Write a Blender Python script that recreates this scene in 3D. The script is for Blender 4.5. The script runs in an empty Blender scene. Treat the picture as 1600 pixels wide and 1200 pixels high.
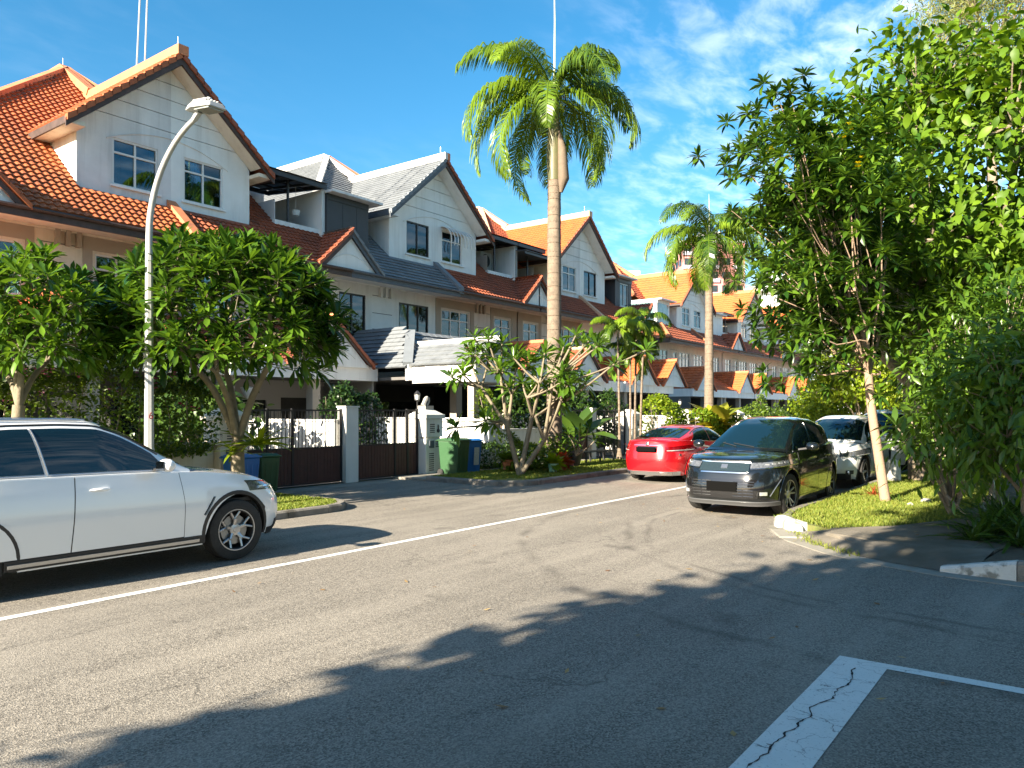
import bpy, bmesh, math, random
import numpy as np
from mathutils import Vector, Matrix
R = math.radians
rng = np.random.default_rng(7)
random.seed(7)
S = bpy.context.scene
COL = S.collection

# ------------------------------------------------------------------ camera, sky, sun
CAM = Vector((0.0, 0.0, 1.8))
YAW = 36.56                      # the street (+X) lies this far to the right of the view axis
cd = bpy.data.cameras.new('camera')
cam = bpy.data.objects.new('camera', cd); COL.objects.link(cam)
cam.location = CAM
cam.rotation_euler = (R(90), 0, R(YAW - 90))
cd.sensor_width = 36.0
cd.lens = 36.0 * 1200 / 1600
cd.shift_y = 43 / 1600
cd.clip_start = 0.05; cd.clip_end = 4000
S.camera = cam

SUN_EL, SUN_AZ_TO = 24.0, (-1.0, 0.10)     # the sun stands low behind the camera, down the street
world = bpy.data.worlds.new('World'); S.world = world
world.use_nodes = True
wn, wl = world.node_tree.nodes, world.node_tree.links
wn.clear()
wo = wn.new('ShaderNodeOutputWorld'); bg = wn.new('ShaderNodeBackground')
sky = wn.new('ShaderNodeTexSky'); sky.sky_type = 'NISHITA'; sky.sun_disc = False
sky.sun_elevation = R(SUN_EL)
sky.sun_rotation = math.atan2(SUN_AZ_TO[0], SUN_AZ_TO[1])
sky.air_density = 1.0; sky.dust_density = 0.7; sky.ozone_density = 3.0
hs = wn.new('ShaderNodeHueSaturation'); hs.inputs['Saturation'].default_value = 1.3; hs.inputs['Hue'].default_value = 0.487; hs.inputs['Value'].default_value = 1.16
wl.new(sky.outputs[0], hs.inputs['Color'])
# thin broken cloud, laid out on a plane far above
tc = wn.new('ShaderNodeTexCoord'); sep = wn.new('ShaderNodeSeparateXYZ')
wl.new(tc.outputs['Generated'], sep.inputs[0])
def wmath(op, a, b=None, c=None):
    n = wn.new('ShaderNodeMath'); n.operation = op
    for i, v in enumerate((a, b, c)):
        if v is None: continue
        if isinstance(v, (int, float)): n.inputs[i].default_value = v
        else: wl.new(v, n.inputs[i])
    return n.outputs[0]
zc = wmath('ADD', wmath('MAXIMUM', sep.outputs[2], 0.0), 0.06)
px, py = wmath('DIVIDE', sep.outputs[0], zc), wmath('DIVIDE', sep.outputs[1], zc)
comb = wn.new('ShaderNodeCombineXYZ'); wl.new(px, comb.inputs[0]); wl.new(py, comb.inputs[1])
mp = wn.new('ShaderNodeMapping'); wl.new(comb.outputs[0], mp.inputs[0])
mp.inputs['Rotation'].default_value = (0, 0, R(-28)); mp.inputs['Scale'].default_value = (1.0, 1.7, 1)
def wnoise(vec, scale, detail, rough, dist=0.0):
    n = wn.new('ShaderNodeTexNoise'); wl.new(vec, n.inputs['Vector'])
    n.inputs['Scale'].default_value = scale; n.inputs['Detail'].default_value = detail
    n.inputs['Roughness'].default_value = rough; n.inputs['Distortion'].default_value = dist
    return n.outputs['Fac']
def wramp(v, a, b, o0=0.0, o1=1.0):
    n = wn.new('ShaderNodeMapRange'); n.interpolation_type = 'SMOOTHSTEP'
    wl.new(v, n.inputs[0]); n.inputs[1].default_value = a; n.inputs[2].default_value = b
    n.inputs[3].default_value = o0; n.inputs[4].default_value = o1
    return n.outputs[0]
puffs = wramp(wnoise(mp.outputs[0], 6.0, 5, 0.58, 0.3), 0.36, 0.82)
bank = wramp(wnoise(comb.outputs[0], 0.42, 2, 0.5), 0.44, 0.58)
side = wramp(wmath('ADD', wmath('MULTIPLY', sep.outputs[0], 0.90), wmath('MULTIPLY', sep.outputs[1], -0.43)), 0.40, 0.85)
dens = wmath('MULTIPLY', puffs, wmath('MAXIMUM', wmath('MULTIPLY', bank, 0.05), side))
dens = wmath('MULTIPLY', dens, 0.62)
mx = wn.new('ShaderNodeMix'); mx.data_type = 'RGBA'
wl.new(dens, mx.inputs['Factor']); wl.new(hs.outputs[0], mx.inputs['A'])
mx.inputs['B'].default_value = (10.5, 10.8, 11.2, 1)
wl.new(mx.outputs['Result'], bg.inputs['Color'])
bg.inputs['Strength'].default_value = 0.052
wl.new(bg.outputs[0], wo.inputs['Surface'])

sd = bpy.data.lights.new('sun', 'SUN'); sun = bpy.data.objects.new('sun', sd); COL.objects.link(sun)
sd.energy = 5.0; sd.angle = R(0.5); sd.color = (1.0, 0.88, 0.70)
to_sun = Vector((SUN_AZ_TO[0], SUN_AZ_TO[1], math.tan(R(SUN_EL)))).normalized()
sun.rotation_euler = to_sun.to_track_quat('Z', 'Y').to_euler()
S.view_settings.view_transform = 'Standard'; S.view_settings.look = 'None'
S.view_settings.exposure = 2.08; S.view_settings.gamma = 1.0
S.view_settings.use_curve_mapping = False
S.cycles.max_bounces = 8; S.cycles.diffuse_bounces = 3; S.cycles.glossy_bounces = 4
S.cycles.transmission_bounces = 6; S.cycles.transparent_max_bounces = 12
S.cycles.use_denoising = True

# ------------------------------------------------------------------ tagging
def tag(o, label=None, cat=None, group=None, kind=None):
    if label: o['label'] = label
    if cat: o['category'] = cat
    if group: o['group'] = group
    if kind: o['kind'] = kind
    return o
def thing(name, label, cat, loc=(0, 0, 0), rz=0.0, group=None):
    o = bpy.data.objects.new(name, None); COL.objects.link(o)
    o.empty_display_size = 0.2
    o.location = loc; o.rotation_euler = (0, 0, rz)
    return tag(o, label, cat, group)
def link(name, me, parent=None, M=None):
    o = bpy.data.objects.new(name, me); COL.objects.link(o)
    if parent is not None: o.parent = parent
    if M is not None: o.matrix_local = M
    return o

# ------------------------------------------------------------------ mesh builder
class MB:
    """collects faces; T maps local points to the object's frame"""
    def __init__(s, T=None, flip=False):
        s.v, s.f, s.mi, s.T, s.flip, s.m = [], [], [], T, flip, 0
    def add(s, vs, fs, m=None):
        b = len(s.v)
        s.v += [tuple(s.T(*p)) if s.T else tuple(p) for p in vs]
        for f in fs:
            f = [b + i for i in f]
            s.f.append(f[::-1] if s.flip else f); s.mi.append(s.m if m is None else m)
        return s
    def poly(s, pts, m=None):
        return s.add(pts, [list(range(len(pts)))], m)
    def box(s, x0, x1, y0, y1, z0, z1, m=None):
        vs = [(x0, y0, z0), (x1, y0, z0), (x1, y1, z0), (x0, y1, z0), (x0, y0, z1), (x1, y0, z1), (x1, y1, z1), (x0, y1, z1)]
        return s.add(vs, [(0, 3, 2, 1), (4, 5, 6, 7), (0, 1, 5, 4), (1, 2, 6, 5), (2, 3, 7, 6), (3, 0, 4, 7)], m)
    def prism(s, bottom, top, m=None):
        n = len(bottom)
        return s.add(list(bottom) + list(top), [list(range(n))[::-1], list(range(n, 2 * n))] + [(i, (i + 1) % n, n + (i + 1) % n, n + i) for i in range(n)], m)
    def extrude(s, pts, vec, m=None):
        vec = Vector(vec)
        return s.prism([tuple(Vector(p)) for p in pts], [tuple(Vector(p) + vec) for p in pts], m)
    def tube(s, pts, rad, n=8, m=None, cap=True):
        pts = [Vector(p) for p in pts]
        rad = [rad] * len(pts) if isinstance(rad, (int, float)) else rad
        rings, up = [], None
        for i, p in enumerate(pts):
            d = (pts[min(i + 1, len(pts) - 1)] - pts[max(i - 1, 0)])
            if d.length < 1e-9: d = Vector((0, 0, 1))
            d.normalize()
            if up is None: up = Vector((0, 0, 1)) if abs(d.z) < 0.9 else Vector((1, 0, 0))
            a = d.cross(up)
            if a.length < 1e-6: a = d.orthogonal()
            a.normalize(); b = a.cross(d).normalized(); up = b
            rings.append([tuple(p + (a * math.cos(2 * math.pi * k / n) + b * math.sin(2 * math.pi * k / n)) * rad[i]) for k in range(n)])
        vs = [q for r in rings for q in r]; fs = []
        for i in range(len(rings) - 1):
            for k in range(n):
                fs.append((i * n + k, i * n + (k + 1) % n, (i + 1) * n + (k + 1) % n, (i + 1) * n + k))
        if cap:
            fs.append(tuple(range(n))[::-1]); fs.append(tuple((len(rings) - 1) * n + k for k in range(n)))
        return s.add(vs, fs, m)
    def bar(s, a, b, w, h, m=None):
        """square bar from a to b, w across, h high"""
        a, b = Vector(a), Vector(b); d = (b - a).normalized()
        up = Vector((0, 0, 1)) if abs(d.z) < 0.95 else Vector((0, 1, 0))
        sx = d.cross(up).normalized() * w / 2; sz = sx.cross(d).normalized() * h / 2
        q = [a - sx - sz, a + sx - sz, a + sx + sz, a - sx + sz]
        return s.prism([tuple(p) for p in q], [tuple(p + (b - a)) for p in q], m)
    def lathe(s, prof, c=(0, 0, 0), n=16, axis='z', m=None):
        vs, fs = [], []
        for r, z in prof:
            for k in range(n):
                t = 2 * math.pi * k / n
                if axis == 'z': vs.append((c[0] + r * math.cos(t), c[1] + r * math.sin(t), c[2] + z))
                else: vs.append((c[0] + r * math.cos(t), c[1] + z, c[2] + r * math.sin(t)))
        for i in range(len(prof) - 1):
            for k in range(n):
                fs.append((i * n + k, i * n + (k + 1) % n, (i + 1) * n + (k + 1) % n, (i + 1) * n + k))
        return s.add(vs, fs, m)
    def grid(s, P, m=None):
        """P: rows of points"""
        nr, nc = len(P), len(P[0])
        return s.add([p for r in P for p in r], [(i * nc + j, i * nc + j + 1, (i + 1) * nc + j + 1, (i + 1) * nc + j) for i in range(nr - 1) for j in range(nc - 1)], m)
    def mesh(s, name, mats):
        me = bpy.data.meshes.new(name)
        me.from_pydata(s.v, [], s.f)
        for m_ in (mats if isinstance(mats, (list, tuple)) else [mats]): me.materials.append(m_)
        if any(s.mi): me.polygons.foreach_set('material_index', s.mi)
        me.update()
        return me
    def build(s, name, mats, parent=None, smooth=False, M=None):
        me = s.mesh(name, mats)
        if smooth:
            me.polygons.foreach_set('use_smooth', [True] * len(me.polygons))
            me.set_sharp_from_angle(angle=R(smooth if smooth is not True else 40))
        return link(name, me, parent, M)

def bevel(o, w=0.01, seg=2):
    m = o.modifiers.new('bevel', 'BEVEL'); m.width = w; m.segments = seg; m.limit_method = 'ANGLE'; m.angle_limit = R(35)
    return o

# ------------------------------------------------------------------ materials
MAT = {}
def node(nt, t, **kw):
    n = nt.nodes.new(t)
    for k, v in kw.items():
        if k in n.inputs.keys(): n.inputs[k].default_value = v
        else: setattr(n, k, v)
    return n
def mat(name, col, rough=0.7, metal=0.0, spec=0.5, coat=0.0, noise=None, col2=None, bump=0.0, bscale=None, var=None, stains=None, streak=None, emit=None, trans=0.0, flake=0.0):
    """principled with optional mottling: noise=(scale, amount) blends towards col2; stains=(scale, lo, hi, colour, amount)"""
    if name in MAT: return MAT[name]
    m = bpy.data.materials.new(name); m.use_nodes = True; nt = m.node_tree; L = nt.links
    p = nt.nodes['Principled BSDF']
    c4 = lambda c: (c[0], c[1], c[2], 1)
    p.inputs['Base Color'].default_value = c4(col); p.inputs['Roughness'].default_value = rough
    p.inputs['Metallic'].default_value = metal; p.inputs['Specular IOR Level'].default_value = spec
    p.inputs['Coat Weight'].default_value = coat; p.inputs['Coat Roughness'].default_value = 0.03
    p.inputs['Transmission Weight'].default_value = trans
    cur = None
    tcn = node(nt, 'ShaderNodeTexCoord')
    geo = node(nt, 'ShaderNodeNewGeometry')
    pos = geo.outputs['Position']
    def blend(fac, a, b):
        n = nt.nodes.new('ShaderNodeMix'); n.data_type = 'RGBA'
        L.new(fac, n.inputs['Factor'])
        for s_, v in (('A', a), ('B', b)):
            if isinstance(v, tuple): n.inputs[s_].default_value = c4(v)
            else: L.new(v, n.inputs[s_])
        return n.outputs['Result']
    def nz(scale, detail=5, rough_=0.6, vec=None):
        n = node(nt, 'ShaderNodeTexNoise', Scale=scale, Detail=detail, Roughness=rough_)
        L.new(vec if vec is not None else pos, n.inputs['Vector']); return n.outputs['Fac']
    def rng_(v, a, b, o0=0.0, o1=1.0):
        n = nt.nodes.new('ShaderNodeMapRange'); L.new(v, n.inputs[0])
        for i, q in zip((1, 2, 3, 4), (a, b, o0, o1)): n.inputs[i].default_value = q
        return n.outputs[0]
    cur = tuple(col)
    if noise:
        cur = blend(rng_(nz(noise[0]), 0.3, 0.7, 0, noise[1]), cur, col2 or tuple(c * 0.6 for c in col))
    if var:      # each object or piece a little lighter or darker
        oi = node(nt, 'ShaderNodeObjectInfo')
        cur = blend(rng_(oi.outputs['Random'], 0, 1, 0, var), cur, tuple(c * 0.45 for c in col))
    if streak:   # rain streaks running down: (scale, amount, colour)
        mpn = node(nt, 'ShaderNodeMapping'); mpn.inputs['Scale'].default_value = (1, 1, 0.08); L.new(pos, mpn.inputs[0])
        cur = blend(rng_(nz(streak[0], 4, 0.6, mpn.outputs[0]), 0.5, 0.78, 0, streak[1]), cur, streak[2])
    if stains:
        cur = blend(rng_(nz(stains[0], 4), stains[1], stains[2], 0, stains[4]), cur, stains[3])
    if not isinstance(cur, tuple): L.new(cur, p.inputs['Base Color'])
    if bump:
        b = node(nt, 'ShaderNodeBump', Strength=bump, Distance=0.02)
        L.new(nz(bscale or 60, 4), b.inputs['Height']); L.new(b.outputs[0], p.inputs['Normal'])
    if emit:
        p.inputs['Emission Color'].default_value = c4(emit[0]); p.inputs['Emission Strength'].default_value = emit[1]
    MAT[name] = m
    return m

def leaf_mat(name, a, b, rough=0.38, transl=0.35, spec=0.35):
    """a..b: the range of the leaves' own greens, by a per-leaf number"""
    if name in MAT: return MAT[name]
    m = bpy.data.materials.new(name); m.use_nodes = True; nt = m.node_tree; L = nt.links
    p = nt.nodes['Principled BSDF']; out = nt.nodes['Material Output']
    at = node(nt, 'ShaderNodeAttribute', attribute_name='tint')
    oi = node(nt, 'ShaderNodeObjectInfo')
    ad = node(nt, 'ShaderNodeMath', operation='ADD'); L.new(at.outputs['Fac'], ad.inputs[0])
    s2 = node(nt, 'ShaderNodeMath', operation='MULTIPLY_ADD'); L.new(oi.outputs['Random'], s2.inputs[0]); s2.inputs[1].default_value = 0.5; s2.inputs[2].default_value = -0.25
    L.new(s2.outputs[0], ad.inputs[1]); ad.use_clamp = True
    mix = nt.nodes.new('ShaderNodeMix'); mix.data_type = 'RGBA'
    L.new(ad.outputs[0], mix.inputs['Factor']); mix.inputs['A'].default_value = (*a, 1); mix.inputs['B'].default_value = (*b, 1)
    L.new(mix.outputs['Result'], p.inputs['Base Color'])
    p.inputs['Roughness'].default_value = rough; p.inputs['Specular IOR Level'].default_value = spec
    tr = node(nt, 'ShaderNodeBsdfTranslucent')
    br = node(nt, 'ShaderNodeHueSaturation', Value=1.5, Saturation=1.05, Hue=0.485); L.new(mix.outputs['Result'], br.inputs['Color'])
    L.new(br.outputs[0], tr.inputs['Color'])
    ms = node(nt, 'ShaderNodeMixShader'); ms.inputs[0].default_value = transl
    L.new(p.outputs[0], ms.inputs[1]); L.new(tr.outputs[0], ms.inputs[2]); L.new(ms.outputs[0], out.inputs['Surface'])
    MAT[name] = m
    return m

def glass_mat(name, col=(0.01, 0.03, 0.035), rough=0.02, alpha=0.35):
    """tinted pane: mirrors at grazing angles, lets a little of the inside through"""
    if name in MAT: return MAT[name]
    m = bpy.data.materials.new(name); m.use_nodes = True; nt = m.node_tree; L = nt.links
    for n in list(nt.nodes): nt.nodes.remove(n)
    out = nt.nodes.new('ShaderNodeOutputMaterial')
    tr = node(nt, 'ShaderNodeBsdfTransparent', Color=(*col, 1))
    gl = node(nt, 'ShaderNodeBsdfGlossy', Roughness=rough, Color=(0.92, 0.97, 1, 1))
    fr = node(nt, 'ShaderNodeFresnel', IOR=1.75)
    ms = nt.nodes.new('ShaderNodeMixShader')
    L.new(fr.outputs[0], ms.inputs[0]); L.new(tr.outputs[0], ms.inputs[1]); L.new(gl.outputs[0], ms.inputs[2])
    L.new(ms.outputs[0], out.inputs['Surface'])
    MAT[name] = m
    return m

def asphalt_mat(name, base, lighter, track=0.4):
    m = bpy.data.materials.new(name); m.use_nodes = True; nt = m.node_tree; L = nt.links
    p = nt.nodes['Principled BSDF']; geo = node(nt, 'ShaderNodeNewGeometry'); pos = geo.outputs['Position']
    def nz(scale, detail, rough=0.6, vec=None):
        n = node(nt, 'ShaderNodeTexNoise', Scale=scale, Detail=detail, Roughness=rough); L.new(vec or pos, n.inputs['Vector']); return n.outputs['Fac']
    def rg(v, a, b, o0=0.0, o1=1.0):
        n = nt.nodes.new('ShaderNodeMapRange'); L.new(v, n.inputs[0])
        for i, q in zip((1, 2, 3, 4), (a, b, o0, o1)): n.inputs[i].default_value = q
        return n.outputs[0]
    def mixc(f, a, b):
        n = nt.nodes.new('ShaderNodeMix'); n.data_type = 'RGBA'; L.new(f, n.inputs['Factor'])
        for k, v in (('A', a), ('B', b)):
            if isinstance(v, tuple): n.inputs[k].default_value = (*v, 1)
            else: L.new(v, n.inputs[k])
        return n.outputs['Result']
    # stones of the chippings
    vo = node(nt, 'ShaderNodeTexVoronoi', Scale=100.0); L.new(pos, vo.inputs['Vector'])
    vcol = nt.nodes.new('ShaderNodeSeparateColor'); L.new(vo.outputs['Color'], vcol.inputs[0])
    c = mixc(vcol.outputs[0], tuple(x * 0.48 for x in base), tuple(x * 1.6 for x in lighter))
    c = mixc(rg(nz(30, 5, 0.7), 0.38, 0.68, 0, 0.38), c, base)
    # long wear bands along the road, and darker patches
    mpn = node(nt, 'ShaderNodeMapping'); mpn.inputs['Scale'].default_value = (0.12, 1.0, 1); L.new(pos, mpn.inputs[0])
    c = mixc(rg(nz(2.2, 4, 0.55, mpn.outputs[0]), 0.42, 0.68, 0, track), c, tuple(x * 1.55 for x in lighter))
    c = mixc(rg(nz(0.35, 4, 0.6), 0.45, 0.75, 0, 0.35), c, tuple(x * 0.6 for x in base))
    # tyre tracks swinging into the side street: arcs about a corner
    sp = nt.nodes.new('ShaderNodeSeparateXYZ'); L.new(pos, sp.inputs[0])
    def mth(op, a, b=None):
        n = node(nt, 'ShaderNodeMath', operation=op)
        for i, v in enumerate((a, b)):
            if v is None: continue
            if isinstance(v, (int, float)): n.inputs[i].default_value = v
            else: L.new(v, n.inputs[i])
        return n.outputs[0]
    dx, dy = mth('SUBTRACT', sp.outputs[0], 12.6), mth('SUBTRACT', sp.outputs[1], 0.6)
    rr = mth('SQRT', mth('ADD', mth('MULTIPLY', dx, dx), mth('MULTIPLY', dy, dy)))
    rr = mth('ADD', rr, mth('MULTIPLY', nz(0.6, 2), 0.5))
    for r0, w in ((5.35, 0.07), (5.65, 0.10), (7.1, 0.12)):
        d = mth('ABSOLUTE', mth('SUBTRACT', rr, r0))
        f = mth('MULTIPLY', rg(d, 0.0, w, 1, 0), rg(nz(1.4, 3), 0.38, 0.6, 0, 0.55))
        c = mixc(f, c, tuple(x * 0.42 for x in base))
    # hair cracks
    v2 = node(nt, 'ShaderNodeTexVoronoi', Scale=0.55, feature='DISTANCE_TO_EDGE')
    ns = node(nt, 'ShaderNodeTexNoise', Scale=2.5, Detail=5); L.new(pos, ns.inputs['Vector'])
    av = node(nt, 'ShaderNodeVectorMath', operation='MULTIPLY_ADD'); L.new(ns.outputs['Color'], av.inputs[0]); av.inputs[1].default_value = (0.5, 0.5, 0.5); L.new(pos, av.inputs[2])
    L.new(av.outputs[0], v2.inputs['Vector'])
    ck = mth('MULTIPLY', rg(v2.outputs['Distance'], 0.0, 0.008, 1, 0), rg(nz(0.5, 2), 0.5, 0.62, 0, 0.6))
    c = mixc(ck, c, tuple(x * 0.3 for x in base))
    # oil and damp spots
    c = mixc(rg(nz(1.3, 3, 0.5), 0.66, 0.74, 0, 0.45), c, tuple(x * 0.45 for x in base))
    L.new(c, p.inputs['Base Color']); p.inputs['Roughness'].default_value = 0.82
    p.inputs['Specular IOR Level'].default_value = 0.35
    b = node(nt, 'ShaderNodeBump', Strength=0.55, Distance=0.006); L.new(vo.outputs['Distance'], b.inputs['Height'])
    b2 = node(nt, 'ShaderNodeBump', Strength=0.35, Distance=0.01); L.new(nz(28, 5, 0.7), b2.inputs['Height']); L.new(b.outputs[0], b2.inputs['Normal'])
    L.new(b2.outputs[0], p.inputs['Normal'])
    MAT[name] = m
    return m

def paint_mark_mat(name):
    """road paint: white, worn through to the asphalt at cracks and edges"""
    m = bpy.data.materials.new(name); m.use_nodes = True; nt = m.node_tree; L = nt.links
    p = nt.nodes['Principled BSDF']; geo = node(nt, 'ShaderNodeNewGeometry'); pos = geo.outputs['Position']
    def rg(v, a, b, o0=0.0, o1=1.0):
        n = nt.nodes.new('ShaderNodeMapRange'); L.new(v, n.inputs[0])
        for i, q in zip((1, 2, 3, 4), (a, b, o0, o1)): n.inputs[i].default_value = q
        return n.outputs[0]
    def mixc(f, a, b):
        n = nt.nodes.new('ShaderNodeMix'); n.data_type = 'RGBA'; L.new(f, n.inputs['Factor'])
        for k, v in (('A', a), ('B', b)):
            if isinstance(v, tuple): n.inputs[k].default_value = (*v, 1)
            else: L.new(v, n.inputs[k])
        return n.outputs['Result']
    n1 = node(nt, 'ShaderNodeTexNoise', Scale=60.0, Detail=6, Roughness=0.75); L.new(pos, n1.inputs['Vector'])
    n2 = node(nt, 'ShaderNodeTexNoise', Scale=5.0, Detail=4); L.new(pos, n2.inputs['Vector'])
    ns = node(nt, 'ShaderNodeTexNoise', Scale=9.0, Detail=5); L.new(pos, ns.inputs['Vector'])
    av = node(nt, 'ShaderNodeVectorMath', operation='MULTIPLY_ADD'); L.new(ns.outputs['Color'], av.inputs[0]); av.inputs[1].default_value = (0.18, 0.18, 0.18); L.new(pos, av.inputs[2])
    mpn = node(nt, 'ShaderNodeMapping'); mpn.inputs['Scale'].default_value = (1.0, 0.45, 1); L.new(av.outputs[0], mpn.inputs[0])
    v2 = node(nt, 'ShaderNodeTexVoronoi', Scale=5.0, feature='DISTANCE_TO_EDGE'); L.new(mpn.outputs[0], v2.inputs['Vector'])
    ck = rg(v2.outputs['Distance'], 0.0, 0.016, 0.85, 0)
    c = mixc(rg(n2.outputs['Fac'], 0.4, 0.7, 0, 0.22), (0.72, 0.72, 0.69), (0.50, 0.50, 0.47))
    c = mixc(rg(n1.outputs['Fac'], 0.57, 0.68, 0, 0.7), c, (0.16, 0.16, 0.16))
    mk = node(nt, 'ShaderNodeMath', operation='MULTIPLY'); L.new(ck, mk.inputs[0]); L.new(rg(n2.outputs['Fac'], 0.4, 0.55), mk.inputs[1])
    c = mixc(mk.outputs[0], c, (0.06, 0.06, 0.06))
    L.new(c, p.inputs['Base Color']); p.inputs['Roughness'].default_value = 0.7
    b = node(nt, 'ShaderNodeBump', Strength=0.3, Distance=0.004); L.new(n1.outputs['Fac'], b.inputs['Height']); L.new(b.outputs[0], p.inputs['Normal'])
    MAT[name] = m
    return m

M_ASPH = asphalt_mat('asphalt', (0.140, 0.127, 0.108), (0.225, 0.204, 0.172))
M_PAINT = paint_mark_mat('road_paint')
M_CONC = mat('concrete', (0.30, 0.28, 0.24), 0.85, noise=(3, 0.6), col2=(0.17, 0.16, 0.13), bump=0.35, bscale=70, stains=(1.2, 0.52, 0.7, (0.10, 0.095, 0.07), 0.7))
M_KERB = mat('kerb_concrete', (0.27, 0.25, 0.22), 0.88, noise=(4, 0.7), col2=(0.12, 0.11, 0.09), bump=0.5, bscale=55, stains=(2.5, 0.5, 0.66, (0.06, 0.055, 0.04), 0.7), var=0.3)
M_KERBW = mat('kerb_white_paint', (0.58, 0.58, 0.55), 0.7, noise=(9, 0.5), col2=(0.45, 0.44, 0.40), bump=0.4, bscale=60, stains=(5, 0.50, 0.60, (0.18, 0.17, 0.14), 0.9))
M_PATH = mat('shaded_path_concrete', (0.20, 0.175, 0.14), 0.9, noise=(2.5, 0.8), col2=(0.10, 0.088, 0.065), bump=0.4, bscale=60, stains=(1.0, 0.45, 0.65, (0.06, 0.055, 0.035), 0.7))  # path concrete darkened and browned, so its colour carries the tree shade
M_SOIL = mat('soil', (0.10, 0.075, 0.045), 0.95, noise=(8, 0.7), col2=(0.04, 0.03, 0.02), bump=0.8, bscale=25)
M_TURF = mat('turf', (0.10, 0.14, 0.02), 0.95, noise=(6, 0.8), col2=(0.16, 0.13, 0.05), bump=0.8, bscale=40)
M_BLADE = leaf_mat('grass_blade', (0.085, 0.15, 0.012), (0.26, 0.27, 0.05), 0.6, 0.3)
M_TILEFLOOR = mat('paving', (0.22, 0.20, 0.18), 0.8, noise=(5, 0.5), bump=0.3, bscale=30)
# ------------------------------------------------------------------ ground, road, verges
def sheet(name, pts, z, m, kind='structure'):
    b = MB(); b.poly([(x, y, z) for x, y in pts]); o = b.build(name, m); tag(o, kind=kind); return o
sheet('ground', [(-400, -400), (1500, -400), (1500, 1500), (-400, 1500)], -0.03, M_TURF)
sheet('road', [(-60, -60), (260, -60), (260, 14.86), (-60, 14.86)], 0.0, M_ASPH)
sheet('front_yard_paving', [(-20, 14.86), (140, 14.86), (140, 34), (-20, 34)], 0.03, M_TILEFLOOR)

def resample(pts, step):
    out = [Vector(pts[0])]; acc = 0
    for p, q in zip(pts, pts[1:]):
        p, q = Vector(p), Vector(q); L0 = (q - p).length; n = max(1, round(L0 / step))
        for i in range(1, n + 1): out.append(p + (q - p) * i / n)
    return out
def ribbon(name, pts, w, z, m):
    """painted line of width w, centred on pts"""
    b = MB(); P = [Vector((p.x, p.y, 0)) for p in resample(pts, .06)] ; Lf, Rt = [], []; w0 = w
    for i, p in enumerate(P):
        d = (P[min(i + 1, len(P) - 1)] - P[max(i - 1, 0)]).normalized(); w = w0 + random.uniform(-.006, .004); n = Vector((-d.y, d.x, 0)) * w / 2
        Lf.append((p.x + n.x, p.y + n.y, z)); Rt.append((p.x - n.x, p.y - n.y, z))
    b.grid([Rt, Lf]); o = b.build(name, m); tag(o, kind='structure'); return o
ribbon('road_edge_line', [(-40, 7.47), (0, 7.5), (18, 7.6), (45, 7.65)], 0.115, 0.004, M_PAINT)
b = MB(); b.poly([(-9, 1.09, .004), (5.86, 1.09, .004), (5.86, -4.5, .004), (5.98, -4.5, .004), (5.98, 1.43, .004), (-9, 1.43, .004)])
tag(b.build('parking_bay_line', M_PAINT), kind='structure')
# the open crack that runs down the broad bar: a thin dark wandering groove
b = MB(); x = 5.75; y = 1.27; L_, R_ = [], []
while x > 2.2:
    w = 0.0015 + 0.0075 * random.random() ** 1.5
    L_.append((x, y + w, .0065)); R_.append((x, y - w, .0065)); x -= 0.03; y += random.uniform(-.016, .0155); y = min(max(y, 1.17), 1.36)
b.grid([R_, L_])
for q in range(16):
    k0 = random.randrange(6, len(L_) - 6); bx, by = L_[k0][0], (L_[k0][1] + R_[k0][1]) / 2; sg = random.choice((-1, 1)); A_, B_ = [], []
    for j in range(random.randint(3, 8)):
        w = .0028 * (1 - j / 9); A_.append((bx + w, by, .0066)); B_.append((bx - w, by, .0066)); by += sg * .016; bx += random.uniform(-.014, .014)
        if not 1.1 < by < 1.42: break
    if len(A_) > 1: b.grid([A_, B_])
tag(b.build('crack', mat('crack_dark', (0.02, 0.02, 0.02), 0.95)), kind='structure')

def offset_in(pts, d):
    out = []; n = len(pts)
    for i in range(n):
        a, b_, c = Vector(pts[i - 1]), Vector(pts[i]), Vector(pts[(i + 1) % n])
        e1, e2 = (b_ - a).normalized(), (c - b_).normalized()
        n1, n2 = Vector((-e1.y, e1.x)), Vector((-e2.y, e2.x)); nn = (n1 + n2)
        nn = nn.normalized() / max(0.5, nn.normalized().dot(n1))
        out.append((b_.x + nn.x * d, b_.y + nn.y * d))
    return out
def kerb_stone(parent, a, b_, c, d, h0, h1, m, name='kerbstone'):
    """a-b outer edge, d-c inner edge; h0,h1 heights at both ends"""
    k = MB()
    ch = 0.03
    bot = [(a[0], a[1], -.02), (b_[0], b_[1], -.02), (c[0], c[1], -.02), (d[0], d[1], -.02)]
    ai = (a[0] + (d[0] - a[0]) * .2, a[1] + (d[1] - a[1]) * .2); bi = (b_[0] + (c[0] - b_[0]) * .2, b_[1] + (c[1] - b_[1]) * .2)
    mid = [(a[0], a[1], h0 - ch), (b_[0], b_[1], h1 - ch), (c[0], c[1], h1), (d[0], d[1], h0)]
    top = [(ai[0], ai[1], h0), (bi[0], bi[1], h1), (c[0], c[1], h1), (d[0], d[1], h0)]
    k.add(bot + mid + top, [(0, 1, 5, 4), (4, 5, 9, 8), (8, 9, 10, 11), (1, 2, 6, 5), (5, 6, 9), (3, 0, 4, 7), (4, 8, 7), (2, 3, 7, 6)])
    return k.build(name, m, parent)
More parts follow.
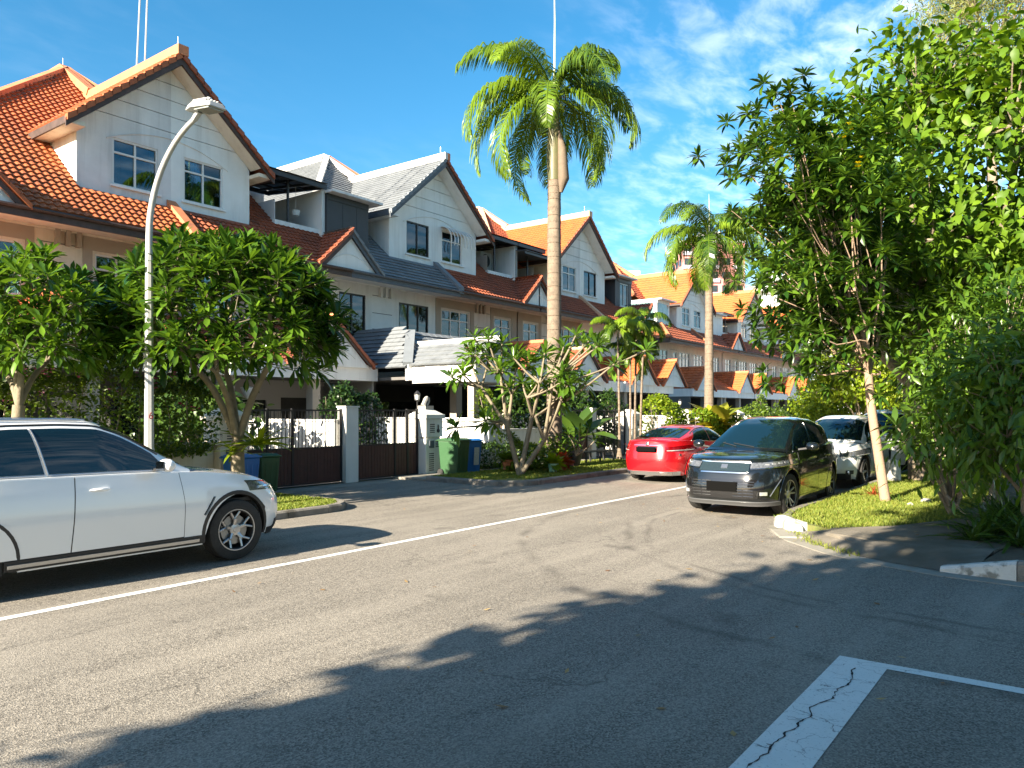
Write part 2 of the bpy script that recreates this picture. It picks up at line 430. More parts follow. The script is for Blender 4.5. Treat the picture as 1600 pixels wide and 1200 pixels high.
def kerb_line(name, pts, w=0.15, h=0.13, step=0.9, white=None, hfun=None, m=None):
    """a run of kerbstones, each its own stone, 6 mm joints; pts run with the verge on the left"""
    root = bpy.data.objects.new(name, None); COL.objects.link(root); tag(root, kind='structure')
    P = resample(pts, step)
    N = []
    for i in range(len(P)):
        d = (P[min(i + 1, len(P) - 1)] - P[max(i - 1, 0)]).normalized(); N.append(Vector((-d.y, d.x)))
    for i in range(len(P) - 1):
        a, b_ = P[i], P[i + 1]; d = (b_ - a).normalized() * 0.004
        j = random.uniform(-.006, .006)
        a2, b2 = a + d, b_ - d
        h0 = hfun(a) if hfun else h; h1 = hfun(b_) if hfun else h
        kerb_stone(root, a2 + N[i] * j, b2 + N[i + 1] * j, b2 + N[i + 1] * w, a2 + N[i] * w, h0, h1, (M_KERBW if white and white(a) else (m or M_KERB)))
    return root
def slab(name, pts, z0, z1, m):
    k = MB(); k.prism([(x, y, z0) for x, y in pts], [(x, y, z1) for x, y in pts]); return tag(k.build(name, m), kind='structure')

# right-hand verge: kerb along the parked cars, a nose, a lowered apron, kerb again down the side street
nose = [(15.2, 4.02), (14.2, 4.03), (13.2, 4.0), (12.55, 3.9), (12.05, 3.7), (11.75, 3.4)]
kerb_line('kerb', [(x, 4.02) for x in np.linspace(60, 15.2, 51)][:-1] + nose, white=lambda a: a.x < 12.4, hfun=lambda p: 0.15 if p.x > 12 else 0.14)
kerb_line('kerb', [(9.78, 1.28), (9.70, 0.55), (9.66, -0.3), (9.65, -12)], white=lambda a: a.y > 0.9, hfun=lambda p: 0.06 if p.y > 1.2 else 0.21)
# turf islands, path, apron
slab('grass_verge', [(60, 1.5), (60, 3.87), (15.2, 3.87), (14.2, 3.88), (13.2, 3.85), (12.6, 3.76), (12.15, 3.6), (11.9, 3.36), (11.6, 2.9), (12.4, 2.2), (13.7, 1.6), (15, 1.5)], -0.02, 0.11, M_TURF)
slab('planting_bed', [(60, -60), (60, 0.72), (11.6, 0.72), (10.1, 0.9), (9.93, 0.55), (9.81, -0.3), (9.80, -60)], -0.02, 0.11, M_SOIL)
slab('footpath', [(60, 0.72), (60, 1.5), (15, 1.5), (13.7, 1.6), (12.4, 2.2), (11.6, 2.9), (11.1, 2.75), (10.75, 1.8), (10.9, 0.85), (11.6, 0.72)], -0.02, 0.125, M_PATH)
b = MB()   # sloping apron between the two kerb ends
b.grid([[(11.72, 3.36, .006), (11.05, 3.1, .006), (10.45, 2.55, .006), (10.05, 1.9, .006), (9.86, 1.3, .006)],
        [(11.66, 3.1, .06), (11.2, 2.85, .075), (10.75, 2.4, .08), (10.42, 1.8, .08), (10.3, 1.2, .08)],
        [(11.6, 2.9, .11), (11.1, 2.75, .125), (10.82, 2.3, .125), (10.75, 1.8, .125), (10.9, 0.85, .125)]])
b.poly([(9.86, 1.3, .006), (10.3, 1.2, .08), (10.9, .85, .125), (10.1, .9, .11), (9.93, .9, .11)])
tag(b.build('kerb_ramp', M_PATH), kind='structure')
# concrete channel at the foot of the kerb, cast in slabs
root = bpy.data.objects.new('drain_channel', None); COL.objects.link(root); tag(root, kind='structure')
ch = resample([(12.2, 3.98), (11.55, 3.75), (10.85, 3.3), (10.2, 2.65), (9.75, 1.9), (9.5, 1.2), (9.42, 0.2), (9.4, -2)], 0.8)
for i in range(len(ch) - 1):
    d = (ch[i + 1] - ch[i]).normalized(); n = Vector((-d.y, d.x)) * 0.24; e = d * .008
    k = MB(); q = [ch[i] + e, ch[i + 1] - e, ch[i + 1] - e + n, ch[i] + e + n]
    k.prism([(p.x, p.y, -.01) for p in q], [(p.x, p.y, .005 + .001 * (i % 3)) for p in q]); k.build('slab', M_CONC, root)
k = MB(); k.box(-.42, .42, -.26, .26, -.01, .022)
o = k.build('manhole_cover', M_CONC, M=Matrix.Translation((11.55, 3.42, 0)) @ Matrix.Rotation(R(28), 4, 'Z')); bevel(o, .01); tag(o, 'pale rectangular concrete drain slab beside the white kerb nose', 'drain cover')

# left side verges with rounded ends at the driveways
def verge(name, x0, x1, y0=10.72, y1=13.6, r0=0.9, r1=0.9, white0=False):
    arc0 = [(x0 + r0 - r0 * math.cos(t), y0 + r0 - r0 * math.sin(t)) for t in np.linspace(0, math.pi / 2, 5)]
    arc1 = [(x1 - r1 + r1 * math.sin(t), y0 + r1 - r1 * math.cos(t)) for t in np.linspace(0, math.pi / 2, 5)]
    line = [(x0, y1)] + arc0 + arc1 + [(x1, y1)]
    kerb_line('kerb', line, step=0.85)
    inner = [(x0 + .15, y1)] + [(x + .15 * math.cos(t), y + .15 * math.sin(t)) for (x, y), t in zip(arc0, np.linspace(0, math.pi / 2, 5))] + \
            [(x - .15 * math.sin(t), y + .15 * math.cos(t)) for (x, y), t in zip(arc1, np.linspace(0, math.pi / 2, 5))] + [(x1 - .15, y1)]
    slab('grass_verge', inner, -.02, .11, M_TURF)
verge('verge', -22, 9.9)
verge('verge', 14.6, 24.0)
verge('verge', 27.5, 38.5)
verge('verge', 43, 52)
verge('verge', 56, 90)
slab('footpath', [(-22, 13.6), (9.9, 13.6), (9.9, 14.8), (-22, 14.8)], -.02, .06, M_CONC)
slab('footpath', [(14.6, 13.6), (24, 13.6), (24, 14.8), (14.6, 14.8)], -.02, .06, M_CONC)
slab('footpath', [(27.5, 13.6), (90, 13.6), (90, 14.8), (27.5, 14.8)], -.02, .06, M_CONC)
b = MB()
for x0, x1 in ((9.96, 14.54), (24.06, 27.44)): b.poly([(x0, 13.95, .006), (x1, 13.95, .006), (x1, 14.84, .006), (x0, 14.84, .006)])
tag(b.build('driveway', M_CONC), kind='structure')
# low stone blocks and the white drum by the big tree
def blades(name, n, region, zf, h=(.03, .09), w=.006, seedv=1, dens=None):
    g = np.random.default_rng(seedv)
    x0, x1, y0, y1, inside = region
    X = g.uniform(x0, x1, n); Y = g.uniform(y0, y1, n)
    k = np.array([inside(a, b2) for a, b2 in zip(X, Y)]); X, Y = X[k], Y[k]
    d = np.hypot(X, Y)
    n = len(X); a = g.uniform(0, 2 * np.pi, n); H = g.uniform(h[0], h[1], n); W = w * np.clip(d / 12, .8, 4)
    lean = g.uniform(.1, .9, n) * H; la = g.uniform(0, 2 * np.pi, n)
    v = np.zeros((n, 4, 3)); c, s_ = np.cos(a), np.sin(a)
    v[:, 0] = np.stack([X - c * W, Y - s_ * W, np.full(n, zf)], 1); v[:, 1] = np.stack([X + c * W, Y + s_ * W, np.full(n, zf)], 1)
    v[:, 2] = np.stack([X + c * W * .7 + lean * .4 * np.cos(la), Y + s_ * W * .7 + lean * .4 * np.sin(la), zf + H * .6], 1)
    v[:, 3] = np.stack([X + lean * np.cos(la), Y + lean * np.sin(la), zf + H], 1)
    F = (np.arange(n)[:, None, None] * 4 + np.array([[0, 1, 2], [0, 2, 3]])[None]).reshape(-1, 3)
    o = np_mesh(name, v.reshape(-1, 3), F, [M_BLADE], tint=np.repeat(np.clip(g.normal(.4, .25, n), 0, 1), 4), smooth=False)
    tag(o, kind='stuff'); return o
def np_mesh(name, V, F, mats, tint=None, parent=None, smooth=True, mi=None):
    me = bpy.data.meshes.new(name); nf, k = F.shape
    me.vertices.add(len(V)); me.vertices.foreach_set('co', np.asarray(V, dtype=np.float32).ravel())
    me.loops.add(nf * k); me.loops.foreach_set('vertex_index', F.astype(np.int32).ravel())
    me.polygons.add(nf); me.polygons.foreach_set('loop_start', (np.arange(nf) * k).astype(np.int32))
    me.polygons.foreach_set('loop_total', np.full(nf, k, dtype=np.int32))
    for m_ in mats: me.materials.append(m_)
    if mi is not None: me.polygons.foreach_set('material_index', mi.astype(np.int32))
    if tint is not None:
        at = me.attributes.new('tint', 'FLOAT', 'POINT'); at.data.foreach_set('value', tint.astype(np.float32))
    me.update(calc_edges=True)
    if smooth: me.polygons.foreach_set('use_smooth', np.ones(nf, dtype=bool))
    return link(name, me, parent)
blades('grass', 85000, (11.5, 32, 1.5, 3.95, lambda x, y: y < 3.88 and (x > 12.2 or y < 2.95 + (x - 11.6) * 1.1) and (x >= 13.7 or y > 2.95 - (x - 11.6) * .9 + (0 if x < 12.4 else (x - 12.4) * .45)) and (x < 13.7 or y > 1.53 + .12 * math.sin(x * 3))), .108, (.025, .085), .006, 3)
blades('grass', 16000, (7.5, 9.75, 10.85, 13.6, lambda x, y: (x < 8.8) or (x - 8.85) ** 2 + (y - 11.75) ** 2 < .85 or y > 11.7), .108, (.02, .06), .009, 4)
blades('grass', 22000, (14.75, 23.8, 10.9, 13.6, lambda x, y: (15.6 < x < 23) or y > 11.6), .108, (.02, .06), .008, 5)
blades('grass', 5000, (27.5, 52, 10.9, 13.6, lambda x, y: True), .108, (.03, .08), .012, 6)
# weeds in the joint of the apron and along the kerb foot
wp = resample([(11.95, 3.55), (11.5, 3.35), (11.0, 3.05), (10.6, 2.7), (10.2, 2.2)], .02)
g_ = np.random.default_rng(9)
bx_ = [(p.x + g_.normal(0, .05), p.y + g_.normal(0, .05)) for p in wp for _ in range(12)]
def blades_at(name, P, zf, h, w, seedv):
    g = np.random.default_rng(seedv); P = np.array(P); n = len(P); a = g.uniform(0, 6.28, n); H = g.uniform(h[0], h[1], n); la = g.uniform(0, 6.28, n); ln = H * g.uniform(.2, 1, n)
    v = np.zeros((n, 3, 3)); v[:, 0] = np.stack([P[:, 0] - np.cos(a) * w, P[:, 1] - np.sin(a) * w, np.full(n, zf)], 1); v[:, 1] = np.stack([P[:, 0] + np.cos(a) * w, P[:, 1] + np.sin(a) * w, np.full(n, zf)], 1)
    v[:, 2] = np.stack([P[:, 0] + ln * np.cos(la), P[:, 1] + ln * np.sin(la), zf + H], 1)
    o = np_mesh(name, v.reshape(-1, 3), np.arange(n * 3).reshape(-1, 3), [M_BLADE], tint=np.repeat(g.uniform(.3, 1, n), 3), smooth=False); tag(o, kind='stuff'); return o
keep = [p for p in bx_ if g_.random() < .25]
blades_at('weeds', keep, .01, (.03, .08), .006, 10)
# fallen leaves scattered over asphalt and grass
g = np.random.default_rng(12); n = 320
X = np.concatenate([g.uniform(3, 14, 70), g.uniform(10.5, 20, 170), g.uniform(5, 24, 80)]); Y = np.concatenate([g.uniform(0, 7.3, 70), g.uniform(1, 3.8, 170), g.uniform(9.9, 14.5, 80)])
V = []
for x, y in zip(X, Y):
    on = (y > 10.8 and (x < 9.9 or 14.7 < x)) or (x > 12 and y < 3.8) or (x > 10.9 and y < 2.3)
    z = .14 if on else .006
    a = g.uniform(0, 6.28); l = g.uniform(.02, .05); w = l * .45; c, s_ = math.cos(a), math.sin(a)
    t = g.uniform(0, .02)
    for u_, v_, dz in ((-1, 0, 0), (0, -1, .3), (1, 0, 1), (0, 1, .4)):
        V.append((x + c * u_ * l - s_ * v_ * w, y + s_ * u_ * l + c * v_ * w, z + dz * t))
o = np_mesh('fallen_leaves', np.array(V), np.arange(n * 4).reshape(-1, 4), [leaf_mat('dry_leaf', (0.20, 0.09, 0.03), (0.42, 0.30, 0.12), .7, .1)], tint=np.repeat(g.uniform(0, 1, n), 4), smooth=False); tag(o, kind='stuff')

# the rounded white-painted nose where the kerb ends
g = np.random.default_rng(5); bm = bmesh.new(); bmesh.ops.create_icosphere(bm, subdivisions=3, radius=1)
for v in bm.verts:
    v.co = Vector((math.copysign(abs(v.co.x) ** .7, v.co.x) * .40, math.copysign(abs(v.co.y) ** .7, v.co.y) * .11, max(-.1, math.copysign(abs(v.co.z) ** .8, v.co.z) * .16 + (.03 * v.co.x)))) * (1 + g.uniform(-.015, .015))
me = bpy.data.meshes.new('kerb_nose'); bm.to_mesh(me); bm.free(); me.materials.append(M_KERBW); me.polygons.foreach_set('use_smooth', [True] * len(me.polygons))
o = link('kerb_nose', me, M=Matrix.Translation((11.95, 3.60, .03)) @ Matrix.Rotation(R(42), 4, 'Z')); tag(o, kind='structure')
# ------------------------------------------------------------------ terrace houses
def tile_mat(name, col, col2, dirt):
    return mat(name, col, 0.72, noise=(2.2, 0.75), col2=col2, bump=0.25, bscale=90, stains=(1.1, 0.5, 0.72, dirt, 0.55))
T_OR = tile_mat('clay_tile_orange', (0.42, 0.118, 0.036), (0.27, 0.066, 0.026), (0.12, 0.05, 0.03))
T_BR = tile_mat('clay_tile_rust', (0.34, 0.092, 0.038), (0.21, 0.055, 0.03), (0.11, 0.05, 0.035))
T_NEW = tile_mat('clay_tile_bright', (0.60, 0.15, 0.04), (0.48, 0.11, 0.035), (0.30, 0.08, 0.04))
T_GR = tile_mat('slate_grey_tile', (0.185, 0.20, 0.215), (0.13, 0.145, 0.16), (0.09, 0.10, 0.11))
R_OR = mat('ridge_plaster_orange', (0.58, 0.21, 0.09), 0.8, noise=(3, 0.6), col2=(0.42, 0.13, 0.06), stains=(2, 0.5, 0.7, (0.2, 0.09, 0.06), 0.5))
R_GR = mat('ridge_plaster_grey', (0.62, 0.60, 0.57), 0.8, noise=(3, 0.5))
R_DG = mat('ridge_slate', (0.17, 0.19, 0.21), 0.7, noise=(3, 0.4))
R_PK = mat('ridge_plaster_peach', (0.62, 0.38, 0.24), 0.8, noise=(3, 0.5))
P_WHITE = mat('render_white', (0.82, 0.82, 0.80), 0.85, noise=(1.5, 0.35), col2=(0.60, 0.60, 0.58), streak=(3.5, 0.4, (0.42, 0.40, 0.36)), bump=0.12, bscale=40)
P_GREYW = mat('render_grey_white', (0.76, 0.75, 0.74), 0.85, noise=(1.2, 0.5), col2=(0.46, 0.45, 0.45), streak=(3.5, 0.5, (0.33, 0.32, 0.31)), bump=0.12, bscale=40)
P_CREAM = mat('render_cream', (0.78, 0.72, 0.60), 0.85, noise=(1.4, 0.4), col2=(0.54, 0.44, 0.32), streak=(3.5, 0.4, (0.36, 0.30, 0.22)), bump=0.12, bscale=40)
P_TAUPE = mat('render_taupe', (0.40, 0.345, 0.28), 0.85, noise=(1.4, 0.4), col2=(0.26, 0.22, 0.185), bump=0.12, bscale=40)
P_PEACH = mat('render_peach', (0.72, 0.65, 0.58), 0.85, noise=(1.4, 0.4), streak=(3.5, 0.4, (0.38, 0.31, 0.25)), bump=0.12, bscale=40)
BROWN = mat('fascia_dark_brown', (0.038, 0.022, 0.016), 0.6, noise=(6, 0.6), col2=(0.10, 0.06, 0.05), streak=(7, 0.3, (0.13, 0.08, 0.06)))
SLATEP = mat('fascia_slate_grey', (0.085, 0.10, 0.12), 0.6, noise=(5, 0.4))
DKMET = mat('dark_metal', (0.022, 0.024, 0.028), 0.45, spec=0.5)
CLAD = mat('charcoal_cladding', (0.045, 0.05, 0.057), 0.6, noise=(3, 0.4))
F_WHITE = mat('window_frame_white', (0.68, 0.68, 0.66), 0.5)
F_BLACK = mat('window_frame_black', (0.02, 0.02, 0.022), 0.4)
F_ALU = mat('window_frame_aluminium', (0.45, 0.45, 0.44), 0.4, 0.3)
G_TEAL = mat('window_glass_teal', (0.006, 0.075, 0.115), 0.04, spec=0.6, noise=(1.2, 0.8), col2=(0.003, 0.03, 0.05))
G_DARK = mat('window_glass_dark', (0.012, 0.016, 0.018), 0.04, spec=0.9, noise=(3, 0.8), col2=(0.04, 0.045, 0.04))
G_PALE = mat('window_glass_pale', (0.20, 0.30, 0.29), 0.06, spec=0.9, noise=(2.5, 0.9), col2=(0.05, 0.11, 0.12))
GT_TEAL = glass_mat('pane_teal', (0.06, 0.42, 0.52))
GT_DARK = glass_mat('pane_smoke', (0.30, 0.33, 0.33))
GT_PALE = glass_mat('pane_green', (0.42, 0.62, 0.60))
CURT = mat('curtain_fabric', (0.55, 0.54, 0.50), 0.9)
SHEETM = mat('canopy_sheet', (0.10, 0.11, 0.12), 0.6, noise=(1, 0.4))
VOID = mat('dark_interior', (0.035, 0.033, 0.03), 0.9, noise=(2, 0.6), col2=(0.012, 0.012, 0.012))
DARKW = mat('porch_wall_shaded', (0.13, 0.125, 0.12), 0.85, noise=(2, 0.5))  # grey darkened to stand in for shade on porch walls and ceiling
AWN = mat('awning_cloth', (0.55, 0.54, 0.52), 0.9, noise=(3, 0.5))

PROF = {'roman': ((0, .0), (.16, .026), (.36, .040), (.60, .026), (.74, .004), (1.0, .0)),
        'flat': ((0, .0), (.06, .012), (.5, .012), (.94, .012), (1.0, .0))}
def tiles(mb, O, U, V, ulen, vlen, inside, tw=.30, th=.34, prof='roman', lift=.048, jitter=.003, seed=0):
    """courses of interlocking tiles on the plane O + u U + v V; every tile has its own raised, open-butted front"""
    O, U, V = Vector(O), Vector(U).normalized(), Vector(V).normalized(); N = U.cross(V)
    if N.z < 0: N = -N
    rd = random.Random(seed)
    pr = PROF[prof]; k = len(pr)
    for j in range(int(vlen / th) + 1):
        for i in range(int(ulen / tw) + 1):
            u0, v0 = i * tw, j * th
            if u0 > ulen - .02 or v0 > vlen - .05 or not inside(u0 + tw / 2, v0 + th * .5): continue
            dj = rd.uniform(-jitter, jitter); dv = rd.uniform(-.008, .008)
            lo = [O + U * (u0 + a * tw) + V * (v0 + dv) + N * (h + lift + dj) for a, h in pr]
            hi = [O + U * (u0 + a * tw) + V * (v0 + th + .01) + N * (h + .002) for a, h in pr]
            ft = [O + U * (u0 + a * tw) + V * (v0 + dv + .004) + N * (h * .3 - .004) for a, h in pr]
            vs = [tuple(p) for p in ft + lo + hi]
            mb.add(vs, [(q, q + 1, k + q + 1, k + q) for q in range(k - 1)] + [(k + q, k + q + 1, 2 * k + q + 1, 2 * k + q) for q in range(k - 1)])
def holes_wall(mb, s0, s1, z0, z1, y0, y1, holes):
    zs = sorted({z0, z1} | {h[2] for h in holes} | {h[3] for h in holes})
    zs = [z for z in zs if z0 <= z <= z1]
    for za, zb in zip(zs, zs[1:]):
        cuts = [s0]; zm = (za + zb) / 2
        for h in sorted(holes):
            if h[2] < zm < h[3]: cuts += [h[0], h[1]]
        cuts.append(s1)
        for a, b_ in zip(cuts[::2], cuts[1::2]):
            if b_ - a > .001: mb.box(a, b_, y0, y1, za, zb)

P_ = .86            # main roof slope
YE, ZE, YW = 21.4, 7.0, 22.8
def zmain(y): return ZE + (y - YE) * P_
def house(xc, d, o):
    """one terrace house from the party wall under the big gable (s=0) to the one under the small gable (s=W)"""
    W = o.get('W', 6.1); dy = o.get('dy', 0.0); lod = o.get('lod', 0)
    root = thing('terrace_house', o['label'], 'house', (xc + d * W / 2, YW + dy, 0), 0, 'terrace houses along the street')
    T = lambda s, y, z: (d * (s - W / 2), y - YW, z)
    def B(): return MB(T, d < 0)
    tile, ridge, fascia = o['tile'], o['ridge'], o['fascia']
    wall, gwall, cheek = o['wall'], o['gwall'], o.get('cheek', P_CREAM)
    tpr = o.get('prof', 'roman'); tw = (.215 if tpr == 'roman' else .33) if lod == 0 else .5; th = .24 if lod == 0 else .34
    sd_ = int(abs(xc) * 10) + (d > 0)
    # ---- shell
    wide = o.get('wide', (.4, 2.3, 4.9, 6.35)); nar = o.get('narrow', (W - 1.9, W - .6, 4.9, 6.35))
    holes = [wide, nar] + o.get('extra_windows', [])
    m = B(); holes_wall(m, 0, W, 2.9, 6.96, YW, YW + .22, holes); m.build('wall', wall, root)
    m = B(); m.box(0, W, YW + .5, 34, .0, 6.9); m.box(0, .05, YW + .3, YW + .5, 2.9, 6.9); m.build('interior', VOID, root)
    if o.get('gable_end'):
        m = B(); m.box(W - .02, W + .12, YW + .02, 33, 0, 6.95); m.build('side_wall', wall, root)
    # lighter or darker bays and string course
    m = B()
    if o.get('bay'):
        for (a, b_, za, zb) in ((.0, wide[0] - .08, 4.7, 6.8), (wide[1] + .08, wide[1] + .34, 4.7, 6.8), (wide[0] - .08, wide[1] + .08, wide[3] + .07, 6.8), (wide[0] - .08, wide[1] + .08, 4.7, wide[2] - .1),
                                (nar[0] - .3, nar[0] - .08, 4.7, 6.8), (nar[1] + .08, W - .1, 4.7, 6.8), (nar[0] - .08, nar[1] + .08, nar[3] + .07, 6.8)):
            m = B(); m.box(a, b_, YW - .03, YW, za, zb); m.build('wall_bay', o['bay'], root)
    m = B()
    for zz in (5.1, 5.75, 6.45):
        m = B(); m.box(wide[1] + .4, nar[0] - .36, YW - .006, YW, zz, zz + .02); m.build('wall_joint', VOID, root)
    if not lod:
        for q in range(3):
            m = B(); m.box(2.72 + q * .28, 2.84 + q * .28, YW - .14, YW - .002, 6.42, 6.86); m.build('corbel', o.get('bay') or wall, root)
    # ---- windows
    def window(s0, s1, z0, z1, y, cols, transom, fr, gl, name='window', curtain=False):
        f = B(); t = .055; yo = y + .08
        for (a, b_, za, zb) in ((s0, s1, z1 - t, z1), (s0, s1, z0, z0 + t), (s0, s0 + t, z0 + t, z1 - t), (s1 - t, s1, z0 + t, z1 - t)): f.box(a, b_, yo - .05, yo + .05, za, zb)
        zt = z0 + (z1 - z0) * .70
        cw = (s1 - s0) / cols
        if transom: f.box(s0 + t, s1 - t, yo - .045, yo + .045, zt - t / 2, zt + t / 2)
        for c in range(1, cols):
            rows = ((z0 + t, zt - t / 2), (zt + t / 2, z1 - t)) if transom else ((z0 + t, z1 - t),)
            for za, zb in rows: f.box(s0 + c * cw - t / 2, s0 + c * cw + t / 2, yo - .04, yo + .04, za, zb)
        w_ = f.build(name, fr, root)
        if lod == 0:
            for c in range(cols):
                for za, zb in (((z0, zt), (zt, z1)) if transom else ((z0, z1),)):
                    g_ = B(); g_.box(s0 + c * cw + .02, s0 + (c + 1) * cw - .02, yo, yo + .012, za + .02, zb - .02); g_.build('pane', gl, w_)
        else:
            g_ = B(); g_.box(s0 + .02, s1 - .02, yo, yo + .012, z0 + .02, z1 - .02); g_.build('pane', gl, w_)
        if lod == 0 and gl in (GT_TEAL, GT_DARK, GT_PALE):
            rd = random.Random(int(s0 * 100 + z0 * 10) + sd_)
            spans = [(s0 + .03, s0 + (s1 - s0) * rd.uniform(.08, .38)), (s1 - (s1 - s0) * rd.uniform(.05, .35), s1 - .03)]
            if rd.random() < .4: spans = [(s0 + .03, s1 - .03)]
            for a_, b_ in spans:
                n_ = max(4, int((b_ - a_) / .045)); cu = B()
                pts = [(a_ + (b_ - a_) * q / n_, y + .26 + (.03 if q % 2 else 0)) for q in range(n_ + 1)]
                cu.grid([[(p_, q_, z0 + .03) for p_, q_ in pts], [(p_, q_, z1 - .03) for p_, q_ in pts]]); cu.build('curtain', CURT, w_)
        si = B(); si.box(s0 - .08, s1 + .08, y - .07, y - .002, z0 - .07, z0 - .005); si.build('sill', o.get('sill', P_WHITE), w_)
        return w_
    fr, gl = o.get('frame', F_WHITE), o.get('glass', G_TEAL)
    fr2, gl2 = o.get('frame2', fr), o.get('glass2', G_PALE)
    if not lod: SW = {G_TEAL: GT_TEAL, G_DARK: GT_DARK, G_PALE: GT_PALE}; gl, gl2 = SW.get(gl, gl), SW.get(gl2, gl2)
    window(*wide, YW, 3, not o.get('plain'), fr2, gl2)
    window(*nar, YW, 2, not o.get('plain'), fr2, gl2)
    for e in o.get('extra_windows', []): window(*e, YW, 1, True, fr2, gl2)
    # ---- front slope
    c40, s40 = 1 / math.hypot(1, P_), P_ / math.hypot(1, P_)
    oy = o.get('opening', 23.15); ow = 2.0
    hipend = o.get('hip_end')
    def side_z(s): return 14.3 - .84 * s if not hipend else (14.3 - .84 * s if s < W - 2.4 else 7.0 + (W + .75 - s) * P_)
    has_slot = o.get('slot', 'terrace') != 'none'
    def in_front(u, v):
        y = YE + v * c40; z = ZE + v * s40; s = u
        if y > YW - .1 and s < 3.2 and z < 12.72 - .88 * s + (0 if s > 2.8 else .0) and s < 2.85: return False
        if z > side_z(s): return False
        if not hipend and z < 8.36 - .93 * (W - s): return False
        if has_slot and s > W - ow and y > oy: return False
        return y < 30
    ext = .75 if hipend else 0
    m = B(); tiles(m, (0, YE, ZE), (1, 0, 0), (0, c40, s40), W + ext, 11.6, in_front, tw, th, tpr, seed=sd_)
    tag(m.build('roof_tiles', tile, root), kind='stuff')
    m = B()
    def zf(y): return zmain(y) - .03
    top = W - ow if has_slot else W
    if hipend:
        # eave return: front and end slopes meet at a hip
        m.poly([(0, YE, zf(YE)), (W + ext, YE, zf(YE)), (W + ext - 2.0, YE + 2.0, zf(YE + 2.0)), (0, YE + 2.0, zf(YE + 2.0))])
        m.poly([(0, 23.4, zf(23.4)), (top, 23.4, zf(23.4)), (top, min(30, YE + (side_z(top) - ZE) / P_), side_z(top) - .03), (0, 30, zf(30))])
    else:
        m.poly([(0, YE, zf(YE)), (top, YE, zf(YE)), (top, YE + (side_z(top) - ZE) / P_, side_z(top) - .03), (0, 30, zf(30))])
        if has_slot: m.poly([(top, YE, zf(YE)), (W, YE, zf(YE)), (W, oy, zf(oy)), (top, oy, zf(oy))])
    m.build('roof_deck', tile, root)
    # side slope of the hipped upper roof (runs back along the party-wall ridge)
    csd, ssd = 1 / math.hypot(1, .84), .84 / math.hypot(1, .84)
    def in_side(u, v):
        y = 23 + u; s = W - v * csd; z = 14.3 - .84 * s
        if z > zmain(y): return False
        if has_slot and s > W - ow and y < 26.4: return False
        return s > 0
    m = B(); tiles(m, (W, 23, 14.3 - .84 * W), (0, 1, 0), (-csd, 0, ssd), 15, W / csd + .2, in_side, tw, th, 'flat' if tpr == 'flat' else tpr, seed=sd_ + 5)
    if len(m.f): tag(m.build('roof_tiles', tile, root), kind='stuff')
    m = B(); s_ = W - ow if has_slot else W
    m.poly([(0, 30, 14.27), (s_, YE + (14.3 - .84 * s_ - ZE) / P_, 14.27 - .84 * s_), (s_, 38, 14.27 - .84 * s_), (0, 38, 14.27)])
    if has_slot: m.poly([(s_, 26.4, 14.27 - .84 * s_), (W, 26.4, 14.27 - .84 * W), (W, 38, 14.27 - .84 * W), (s_, 38, 14.27 - .84 * s_)])
    m.build('roof_deck', tile, root)
    if hipend:
        def in_end(u, v):
            y = YE + u; s = W + .75 - v * c40; z = ZE + v * s40
            return z < zmain(y) and s > W - 1.6 and not (s < W + .05 and y > 23.6 and y < 28.6)
        m = B(); tiles(m, (W + .75, YE, ZE), (0, 1, 0), (-c40, 0, s40), 12, 3.2, in_end, tw, th, tpr, seed=sd_ + 9); tag(m.build('roof_tiles', tile, root), kind='stuff')
        m = B(); m.bar((W + .75, YE, ZE + .08), (W - 1.2, YE + 1.95, ZE + .08 + 1.95 * P_), .2, .14); m.build('hip_cap', ridge, root)
        m = B(); m.box(W + .74, W + .79, YE, 33, 6.72, 7.0); m.poly([(W + .12, YE, 6.74), (W + .74, YE, 6.74), (W + .74, 33, 6.74), (W + .12, 33, 6.74)]); m.build('fascia', fascia, root)
        m = B(); m.poly([(W + .75, YE, ZE - .03), (W + .75, 34, ZE - .03), (W - 1.2, 34, ZE + 1.95 * P_ - .03), (W - 1.2, YE + 1.95, ZE + 1.95 * P_ - .03)]); m.build('roof_deck', tile, root)
    # plaster bands: party ridge up to the apex, ridge back, hip
    m = B()
    m.bar((.09, 27.9, 12.98), (.09, 30.1, 14.42), .22, .26); m.box(0, .2, 30.05, 38, 14.2, 14.52)
    hs_ = (W - ow - .1) if has_slot else W
    m.bar((.05, 29.95, 14.36), (hs_, YE + (14.3 - .84 * hs_ - ZE) / P_, 14.36 - .84 * hs_), .24, .2)
    m.build('ridge_band', ridge, root)
    # dormer
    cd_, sdd = 1 / math.hypot(1, .88), .88 / math.hypot(1, .88)
    def zd(s): return 12.8 - .88 * s
    def in_dorm(u, v):
        y = 22.2 + u; s = 3.28 - v * cd_; z = zd(s)
        return z > zmain(y) - .12 and s > -.02
    m = B(); tiles(m, (3.28, 22.2, zd(3.28)), (0, 1, 0), (-cd_, 0, sdd), 6.4, 3.28 / cd_, in_dorm, tw, th, tpr, seed=sd_ + 3)
    tag(m.build('dormer_tiles', o.get('dtile', tile), root), kind='stuff')
    m = B(); ym = YE + (zd(3.28) - ZE) / P_
    m.poly([(3.28, 22.2, zd(3.28) - .03), (3.28, ym, zd(3.28) - .03), (0, YE + (12.8 - ZE) / P_, 12.77), (0, 22.2, 12.77)])
    m.build('roof_deck', tile, root)
    m = B(); m.box(0, .17, 22.08, 28.3, 12.72, 13.02); m.build('ridge_band', ridge, root)
    m = B(); m.extrude([(0, 22.16, 12.70), (0, 22.16, 12.44), (3.36, 22.16, zd(3.36) - .28), (3.36, 22.16, zd(3.36) - .04)], (0, .05, 0)); m.build('bargeboard', fascia, root)
